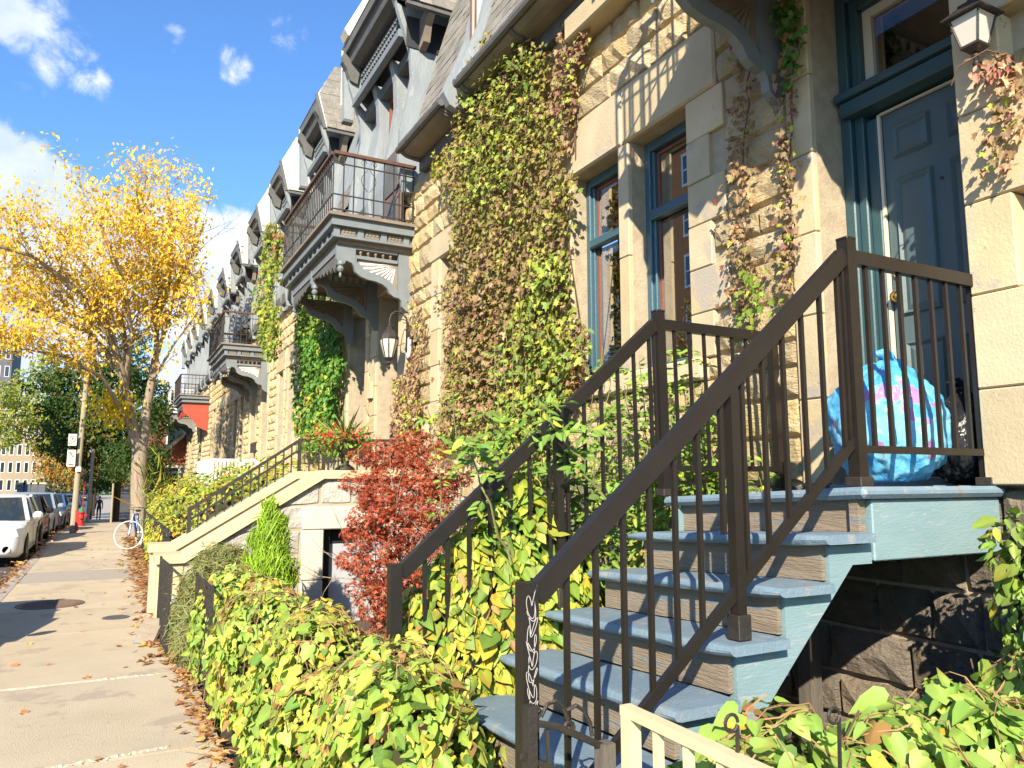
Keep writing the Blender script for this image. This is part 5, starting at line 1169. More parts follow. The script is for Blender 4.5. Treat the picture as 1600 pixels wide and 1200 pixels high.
dtree('maple_tree', 'dark shrubby tree between the yellow tree and the terrace', (2.6, 40, gz(40)), 4.5, [B_(240, 700, 40, 1.2), B_(225, 730, 40, 1.2), B_(232, 660, 41, 1.1), B_(245, 760, 40, 1.2), B_(200, 740, 42, 1.4)], PAL['dtree'], 5000, .17, 9, .12)
# ================================================================== FAR BUILDINGS
p = at(6, 650, Y=150)
slabhouse('office_block', 'dark grey block at the far left edge of the street', at(-60, 650, Y=230).x, at(12, 650, Y=230).x, 230, 250, 41, M['greywall'], 9, 5, 'Y', base=gz(230))
slabhouse('stone_block', 'long beige building behind the trees across the street', at(-160, 700, Y=120).x, at(-30, 700, Y=121).x, 121, 128, 9, M['beige'], 3, 5, 'Y', base=gz(120))
slabhouse('stone_block', 'beige institution with rows of small windows at the end of the street', at(-40, 700, Y=175).x, at(74, 700, Y=176).x, 176, 200, 17, M['beige'], 5, 9, 'Y', base=gz(170))
slabhouse('brick_house', 'small dark red brick house beyond the far balcony', 2.4, 12, 57, 66, 7.5, M['reddark'], 2, 3, 'Y', base=gz(58))
g = thing('gable_porch', (3.4, 53, 0), 'white trimmed red gable porch past the last balcony', 'porch')
one('gable', M['reddark'], g, lambda b: b.prism([(2.1, 2.6), (4.2, 2.6), (4.2, 4.6), (3.9, 4.3)], 52.2, 52.5)); one('barge_board', M['white'], g, lambda b: b.bar((1.9, 52.1, 2.5), (4.0, 52.1, 4.5), .12, .2)); one('beam', M['white'], g, lambda b: b.bar((1.9, 52.1, 2.55), (4.2, 52.1, 2.55), .12, .14)); 
for xx in (2.2, 3.9): one('post', M['white'], g, lambda b: b.bar((xx, 52.2, 0), (xx, 52.2, 2.5), .14))
# stone gate piers and railings at the far left
for i, px in enumerate([34, 44, 55, 66]):
    p = at(px, 750, Y=128); t = thing('gate_pier', (p.x, 128, gz(128)), 'dark stone gate pier across the street, '+['first', 'second', 'third', 'fourth'][i]+' from the left', 'gate pier', 'stone gate piers across the street')
    bx('shaft', M['greywall'], t, (p.x-.45, 127.6, gz(128)), (p.x+.45, 128.4, gz(128)+2.6)); bx('cap', M['ashlar'], t, (p.x-.55, 127.5, gz(128)+2.605), (p.x+.55, 128.5, gz(128)+2.85))

# ================================================================== CARS
def car(x, y, col, lab, kind='hatch', heading=-1, group='cars parked along the kerb'):
    """built about its own centre, nose toward -Y; heading +1 turns it round"""
    t = thing('parked_car' if 'parked' in group else 'moving_car', (0, 0, 0), lab, 'car', group)
    Lh = {'hatch': 2.1, 'sedan': 2.3, 'suv': 2.35, 'van': 2.5}[kind]; H = {'hatch': 1.52, 'sedan': 1.43, 'suv': 1.72, 'van': 1.85}[kind]; W = .87
    bel = {'hatch': .98, 'sedan': .92, 'suv': 1.08, 'van': 1.1}[kind]; hood = {'hatch': .92, 'sedan': .86, 'suv': 1.02, 'van': 1.05}[kind]
    # stations: (y, z_low, z_belt/top of lower body, half width)
    st = [(-Lh, .34, .60, .60), (-Lh+.06, .27, .72, .72), (-Lh+.22, .22, hood-.12, .81), (-Lh+.6, .2, hood-.03, W), (-Lh+1.0, .2, hood+.02, W), (-.95, .2, bel-.02, W), (0, .2, bel, W), (Lh-1.0, .2, bel+.02, W), (Lh-.35, .2, bel+.02, W-.02), (Lh-.1, .26, bel-.05, W-.07), (Lh, .36, bel-.2, W-.14)]
    vs = []
    for (yy, zl, zt, hw) in st:
        zm = zl+(zt-zl)*.45
        ring = [(0, zl), (hw*.9, zl), (hw, zl+.09), (hw*1.0, zm), (hw*.985, zt-.07), (hw*.93, zt), (hw*.5, zt+.022), (0, zt+.03)]
        vs += [(a, yy, c) for a, c in ring]+[(-a, yy, c) for a, c in ring[-2:0:-1]]
    n = 14; mb = MB(); mb.add(vs, [(i*n+k, (i+1)*n+k, (i+1)*n+(k+1) % n, i*n+(k+1) % n) for i in range(len(st)-1) for k in range(n)]+[tuple(range(n)), tuple((len(st)-1)*n+k for k in range(n-1, -1, -1))])
    body = mb.build('body', col, t, smooth=True)
    # greenhouse: base ring and roof ring
    yb0, yb1 = -Lh+1.02, Lh-({'hatch': .12, 'sedan': .75, 'suv': .10, 'van': .08}[kind]); yr0 = -Lh+1.75; yr1 = Lh-({'hatch': .55, 'sedan': 1.25, 'suv': .38, 'van': .25}[kind])
    def ring(y0_, y1_, hw, z): return [(-hw, y0_+.08, z), (-hw*.6, y0_, z+.0), (hw*.6, y0_, z), (hw, y0_+.08, z), (hw, y1_-.08, z), (hw*.6, y1_, z), (-hw*.6, y1_, z), (-hw, y1_-.08, z)]
    g0, g1, g2 = ring(yb0, yb1, W*.94, bel-.02), ring(yr0, yr1, W*.74, H-.05), ring(yr0+.15, yr1-.12, W*.62, H)
    mb = MB(); mb.add(g0+g1, [(i, (i+1) % 8, 8+(i+1) % 8, 8+i) for i in range(8)]); mb.build('window_glass', M['carglass'], t)
    mb = MB(); mb.add(g1+g2, [(i, (i+1) % 8, 8+(i+1) % 8, 8+i) for i in range(8)]+[tuple(range(8, 16))]); mb.build('roof', col, t, smooth=True)
    def V(a, i, k=1.012): p = Vector(a[i]); c = Vector((0, (yb0+yb1)/2, (bel+H)/2)); return c+(p-c)*k
    for i in (0, 3, 4, 7): one('pillar', col, t, lambda b: b.bar(V(g0, i), V(g1, i), .07, .07))
    for s_ in (-1, 1):
        one('pillar', col, t, lambda b: b.bar(Vector((s_*W*.95, yb0+(yb1-yb0)*.45, bel-.02)), Vector((s_*W*.75, yr0+(yr1-yr0)*.42, H-.05)), .05, .07))
    for s_ in (-1, 1):
        one('headlight', M['headlight'], t, lambda b: b.add([(s_*.40, -Lh+.01, .62), (s_*.76, -Lh+.08, .66), (s_*.865, -Lh+.42, .84), (s_*.70, -Lh+.10, .83), (s_*.44, -Lh+.03, .76)], [(0, 1, 2, 3, 4)] if s_ > 0 else [(4, 3, 2, 1, 0)]))
        one('fog_light', M['lampglass'], t, lambda b: b.lathe([(.075, -Lh-.0), (.07, -Lh+.12)], (s_*.56, 0, .40), 10, 'Y'))
        one('wing_mirror', col, t, lambda b: b.cbox((s_*1.0-.10, -Lh+1.28, bel-.0), (s_*1.0+.10, -Lh+1.40, bel+.17), .05))
        one('tail_light', M['red'], t, lambda b: b.cbox((s_*.70-.09, Lh-.12, bel-.32), (s_*.70+.09, Lh-.0, bel-.06), .02))
        for yy in (-Lh+.78, Lh-.80):
            wh = one('wheel', M['tyre'], t, lambda b: b.lathe([(.2, s_*(W-.2)), (.31, s_*(W-.2)), (.325, s_*(W-.17)), (.325, s_*(W-.02)), (.31, s_*(W+.012)), (.21, s_*(W+.012))], (0, yy, .325), 20, 'X'))
            one('rim', M['chrome'], wh, lambda b: b.lathe([(.205, s_*(W+.0)), (.20, s_*(W+.016)), (.13, s_*(W-.005)), (.03, s_*(W+.012))], (0, yy, .325), 12, 'X'))
            one('wheel_arch', M['dark'], t, lambda b: b.lathe([(.37, s_*(W-.25)), (.37, s_*(W+.003))], (0, yy, .34), 20, 'X'))
        for yy in (-.35, .55):
            one('door_handle', col, t, lambda b: b.cbox((s_*(W+.0)-.015, yy, bel-.17), (s_*(W+.0)+.02, yy+.16, bel-.14), .006))
        one('door_seam', M['dark'], t, lambda b: (b.box((s_*(W+.001)-.002, .1, .3), (s_*(W+.001)+.002, .112, bel-.08)),))
    one('grille', M['dark'], t, lambda b: b.cbox((-.34, -Lh-.012, .56), (.34, -Lh+.04, .68), .02)); one('lower_intake', M['dark'], t, lambda b: b.cbox((-.42, -Lh-.008, .34), (.42, -Lh+.04, .46), .02))
    one('number_plate', M['white'], t, lambda b: b.box((-.16, -Lh-.022, .48), (.16, -Lh-.013, .56)))
    t.location = (x, y, gz(y)-.15); t.rotation_euler.z = 0 if heading < 0 else math.pi
    return t
CX = -2.36
WHT = paint('white_car_paint', (.75, .75, .73)); BLK = paint('black_car_paint', (.02, .02, .022), .15); SIL = paint('light_blue_grey_car_paint', (.24, .31, .38)); BLU = paint('blue_car_paint', (.05, .11, .22)); GRY = paint('charcoal_car_paint', (.09, .085, .08)); DBL = paint('dark_blue_car_paint', (.03, .06, .11))
car(CX-.04, 21.6, WHT, 'white hatchback parked first in the row, nose toward the viewer')
car(CX-.1, 26.9, BLK, 'black saloon parked right behind the white hatchback', 'sedan')
car(CX-.1, 32.6, SIL, 'pale blue car parked behind the black saloon', 'hatch')
car(CX, 38.0, BLU, 'blue hatchback parked fourth in the row', 'hatch')
car(CX, 43.0, GRY, 'charcoal car parked fifth in the row, beside the striped pole', 'sedan')
car(CX, 49.0, DBL, 'dark teal blue car parked just past the red hydrant', 'hatch')
car(CX+.1, 55.5, WHT, 'far white car parked beyond the hydrant', 'van')
car(CX-.12, 9.9, GRY, 'charcoal car parked just out of view whose rounded shadow falls on the pavement', 'hatch')
car(at(71, 770, Z=-1.2).x, 66, SIL, 'light blue car driving up the middle of the street', 'sedan', group='traffic on the street')
car(at(80, 770, Z=-1.3).x*1.35, 118, DBL, 'dark blue car with its lights on coming up the hill', 'sedan', group='traffic on the street')
for i, (px, Yq, c, l) in enumerate([(103, 190, WHT, 'small far white car left of the striped pole'), (134, 140, GRY, 'dark van far off to the right of the pole'), (96, 230, SIL, 'tiny pale car in the far traffic'), (112, 260, GRY, 'tiny dark car farthest up the street'), (125, 210, WHT, 'tiny white car right beside the pole, far away'), (3, 108, WHT, 'white car parked across the street at the left edge')]):
    car(at(px, 760, Y=Yq).x, Yq, c, l, 'sedan' if i % 2 else 'suv', group='traffic on the street' if i < 5 else 'cars parked across the street')

# ================================================================== POLE, SIGNS, HYDRANT
PO = thing('street_light_pole', (-.95, 29.3, 0), 'weathered concrete street light pole with a red strip at its foot', 'pole')
one('shaft', M['concretepole'], PO, lambda b: b.tube([(-.95, 29.3, -.1), (-.93, 29.3, 1.6), (-.86, 29.3, 5.2), (-.84, 29.3, 8)], [.11, .09, .08, .065], 12))
one('reflector', M['red'], PO, lambda b: b.box((-.90, 29.10, .05), (-.80, 29.16, .72)))
one('sticker', M['white'], PO, lambda b: b.box((-1.0, 29.13, 2.0), (-.84, 29.14, 2.16)))
one('lamp_arm', M['concretepole'], PO, lambda b: b.tube([(-.84, 29.3, 7.9), (-1.4, 29.3, 8.5), (-2.6, 29.3, 8.8)], .045, 6)); one('lamp_head', M['greywall'], PO, lambda b: b.cbox((-3.2, 29.15, 8.72), (-2.5, 29.45, 8.9), .05))
def sign(z0, z1, w_, lab, fn):
    x = -1.14; t = thing('parking_sign', (x, 29.1, z0), lab, 'sign', 'parking signs on the pole'); bx('plate', M['white'], t, (x-w_/2, 29.08, z0), (x+w_/2, 29.095, z1), .003); fn(t, x)
    for ch in t.children: ch.data.transform(Matrix.Diagonal((.72, 1, .86, 1)))
    return t
def ringm(b, x, z, r, y=29.072, t_=.022):
    n = 24; vs = []
    for k in range(n):
        a = 2*math.pi*k/n
        for q in (r, r-t_): vs.append((x+q*math.cos(a), y, z+q*math.sin(a)))
    b.add(vs, [(2*k, 2*k+1, (2*k+3) % (2*n), (2*k+2) % (2*n)) for k in range(n)])
def letter_p(b, x, z, s, y=29.074):
    q = MB(); b.box((x-.3*s, y-.002, z-.5*s), (x-.14*s, y, z+.5*s)); b.box((x-.139*s, y-.002, z+.36*s), (x+.2*s, y, z+.5*s)); b.box((x-.139*s, y-.002, z-.06*s), (x+.2*s, y, z+.08*s)); b.box((x+.14*s, y-.002, z+.081*s), (x+.28*s, y, z+.359*s))
def s1_(t, x):
    one('letter', M['dark'], t, lambda b: letter_p(b, x, 3.10, .13)); one('ring', M['red'], t, lambda b: ringm(b, x, 3.10, .125)); one('arrow', M['red'], t, lambda b: (b.box((x-.12, 29.07, 2.915), (x+.1, 29.075, 2.93)), b.prism([(x-.17, 2.922), (x-.11, 2.95), (x-.11, 2.895)], 29.07, 29.075)))
def s2_(t, x):
    one('letter', M['dark'], t, lambda b: letter_p(b, x, 2.62, .11)); one('ring', M['red'], t, lambda b: (ringm(b, x, 2.62, .115), b.box((x-.012, 29.066, 2.52), (x+.012, 29.070, 2.72), Matrix.Rotation(R(-40), 3, 'Y'))))
    for k in range(3): one('text_line', M['dark'], t, lambda b: b.box((x-.12, 29.072, 2.44-k*.06), (x+.12-.04*(k % 2), 29.076, 2.455-k*.06)))
    one('arrow', M['red'], t, lambda b: b.box((x-.1, 29.072, 2.22), (x+.1, 29.076, 2.26)))
sign(2.85, 3.30, .34, 'upper white parking sign with red ring on the pole', s1_); sign(2.16, 2.80, .34, 'lower white parking sign with red ring and small print on the pole', s2_)
hx, hy = at(127, 800, Y=37).x, 37.0; HY_ = thing('fire_hydrant', (hx, hy, gz(hy)), 'red fire hydrant with green cap and tall marker rod', 'hydrant')
zb = gz(hy)
one('barrel', M['red'], HY_, lambda b: b.lathe([(.17, zb), (.17, zb+.06), (.115, zb+.08), (.115, zb+.52), (.15, zb+.54), (.15, zb+.58), (.12, zb+.60)], (hx, hy, 0), 14)); one('bonnet', paint('green_hydrant_cap', (.03, .25, .10)), HY_, lambda b: b.lathe([(.12, zb+.605), (.10, zb+.68), (.05, zb+.73), (.03, zb+.78)], (hx, hy, 0), 12))
for s_ in (-1, 1): one('nozzle', M['red'], HY_, lambda b: b.lathe([(.06, hx+s_*.11), (.06, hx+s_*.18), (.075, hx+s_*.185), (.07, hx+s_*.22)], (0, hy, zb+.42), 10, 'X'))
one('nozzle', M['red'], HY_, lambda b: b.lathe([(.075, hy-.11), (.08, hy-.19), (.05, hy-.2)], (hx, 0, zb+.38), 10, 'Y')); one('marker_rod', M['red'], HY_, lambda b: b.tube([(hx+.03, hy+.1, zb+.5), (hx+.04, hy+.1, zb+1.75)], .018, 5))
t = thing('street_light_pole', (at(139, 780, Y=48).x, 48, gz(48)), 'slim pale lower tree trunk behind the hydrant', 'pole'); one('shaft', M['concretepole'], t, lambda b: b.tube([(t.location.x, 48, gz(48)-.1), (t.location.x+.05, 48, 3.4)], .09, 8))  # a slender tree trunk, modelled as a plain pole shaft
t = thing('sign_post', (at(175, 790, Y=44).x, 44, gz(44)), 'thin grey post at the garden edge beyond the bicycle', 'post'); one('shaft', M['concretepole'], t, lambda b: b.tube([(t.location.x, 44, gz(44)-.1), (t.location.x, 44, gz(44)+2.0)], .05, 8))

# ================================================================== PEOPLE
def person(x, y, h, shirt, pants, lab, walk=.25, yaw=0., group=None):
    t = thing('person', (0, 0, 0), lab, 'person', group); s = h/1.75
    J = {'pel': (0, 0, .95), 'wai': (0, 0, 1.12), 'che': (0, 0, 1.36), 'nek': (0, 0, 1.50), 'hd0': (0, -.02, 1.58), 'hd1': (0, -.02, 1.68), 'hd2': (0, -.01, 1.745),
         'hl': (.09, 0, .9), 'kl': (.10, -walk*.6, .5), 'al': (.10, -walk, .09), 'tl': (.10, -walk-.14, .04), 'hr': (-.09, 0, .9), 'kr': (-.10, walk*.25, .5), 'ar': (-.10, walk, .10), 'tr': (-.10, walk-.13, .04),
         'sl': (.17, 0, 1.42), 'el': (.22, walk*.3, 1.14), 'wl': (.22, walk*.2-.05, .90), 'fl': (.215, walk*.2-.08, .80), 'sr': (-.17, 0, 1.42), 'er': (-.22, -walk*.3, 1.14), 'wr': (-.22, -walk*.5, .91), 'fr': (-.215, -walk*.55, .81)}
    Rr = dict(pel=.13, wai=.115, che=.14, nek=.055, hd0=.07, hd1=.085, hd2=.05, hl=.085, kl=.06, al=.045, tl=.035, hr=.085, kr=.06, ar=.045, tr=.035, sl=.06, el=.043, wl=.032, fl=.03, sr=.06, er=.043, wr=.032, fr=.03)
    E_ = [('pel', 'wai'), ('wai', 'che'), ('che', 'nek'), ('nek', 'hd0'), ('hd0', 'hd1'), ('hd1', 'hd2'), ('pel', 'hl'), ('hl', 'kl'), ('kl', 'al'), ('al', 'tl'), ('pel', 'hr'), ('hr', 'kr'), ('kr', 'ar'), ('ar', 'tr'), ('che', 'sl'), ('sl', 'el'), ('el', 'wl'), ('wl', 'fl'), ('che', 'sr'), ('sr', 'er'), ('er', 'wr'), ('wr', 'fr')]
    ks = list(J); me = bpy.data.meshes.new('body'); me.from_pydata([Vector(J[k])*s for k in ks], [(ks.index(a), ks.index(b)) for a, b in E_], [])
    o = bpy.data.objects.new('body', me); COL.objects.link(o); o.parent = t
    sk = o.modifiers.new('skin', 'SKIN'); sv = me.skin_vertices[0].data
    for i, k in enumerate(ks): sv[i].radius = (Rr[k]*s, Rr[k]*s*(.8 if k in ('che', 'wai', 'pel') else 1)); sv[i].use_root = (k == 'pel')
    o.modifiers.new('smooth', 'SUBSURF').levels = 1; o.modifiers['smooth'].render_levels = 1
    m = bpy.data.materials.new('clothing'); m.use_nodes = True; n = m.node_tree.nodes; l = m.node_tree.links
    tcn = n.new('ShaderNodeTexCoord'); sx = n.new('ShaderNodeSeparateXYZ'); l.new(tcn.outputs['Object'], sx.inputs[0]); cr = n.new('ShaderNodeValToRGB'); cr.color_ramp.interpolation = 'CONSTANT'
    dv = n.new('ShaderNodeMath'); dv.operation = 'DIVIDE'; dv.inputs[1].default_value = 1.75*s; l.new(sx.outputs[2], dv.inputs[0]); l.new(dv.outputs[0], cr.inputs[0])
    els = [(0, (.02, .02, .02)), (.05, pants), (.53, shirt), (.87, (.45, .28, .2)), (.955, (.04, .025, .015))]
    while len(cr.color_ramp.elements) < 5: cr.color_ramp.elements.new(.5)
    for i, (p_, c) in enumerate(els): cr.color_ramp.elements[i].position = p_; cr.color_ramp.elements[i].color = (*c, 1)
    l.new(cr.outputs[0], n['Principled BSDF'].inputs['Base Color']); n['Principled BSDF'].inputs['Roughness'].default_value = .85; me.materials.append(m)
    hair = one('hair', M['darkbark'], t, lambda b: b.lathe([(.07*s, 1.60*s), (.095*s, 1.66*s), (.09*s, 1.72*s), (.05*s, 1.765*s)], (0, .015, 0), 10), smooth=True)
    t.location = (x, y, gz(y)); t.rotation_euler.z = yaw
    return t
pp_ = at(155, 790, Y=62); person(pp_.x, 62, 1.66, (.05, .03, .025), (.03, .04, .07), 'person in a dark brown jacket and jeans walking on the pavement', .28)
for i, (px, Yq, sh, pa, l, sz) in enumerate([(12, 76, (.02, .03, .07), (.02, .025, .05), 'person in navy clothes crossing at the far left', 1.8), (24, 84, (.03, .03, .03), (.03, .03, .04), 'person in black crossing second from the left', 1.7), (38, 90, (.04, .03, .04), (.02, .02, .04), 'person in dark coat crossing, third from the left', 1.7), (46, 92, (.25, .25, .28), (.03, .03, .04), 'person in a pale top among the people crossing', 1.65), (51, 92, (.05, .02, .02), (.02, .02, .02), 'person in maroon at the right end of the crossing group', 1.6), (19, 80, (.04, .04, .05), (.03, .03, .03), 'person in charcoal between the navy and black clad walkers', 1.6)]):
    person(at(px, 760, Y=Yq).x, Yq, sz, sh, pa, l, .2, R(90 if i % 2 else -80), 'people crossing the street')

# ================================================================== BICYCLE
BK = thing('bicycle', (.62, 22, 0), 'blue bicycle with white tyre leaning on the garden fence, front wheel turned out', 'bicycle')
def whl(c, d, r=.34):
    """wheel with its plane spanned by d and up"""
    c = Vector(c); d = Vector(d).normalized(); nn = d.cross(Vector((0, 0, 1)))
    ring = [c+(d*math.cos(a)+Vector((0, 0, 1))*math.sin(a))*r for a in [2*math.pi*k/28 for k in range(29)]]
    w_ = part('wheel', BK, c); one('tyre', M['white'], w_, lambda b: b.tube(ring, .017, 6, cap=False)); one('hub', M['chrome'], w_, lambda b: b.tube([c-nn*.05, c+nn*.05], .02, 8))
    for k in range(10):
        a = 2*math.pi*k/10; one('spoke', M['chrome'], w_, lambda b: b.tube([c, c+(d*math.cos(a)+Vector((0, 0, 1))*math.sin(a))*r*.97], .0028, 3))
BLF = paint('blue_bicycle_paint', (.02, .12, .42)); fw = Vector((.52, 21.45, .36)); rw = Vector((.80, 22.4, .36)); whl(fw, (1, .35, 0)); whl(rw, (.28, .95, 0))
hd = Vector((.60, 21.62, .86)); bb = Vector((.70, 22.0, .36)); stt = Vector((.72, 22.12, .85))
for a, b_, r in ((hd, bb, .03), (hd+Vector((0, 0, -.02)), stt, .024), (stt, bb, .024), (stt, rw, .014), (bb, rw, .016), (hd, fw, .022)): one('frame_tube', BLF, BK, lambda b: b.tube([a, b_], r, 8))
one('stem', M['chrome'], BK, lambda b: b.tube([hd, hd+Vector((-.01, -.02, .15))], .018, 6)); one('handlebar', M['chrome'], BK, lambda b: b.tube([hd+Vector((-.28, .12, .15)), hd+Vector((-.1, .0, .17)), hd+Vector((.1, -.08, .17)), hd+Vector((.30, -.05, .15))], .014, 6)); one('saddle', M['dark'], BK, lambda b: b.cbox(stt+Vector((-.07, -.1, .06)), stt+Vector((.07, .18, .11)), .03)); one('seat_post', M['chrome'], BK, lambda b: b.tube([stt, stt+Vector((0, .01, .07))], .014, 6)); one('crank', M['oldiron'], BK, lambda b: b.lathe([(.09, bb.x-.02), (.09, bb.x+.02)], (0, bb.y, bb.z), 14, 'X'))

# ================================================================== CLIMBERS ON THE WALLS
def inpoly(P, poly):
    x, y = P[:, 0], P[:, 1]; c = np.zeros(len(P), bool); n = len(poly)
    for i in range(n):
        x1, y1 = poly[i]; x2, y2 = poly[(i+1) % n]
        c ^= ((y1 > y) != (y2 > y)) & (x < (x2-x1)*(y-y1)/(y2-y1+1e-12)+x1)
    return c
def wallpts(pix, X, n, rag=.12, rough=None):
    """points over a patch of wall whose outline was measured in the photo"""
    poly = [(at(a, b, X=X).y, at(a, b, X=X).z) for a, b in pix]; A = np.array(poly); lo, hi = A.min(0)-rag, A.max(0)+rag
    P = rng.uniform(lo, hi, (n*6, 2)); ph = rag*(np.sin(P[:, 1:2]*7+np.array([[0, 1.5]]))+np.sin(P[:, 0:1]*9+P[:, 1:2]*4+np.array([[2, .5]])))*.6
    P = P[inpoly(P+ph+rng.normal(0, rag*.35, P.shape), poly)][:n]; return P
def climber(name, lab, pix, X, n, pal, size, depth=.16, parts=0, tmpl='ivy', clump=0., group=None, cat='ivy', key=None, stems=True):
    P = wallpts(pix, X, n)
    if clump:
        f = np.sin(P[:, 0]*5.3+P[:, 1]*3.1)+np.sin(P[:, 0]*2.1-P[:, 1]*4.7)+np.sin(P[:, 0]*11+P[:, 1]*9); P = P[f > clump*2-2.2]
    n = len(P); c = P.mean(0); t = thing(name, (X, float(c[0]), float(c[1])), lab, cat, group)
    bulge = .5+.5*np.sin(P[:, 0]*4+1)*np.sin(P[:, 1]*3.3); d = rng.uniform(0, 1, n)**.7*depth*(.45+.55*bulge)
    pos = np.stack([X-.02-d, P[:, 0], P[:, 1]], 1); nr = np.array([-1, -.25, .55])[None]+rvec(n)*.62
    foliage(t, tmpl, pal, pos, nr, tips(n, np.array([0, 0, -1.]), .55), rng.uniform(size*.6, size*1.25, n), key=key or name+lab[:6], parts=parts)
    if stems:
        b = MB(); lo, hi = P[:, 1].min(), P[:, 1].max()
        for k in range(max(3, int((P[:, 0].max()-P[:, 0].min())*4))):
            y = random.uniform(P[:, 0].min(), P[:, 0].max()); z = lo; pts = []
            top = lo+(hi-lo)*random.uniform(.4, .95)
            while z < top: pts.append((X-.015-random.random()*.03, y, z)); z += .18; y += random.gauss(0, .05)
            pts = [p for p, ok in zip(pts, inpoly(np.array([(p[1], p[2]) for p in pts]), [(at(a, b_, X=X).y, at(a, b_, X=X).z) for a, b_ in pix])) if ok] if pts else []
            if len(pts) > 2: b.tube(pts, .008, 4, .004, cap=False)
        if b.v: b.build('stems', M['twig'], t, kind='stuff')
    return t
climber('creeper', 'great hanging curtain of brown and yellow green creeper beside the paired windows', [(815, 55), (770, 70), (735, 125), (722, 210), (714, 300), (724, 400), (712, 500), (708, 600), (694, 700), (860, 715), (935, 600), (925, 520), (892, 430), (905, 330), (902, 260), (872, 190), (868, 120), (850, 70)], 4.15, 13500, PAL['ivy'], .068, .26, 300)
climber('creeper', 'thin brown creeper strip right of the great creeper, under the roof edge', [(880, 60), (925, 40), (940, 60), (905, 140), (900, 250), (880, 240), (872, 150)], 4.14, 650, PAL['ivydry'], .07, .10, 60, clump=.5)
def strand(pxs, X, lab, n, pal, spread=.13, size=.075, parts=60, lo=0., stemr=.007):
    pp = [at(a, b, X=X) for a, b in pxs]; c = sum(pp, Vector())/len(pp); t = thing('creeper', (X, c.y, c.z), lab, 'creeper')
    pts = []
    for a, b in zip(pp[:-1], pp[1:]):
        for k in range(5): q = a.lerp(b, k/5); q.x -= .01; q.y += random.gauss(0, .02); pts.append(q)
    one('stem', M['twig'], t, lambda b: b.tube(pts, stemr, 5, stemr*.6))
    A = np.array([tuple(p) for p in pts]); i = rng.integers(0, len(A), n); dens = .35+.65*np.abs(np.sin(A[i][:, 2]*3.1+1)); k_ = rng.random(n) < dens; i = i[k_]; n = len(i)
    pos = A[i]+np.stack([-rng.uniform(.01, .10, n), rng.normal(0, spread*.5, n), rng.normal(0, .10, n)], 1)
    foliage(t, 'ivy', pal, pos, np.array([-1, -.4, .4])[None]+rvec(n)*.7, tips(n, j=.6), rng.uniform(size*.6, size*1.3, n), key='strand'+lab[:9], parts=parts); return t
strand([(1178, 20), (1172, 110), (1168, 200), (1160, 300), (1165, 380), (1172, 440), (1165, 500)], 4.15, 'long thin dried creeper strand on the rubble between window and doorway', 480, PAL['ivydry'], .13, .055, 200)
strand([(1240, 10), (1246, 60), (1242, 130)], 4.17, 'short green creeper strand behind the upper bracket', 150, PAL['ivygreen'], .10, .075, 60)
strand([(1238, 130), (1240, 220), (1235, 300), (1240, 390), (1236, 470)], 4.17, 'dry creeper strand hugging the doorway pilaster', 260, PAL['ivydry'], .09, .055, 120)
climber('ivy', 'green ivy pouring down the wall beyond the stone doorways', [(480, 470), (520, 465), (540, 500), (545, 560), (535, 640), (530, 700), (478, 702), (474, 600), (480, 540)], 4.12, 3600, PAL['ivygreen'], .12, .35, 0, cat='ivy')
climber('ivy', 'yellow and red tipped ivy hanging off the far corner of the carved balcony', [(428, 352), (455, 362), (452, 420), (436, 460), (450, 520), (440, 560), (420, 540), (414, 470)], 3.2, 1500, [(3, YG), (3, (.2, .3, .04)), (2, BR), (1, RD)], .12, .3, 0)
climber('creeper', 'reddish brown creeper patch between the doorway and the tall mauve window', [(628, 592), (655, 585), (662, 640), (655, 700), (622, 700), (618, 650)], 4.14, 1100, PAL['ivydry'], .075, .16, 0)
climber('creeper', 'sparse pink tinged creeper threads above the oval plaque', [(640, 465), (664, 465), (668, 520), (668, 590), (640, 590), (650, 520)], 4.14, 300, PAL['ivydry'], .06, .06, 0, clump=.6)
climber('creeper', 'small yellow green creeper tuft at the roof corner above the mauve window', [(680, 246), (700, 236), (716, 255), (708, 280), (690, 272)], 4.05, 90, [(3, YG), (2, BR)], .08, .15, 0)
climber('creeper', 'straggling brown creeper down the jamb of the tall mauve window', [(706, 560), (714, 480), (728, 500), (730, 640), (712, 700), (704, 640)], 4.12, 130, PAL['ivydry'], .08, .12, 0, clump=.4)
def lampvine():
    t = thing('creeper', (3.98, 2.2, 3.9), 'small pink creeper tuft dangling under the lantern by the door', 'creeper'); n = 46
    c = np.array(tuple(at(1525, 108, X=3.97))); c2 = np.array(tuple(at(1570, 108, X=4.05))); u = rng.random((n, 1)); pos = c*(1-u)+c2*u+rng.normal(0, .03, (n, 3))+np.array([[0, 0, -.02]])
    foliage(t, 'ovate', [(3, (.36, .15, .10)), (2, (.42, .22, .14)), (1, (.2, .07, .04))], pos, np.array([-1, -.6, .4])[None]+rvec(n)*.7, tips(n, j=.7), rng.uniform(.03, .06, n), key='lampvine', parts=n)
    one('stem', M['twig'], t, lambda b: b.tube([(4.05, 2.12, 3.95), (3.98, 2.16, 3.98), (3.92, 2.28, 3.93), (3.93, 2.33, 3.85)], .004, 4)); one('stem', M['twig'], t, lambda b: b.tube([(4.02, 2.14, 3.98), (4.05, 2.05, 3.86), (4.08, 2.0, 3.76)], .004, 4))
lampvine()
climber('creeper', 'faded creeper trailing on the rubble right of the lantern', [(1575, 120), (1600, 110), (1600, 250), (1580, 230)], 4.1, 90, PAL['ivydry'], .055, .08, 0)

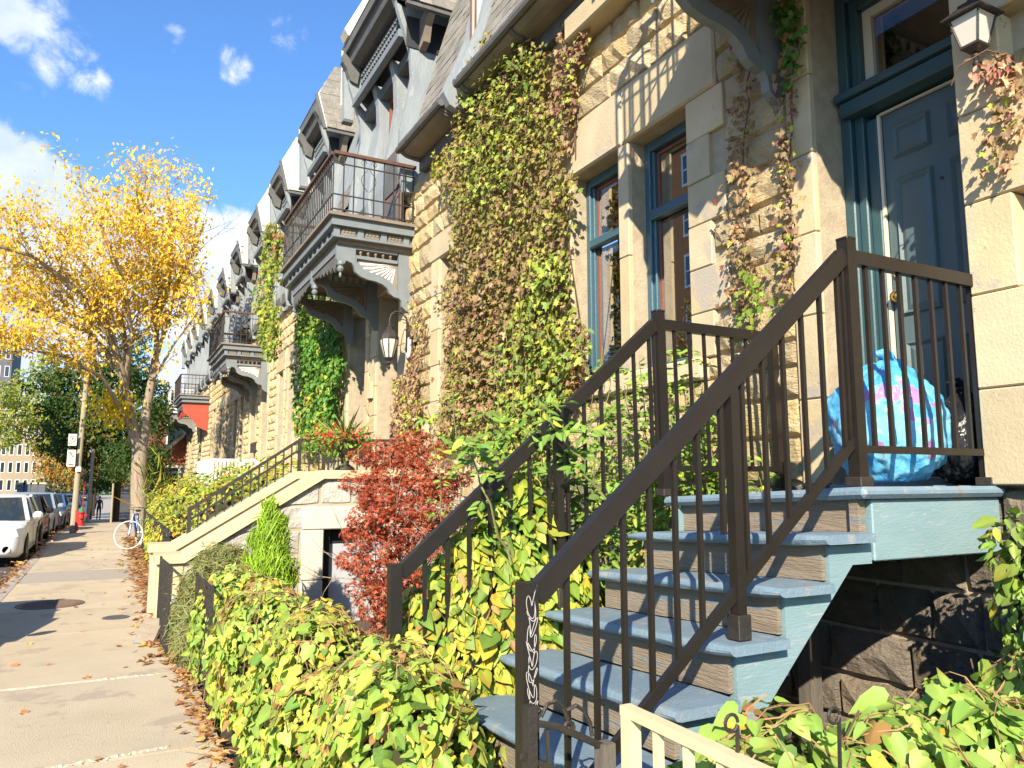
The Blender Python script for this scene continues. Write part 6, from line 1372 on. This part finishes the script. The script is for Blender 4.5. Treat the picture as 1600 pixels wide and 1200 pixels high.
# ================================================================== GARDEN PLANTS
def plant(name, lab, blobs, tmpl, pal, n, size, parts=0, cat='shrub', jit=.6, base=None, m=None, tipv=DOWN, tj=.7, core=.7, lo=.72, hi=1.06, face=None, stems=None, key=None, coreM=None):
    b0 = blobs[0]; t = thing(name, base or (b0[0], b0[1], max(0, b0[2]-b0[5])), lab, cat)
    p, nr = shell(blobs, n, lo, hi, jit); k = p[:, 2] > .015; p, nr = p[k], nr[k]
    nr = nr/np.linalg.norm(nr, axis=1, keepdims=True)+np.array([-.35, -.35, .55])
    foliage(t, tmpl, pal, p, nr, tips(len(p), tipv, tj), size*np.clip(np.exp(rng.normal(-.22, .36, len(p))), .35, 1.7), key=key or lab[:12], parts=parts, m=m)
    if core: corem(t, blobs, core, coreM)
    if stems: 
        b = MB()
        for k in range(stems):
            q = blobs[random.randrange(len(blobs))]; a = random.uniform(0, 6.28); e = Vector((q[0]+q[3]*1.05*math.cos(a), q[1]+q[4]*1.05*math.sin(a), q[2]+random.uniform(-.2, 1.0)*q[5])); s_ = Vector((q[0], q[1], max(.02, q[2]-q[5])))
            b.tube([s_, s_.lerp(e, .5)+Vector((random.gauss(0, .05), random.gauss(0, .05), .05)), e], .005, 4, .003, cap=False)
        b.build('stems', M['twig'], t, kind='stuff')
    return t
# low hedge of bindweed over the garden fence, from the newel back to the feathery shrub
hb = []
for i, yy in enumerate(np.linspace(3.15, 8.1, 13)):
    hb.append((1.14+.10*math.sin(i*1.7), yy, .40+.05*math.sin(i*2.3), .36+.03*math.sin(i), .34, .50+.07*math.sin(i*1.9+1)))
for i, yy in enumerate(np.linspace(3.6, 7.4, 7)): hb.append((1.65, yy, .24, .38, .42, .34+.05*math.sin(i*2.9)))
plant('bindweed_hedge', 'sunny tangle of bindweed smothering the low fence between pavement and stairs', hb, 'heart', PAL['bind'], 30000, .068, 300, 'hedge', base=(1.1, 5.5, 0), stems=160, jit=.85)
def runners(t, n, x0, x1, y0, y1, zf, m=None):
    b = MB()
    for k in range(n):
        x, y = random.uniform(x0, x1), random.uniform(y0, y1); a = random.uniform(0, 6.28); pts = []
        for i in range(random.randint(5, 11)):
            pts.append((x, y, zf(x, y)+random.gauss(.0, .012))); a += random.gauss(0, .6); x += .06*math.cos(a); y += .06*math.sin(a)
        b.tube(pts, .0032, 3, .0018, cap=False)
    b.build('runners', m or M['dryvine'], t, kind='stuff')
M['dryvine'] = mat('dry_vine', (.36, .21, .10), (.26, .15, .07), 9, .8)
def hz(bl):
    def f(x, y):
        z = .05
        for (cx, cy, cz, rx, ry, rz) in bl:
            q = 1-((x-cx)/rx)**2-((y-cy)/ry)**2
            if q > 0: z = max(z, cz+rz*math.sqrt(q))
        return z+.012
    return f
runners(bpy.data.objects['bindweed_hedge'], 260, .80, 1.9, 3.0, 8.1, hz(hb))
# curtain of bindweed on the far stair rail
cb = [(1.50, 3.95, .35, .26, .16, .55), (1.68, 3.95, .75, .28, .16, .55), (1.9, 3.97, 1.0, .28, .17, .55), (2.12, 3.98, 1.25, .26, .17, .50), (1.75, 4.0, .25, .35, .2, .45), (2.15, 4.0, .6, .35, .2, .55), (2.4, 4.0, .95, .28, .18, .5), (1.42, 3.7, .2, .18, .14, .35), (2.5, 4.02, .5, .3, .2, .5)]
plant('bindweed', 'yellow and green bindweed curtain climbing the far stair railing', cb, 'heart', [(3, G2), (3, YG), (1.1, YL), (2.4, G1), (1.1, (.42, .24, .09))], 9000, .08, 300, 'bindweed', base=(1.8, 3.95, 0), stems=50, core=.6)
# rose canes over the upper far rail and against the wall
def sprays(name, lab, canes, n_leaf, size, pal, parts, cat='rose bush', r=.009, stemM='greenstem', spread=.09, tmpl='ovate'):
    c = canes[0][0]; t = thing(name, (c[0], c[1], max(0, c[2])), lab, cat); P = []; D_ = []
    for pts in canes:
        vs = [Vector(p) for p in pts]; sm = []
        for a, b in zip(vs[:-1], vs[1:]):
            for k in range(4): q = a.lerp(b, k/4); sm.append(q+Vector((random.gauss(0, .012), random.gauss(0, .012), random.gauss(0, .012))))
        sm.append(vs[-1]); one('cane', M[stemM], t, lambda b: b.tube(sm, r, 5, r*.35, cap=False)); m_ = len(sm)
        L_ = sum((b-a).length for a, b in zip(sm[:-1], sm[1:]))
        for k in range(max(2, int(L_*n_leaf))):
            i = random.uniform(.15, 1)*(m_-1); a = sm[int(i)] if int(i) < m_ else sm[-1]; d = Vector((random.gauss(0, 1), random.gauss(0, 1), random.gauss(-.1, .6))).normalized(); L2 = random.uniform(.07, .17)
            e = a+d*L2
            for q in (-1, 1):
                for j in (0.45, .8):
                    side = d.cross(Vector((0, 0, 1))).normalized()*q; P.append(a+d*L2*j+side*.012); D_.append((side*.8+d*.6+Vector((0, 0, -.25))))
            P.append(e); D_.append(d+Vector((0, 0, -.2)))
    P = np.array([tuple(p) for p in P]); D_ = np.array([tuple(p) for p in D_]); n = len(P)
    foliage(t, tmpl, pal, P, np.array([-.3, -.35, .9])[None]+rvec(n)*.45, D_+rvec(n)*.2, rng.uniform(size*.6, size*1.25, n), key=lab[:12], parts=parts); return t
def cane(base, top, bend, k=5):
    b, t_ = Vector(base), Vector(top); return [tuple(b.lerp(t_, i/k)+Vector(bend)*math.sin(math.pi*i/k)) for i in range(k+1)]
cs = []
for i in range(19):
    x = random.uniform(3.3, 4.05); y = random.uniform(3.95, 5.0); cs.append(cane((x, y, .6), (x+random.gauss(0, .15), y+random.gauss(0, .25), random.uniform(1.9, 2.75)), (random.gauss(0, .1), random.gauss(0, .12), 0)))
sprays('rose_bush', 'leafy green rose bush between the landing and the blue windows', cs, 24, .062, PAL['rose'], 300)
cs = []
for i in range(13):
    x = random.uniform(2.5, 3.9); y = random.uniform(5.0, 6.6); cs.append(cane((x, y, .4), (x+random.gauss(0, .2), y+random.gauss(0, .25), random.uniform(2.1, 3.2)), (random.gauss(0, .12), random.gauss(0, .12), 0)))
sprays('rose_bush', 'loose thorny rose canes with few leaves in front of the blue windows', cs, 9, .055, PAL['rose'], 120)
cs = []
for i in range(8):
    s_ = (random.uniform(2.1, 3.0), random.uniform(4.0, 4.5), random.uniform(.8, 1.4)); e = at(random.uniform(690, 930), random.uniform(610, 850), Y=random.uniform(3.8, 4.3)); cs.append(cane(s_, tuple(e), (0, -.05, .12)))
cs.append([tuple(at(a, b, Y=3.72)) for a, b in ((800, 880), (760, 790), (740, 720), (700, 690))]); cs.append([tuple(at(a, b, Y=3.72)) for a, b in ((960, 800), (900, 720), (860, 650), (830, 615))])
sprays('rose_bush', 'bright green rose sprays arching over the far stair railing', cs, 21, .078, [(3, (.17, .29, .05)), (3, (.22, .35, .06)), (1, YG)], 300, r=.008)
cs = []
for i in range(16):
    x = random.uniform(2.3, 3.1); y = random.uniform(4.0, 4.4); cs.append(cane((x, y, .0), (x+random.gauss(0, .1), y, random.uniform(.9, 1.5)), (random.gauss(0, .1), 0, 0)))
sprays('rose_bush', 'low rose growth showing past the ends of the blue treads', cs, 14, .05, PAL['rose']+[(2, YL), (1, RD)], 60)
strand([(1178, 500), (1180, 470), (1188, 445), (1190, 430)], 4.0, 'fresh green creeper shoot above the far landing rail', 60, [(3, G2), (1, YG)], .16, .06, 50)
# Japanese maple
def jmaple():
    t = thing('japanese_maple', (2.2, 6.5, 0), 'crimson red Japanese maple shrub in front of the stone stoop', 'maple'); rnd = random.Random(3); b = MB(); tp = []
    for k in range(9):
        a = rnd.uniform(0, 6.28); d = Vector((math.cos(a)*.35, math.sin(a)*.3, 1)).normalized(); grow(b, Vector((2.25, 6.5, .05)), d, rnd.uniform(.7, 1.1), .028, 2, tp, rnd, .2, .65, 4)
    b.build('trunk', M['bark'], t)
    bl = []
    for (px, py, Yq, r) in [(610, 725, 6.6, .22), (585, 760, 6.5, .22), (640, 745, 6.6, .24), (570, 800, 6.3, .20), (610, 800, 6.2, .26), (660, 800, 6.4, .26), (565, 860, 6.2, .18), (600, 870, 6.1, .24), (645, 860, 6.2, .24), (590, 920, 6.0, .18), (635, 930, 6.0, .22), (675, 780, 6.6, .24), (600, 965, 5.9, .15), (655, 700, 6.7, .2), (585, 715, 6.6, .17), (700, 760, 6.6, .18), (690, 840, 6.4, .2), (620, 760, 6.5, .26), (600, 830, 6.3, .24), (635, 835, 6.2, .24), (620, 900, 6.1, .22), (575, 770, 6.4, .18), (640, 700, 6.7, .2), (615, 945, 5.95, .18), (555, 830, 6.3, .12), (670, 740, 6.6, .22)]:
        p = at(px, py, Y=Yq)
        for q in range(5): d = rvec(1)[0]*r*.8; bl.append((p.x+d[0], p.y+d[1], p.z+d[2]*.7, r*.66, r*.66, r*.40))
    p, nr = shell(bl, 30000, .1, 1.1, .8); foliage(t, 'maple', PAL['maple'], p, nr*np.array([.4, .4, 1])+np.array([-.2, -.3, .5]), tips(len(p), np.array([-.3, -.3, -.5]), .8), rng.uniform(.024, .05, len(p)), key='jm', parts=200)
jmaple()
# cedar
cd = []
cx, cyy = at(420, 880, Y=8.2).x, 8.2
for i in range(9): z = .28+i*.135; r = .27*(1-(i/9)**2.2)*(.9+.2*math.sin(i*2.2))+.03; cd.append((cx+.02*math.sin(i*3), cyy+.02*math.cos(i*2), z, r, r, .14))
plant('cedar_shrub', 'small bright green cedar cone beside the stone stoop', cd, 'blade', PAL['cedar'], 14000, .11, 0, 'cedar', jit=.7, tipv=np.array([0, 0, 1.]), tj=.55, core=.6, lo=.5, hi=1.15)
# feathery asparagus-like shrub
fb = [(.98, 8.35, .30, .30, .40, .36), (1.02, 8.3, .62, .30, .38, .32), (.88, 7.9, .22, .22, .35, .26), (1.1, 8.5, .82, .26, .32, .22), (.86, 8.6, .3, .2, .3, .34)]
plant('feathery_shrub', 'feathery grey green shrub spilling over the pavement edge by the stoop', fb, 'blade', PAL['feather'], 17000, .11, 0, 'shrub', jit=.9, tipv=np.array([-.3, -.2, -.3]), tj=.9, core=.62, lo=.6, hi=1.2)
# street side hedges farther along
fh = []
for i, yy in enumerate(np.linspace(11.8, 20, 12)): fh.append((1.55+.12*math.sin(i*2.1), yy, .75+.1*math.sin(i*1.3), .62, .5, 1.0+.14*math.sin(i*2.7)))
for i, yy in enumerate(np.linspace(12, 20, 7)): fh.append((2.6, yy, .95, .6, .7, 1.2))
plant('hedge', 'long clipped hedge of green turning orange behind the stone stoop', fh, 'simple', PAL['hedge'], 17000, .10, 0, 'hedge', base=(1.6, 16, 0), tipv=np.array([0, 0, .4]), tj=1)
wb_ = [(1.0, yy, .45+.1*math.sin(yy*3), .22, .35, .55) for yy in np.linspace(13.5, 19.5, 9)]
plant('hedge', 'yellow flecked climbing plant along the fence behind the bicycle', wb_, 'simple', [(3, YG), (2, YL), (2, G1), (1, BR)], 4500, .09, 0, 'climber', base=(1, 16.5, 0))
gh = [(1.55+.1*math.sin(yy), yy, .55+gz(yy), .55, .7, .75) for yy in np.linspace(23.5, 36, 12)]
plant('hedge', 'far green hedge along the pavement between bicycle and white fence', gh, 'simple', PAL['gtree'], 6000, .14, 0, 'hedge', base=(1.6, 30, 0))
pb = [(1.35, 11.9, .8, .05, .05, .05)]
t = thing('spiky_shrub', (1.2, 17.8, .3), 'orange yellow spiky fronds sticking out of the hedge', 'plant'); n = 80
a = rng.uniform(0, 2*math.pi, n); e = rng.uniform(.3, 1.3, n); tv = np.stack([np.cos(a)*np.cos(e), np.sin(a)*np.cos(e), np.sin(e)], 1); c = np.array(tuple(at(245, 770, Y=17)))
foliage(t, 'grass', [(2, (.5, .36, .05)), (2, YG), (1, (.5, .2, .05))], c+rng.normal(0, .22, (n, 3)), rvec(n), tv, rng.uniform(.25, .5, n))
# foreground right: bindweed over the side fence
fr_ = []
for i, xx in enumerate(np.linspace(1.75, 3.75, 11)): fr_.append((xx, 1.78+.10*math.sin(i*1.9), .52+.05*math.sin(i*2.6), .26, .26, .42+.05*math.sin(i*1.7)))
for i, xx in enumerate(np.linspace(1.55, 3.2, 8)): fr_.append((xx, 1.40, .34, .28, .25, .36))
plant('bindweed_hedge', 'lush heart leaved bindweed heap in the near right corner under the landing', fr_, 'heart', FRESH, 9500, .088, 300, 'hedge', base=(2.7, 1.8, 0), stems=90, jit=.8)
rr_ = [(3.66, 2.02, 1.42, .13, .13, .16), (3.72, 2.04, 1.15, .14, .14, .2), (3.70, 2.0, .9, .15, .15, .2), (3.85, 2.1, 1.3, .12, .12, .2), (3.3, 1.5, 1.25, .3, .2, .35), (3.7, 1.55, 1.5, .3, .2, .4), (4.0, 1.5, 1.1, .25, .2, .5), (3.1, 1.35, .85, .3, .2, .4), (3.6, 1.4, .8, .3, .2, .5)]
plant('creeping_plant', 'green leafy climber at the right edge beside the landing end', rr_, 'ovate', PAL['rose'], 3000, .075, 300, 'climber', base=(3.7, 2.0, .3), stems=12, core=.4)
lw = [(1.30, 2.12, .62, .12, .10, .16), (1.5, 2.12, .60, .16, .1, .16), (1.7, 2.0, .68, .16, .1, .14)]
plant('bindweed', 'few bindweed leaves round the rusty scroll gate at the stair foot', lw, 'heart', [(3, G2), (2, G1), (1, YL), (1, (.35, .08, .04))], 190, .085, 150, 'bindweed', base=(1.4, 2.1, 0), core=0, lo=.3)
# urn plants
n = 44; a = rng.uniform(0, 2*math.pi, n); e = rng.uniform(.35, 1.45, n); tv = np.stack([np.cos(a)*np.cos(e), np.sin(a)*np.cos(e), np.sin(e)], 1)
foliage(PT, 'grass', [(3, (.28, .32, .10)), (1, YG)], np.tile(np.array([[2.75, 9.95, 2.2]]), (n, 1))+rng.normal(0, .02, (n, 3)), rvec(n), tv, rng.uniform(.25, .6, n), name='spiky_grass')
n = 500; foliage(PT, 'simple', [(3, G1), (2, G2), (1, YG)], np.array([[2.70, 9.9, 2.22]])+rng.normal(0, 1, (n, 3))*np.array([.20, .18, .09]), rvec(n)+np.array([0, 0, .5]), tips(n, j=1), rng.uniform(.05, .09, n), name='green_leaves')
n = 240; foliage(PT, 'ovate', [(3, (.60, .04, .02)), (1, (.65, .12, .05))], np.array([[2.66, 9.85, 2.30]])+rng.normal(0, 1, (n, 3))*np.array([.24, .16, .07]), rvec(n)+np.array([0, -.4, .5]), tips(n, j=1), rng.uniform(.03, .06, n), name='red_flowers')
# fallen leaves
def fallen(name, lab, pts, size, parts=0):
    pts = np.array(pts); n = len(pts); t = thing(name, tuple(pts.mean(0)), lab, 'leaves'); t['kind'] = 'stuff'
    foliage(t, 'ivy', PAL['fallen'], pts, np.array([0, 0, 1.])[None]+rvec(n)*.35, rvec(n)*np.array([1, 1, .1]), rng.uniform(size*.6, size*1.2, n), key='fallen', parts=0, name='leaves'); return t
P_ = []
for i in range(1900): y = random.uniform(8, 26); P_.append((.78-abs(random.gauss(0, .16))*(1 if y < 20 else .8), y, gz(y)+random.uniform(.004, .03)))
fallen('fallen_leaves', 'drift of orange fallen leaves along the garden side of the pavement', P_, .10)
P_ = []
for i in range(2200): y = random.uniform(14, 45); P_.append((-1.36-abs(random.gauss(0, .22))+.06, y, gz(y)-.13+random.uniform(0, .03)+ (.14 if random.random() < .12 else 0)))
fallen('fallen_leaves', 'rust coloured fallen leaves in the gutter under the parked cars', P_, .11)
P_ = [(.74-abs(random.gauss(0, .07)), random.uniform(4.5, 8.2), .006+random.random()*.02) for _ in range(260)]+[(random.uniform(-1.0, .7), random.uniform(4, 24), .008) for _ in range(60)]
fallen('fallen_leaves', 'scatter of brown leaves at the foot of the bindweed hedge', P_, .07)
# ================================================================== FENCES, GATES, SMALL THINGS
def ironfence(name, lab, a, b_, z0, z1, nb, m=None, cat='fence', r=.012, rail2=.12):
    a, b_ = Vector(a), Vector(b_); t = thing(name, (a.x, a.y, z0), lab, cat); m = m or M['oldiron']
    for z in (z1, z0+rail2): one('rail', m, t, lambda b: b.bar((a.x, a.y, z), (b_.x, b_.y, z), .028, .016))
    for k in range(nb+1):
        p = a.lerp(b_, k/nb); one('picket' if k % nb else 'post', m, t, lambda b: b.bar((p.x, p.y, z0 if k % nb else z0-.1), (p.x, p.y, z1-.006 if k % nb else z1+.03), r*(1 if k % nb else 2)))
    return t
ironfence('garden_fence', 'low black iron garden fence half buried in the bindweed', (.80, 6.75, 0), (.78, 7.75, 0), .02, .84, 10)
ironfence('garden_gate', 'short black iron gate panel against the stoop pier', (.60, 8.45, 0), (.56, 9.36, 0), .02, .86, 8, cat='gate')
t = thing('garden_gate', (.8, 12, 0), 'solid black boarded gate behind the stone stoop', 'gate')
for k in range(12): one('board', M['dark'], t, lambda b: b.box((.78, 11.45+k*.13, .08), (.80, 11.45+k*.13+.12, 1.02-.14*math.sin(k/11*math.pi))))
one('frame', M['oldiron'], t, lambda b: b.bar((.77, 11.4, .98), (.77, 13.05, .98), .03))
ironfence('garden_fence', 'black iron fence along the hedge behind the bicycle', (.86, 13.2, 0), (.86, 22, 0), .05, .95, 40)
t = thing('white_fence', (1.0, 30, 0), 'white board fence end beside the pavement beyond the bicycle', 'fence')
for k in range(10): yy = 29.5+k*.3; one('board', M['white'], t, lambda b: b.box((.98, yy, gz(yy)), (1.02, yy+.28, gz(yy)+1.25)))
t = thing('porch_fence', (3.1, 22, 1.5), 'white picket porch railing rising above the hedge behind the stoop', 'fence')
for k in range(14): xx = 2.42+k*.10; one('picket', M['white'], t, lambda b: b.box((xx, 22.0, 1.5), (xx+.065, 22.03, 2.24)))
for k in range(24): yy = 22.1+k*.16; one('picket', M['white'], t, lambda b: b.box((2.42, yy, 1.5), (2.45, yy+.09, 2.24)))
for z in (1.6, 2.26): one('rail', M['white'], t, lambda b: b.bar((2.40, 22.05, z), (3.85, 22.05, z), .05, .07)); one('rail', M['white'], t, lambda b: b.bar((2.44, 22.1, z), (2.44, 26.3, z), .05, .07))
one('porch_base', M['white_ash'], t, lambda b: b.box((2.46, 22.06, .0), (4.15, 26.3, 1.49)))
def scrollgate():
    t = thing('scroll_gate', (1.35, 2.2, .5), 'rusty wrought iron scroll gate at the foot of the blue stairs', 'gate'); m = M['oldiron']; y = 2.15
    X = lambda a, b, dy=0: tuple(at(a, b, Y=y+dy))
    one('post', m, t, lambda b: b.bar((X(828, 1100)[0], y, .2), X(828, 1102), .035)); one('post', M['oldwood'], t, lambda b: b.bar((X(945, 1160)[0], y, .2), X(945, 1160), .05))
    one('rail', m, t, lambda b: b.tube([X(822, 1128), (X(870, 1135)), X(905, 1150), X(945, 1168)], .012, 6)); one('rail', m, t, lambda b: b.tube([X(815, 1182), X(855, 1198), X(900, 1215)], .010, 6))
    for (cx, cy, r, sg) in ((838, 1110, 11, 1), (888, 1135, 13, -1)):
        one('scroll', m, t, lambda b: b.tube([X(cx+sg*r*(1-k/16)*math.cos(k*.6), cy+r*(1-k/16)*math.sin(k*.6)) for k in range(15)], .007, 5))
    one('scroll', m, t, lambda b: b.tube([X(845, 1120), X(855, 1100), X(868, 1095), X(880, 1105), X(888, 1125)], .007, 5)); one('scroll', m, t, lambda b: b.tube([X(885, 1110), X(900, 1102), X(912, 1110), X(922, 1130), X(925, 1150)], .007, 5))
    one('bar', m, t, lambda b: b.tube([X(855, 1140), X(858, 1210)], .007, 5))
scrollgate()
t = thing('cream_railing', (1.49, 2.0, 0), 'glossy cream painted wooden railing in the near bottom corner', 'railing'); C = M['cream']
yt, ye = 2.03, .9
one('post', C, t, lambda b: b.bar((1.49, yt, .1), (1.49, yt, .992), .045)); one('handrail', C, t, lambda b: b.bar((1.49, yt+.03, 1.0), (1.49, ye, .985), .04, .03))
for k in range(1, 9): one('baluster', C, t, lambda b: b.bar((1.49, yt-.135*k, .1), (1.49, yt-.135*k, .984), .024))
t = thing('white_stick', (.45, 8.4, 0), 'pale wooden lath leaning across the pavement edge by the stoop', 'stick'); one('lath', M['white'], t, lambda b: b.bar(at(238, 972, Z=.01), at(268, 942, Y=8.9), .03, .012))
t = thing('wood_offcut', (.6, 9.2, 0), 'weathered brown board propped against the stoop pier', 'board'); one('board', M['riser'], t, lambda b: b.bar((.42, 9.15, .0), (.53, 9.25, .24), .26, .03))
# side fence scrolls poking out of the near bindweed
for (px, py, l) in ((1143, 1130, 'rusty iron ring of the side fence, left of two'), (1303, 1118, 'dark iron ring of the side fence, right of two')):
    c = at(px, py, Y=1.58); t = thing('fence_ring', tuple(c), l+' poking out of the bindweed', 'iron ring'); one('ring', M['oldiron'], t, lambda b: b.tube([c+Vector((.022*math.cos(k*.5), 0, .022*math.sin(k*.5))) for k in range(13)], .005, 6)); one('stem', M['oldiron'], t, lambda b: b.tube([c+Vector((.02, 0, -.01)), c+Vector((.03, .02, -.3)), (c.x+.03, c.y+.02, .1)], .006, 5))
dtree('street_tree', 'yellow street tree across the road, mirrored in the lower window panes', (-13.5, 23, 0), 8, [(-13.5, 23, 7, 2.2, 2.2, 2.2), (-13, 25, 6, 2, 2, 2), (-13.8, 21, 6, 2, 2, 1.8)], PAL['otree'], 5000, .25, 77, .18)

runners(bpy.data.objects['bindweed_hedge.001'], 90, 1.6, 3.9, 1.25, 2.0, hz(fr_))
def addleaves(t, pix, X, n, pal, size, depth, tmpl='ivy'):
    P = wallpts(pix, X, n, .2); n = len(P); pos = np.stack([X-.05-rng.uniform(0, 1, n)*depth, P[:, 0], P[:, 1]], 1)
    foliage(t, tmpl, pal, pos, np.array([-1, -.25, .55])[None]+rvec(n)*.7, tips(n, j=.6), size*np.clip(np.exp(rng.normal(-.1, .35, n)), .4, 1.8), name='younger_leaves')
iv = bpy.data.objects['creeper']; GRN = [(3, (.30, .40, .06)), (3, (.42, .46, .07)), (2, (.18, .27, .05)), (1, (.36, .30, .08))]
addleaves(iv, [(860, 400), (905, 430), (925, 520), (935, 600), (860, 710), (790, 700), (840, 560)], 4.12, 1000, GRN, .075, .3)
addleaves(iv, [(770, 90), (850, 70), (868, 150), (850, 260), (760, 330), (735, 230)], 4.14, 800, GRN, .065, .28)
addleaves(iv, [(725, 420), (800, 380), (850, 480), (800, 640), (710, 680), (715, 520)], 4.1, 900, [(3, (.24, .155, .075)), (2, (.31, .21, .10)), (1, (.25, .12, .07)), (1, (.30, .27, .08))], .075, .3)
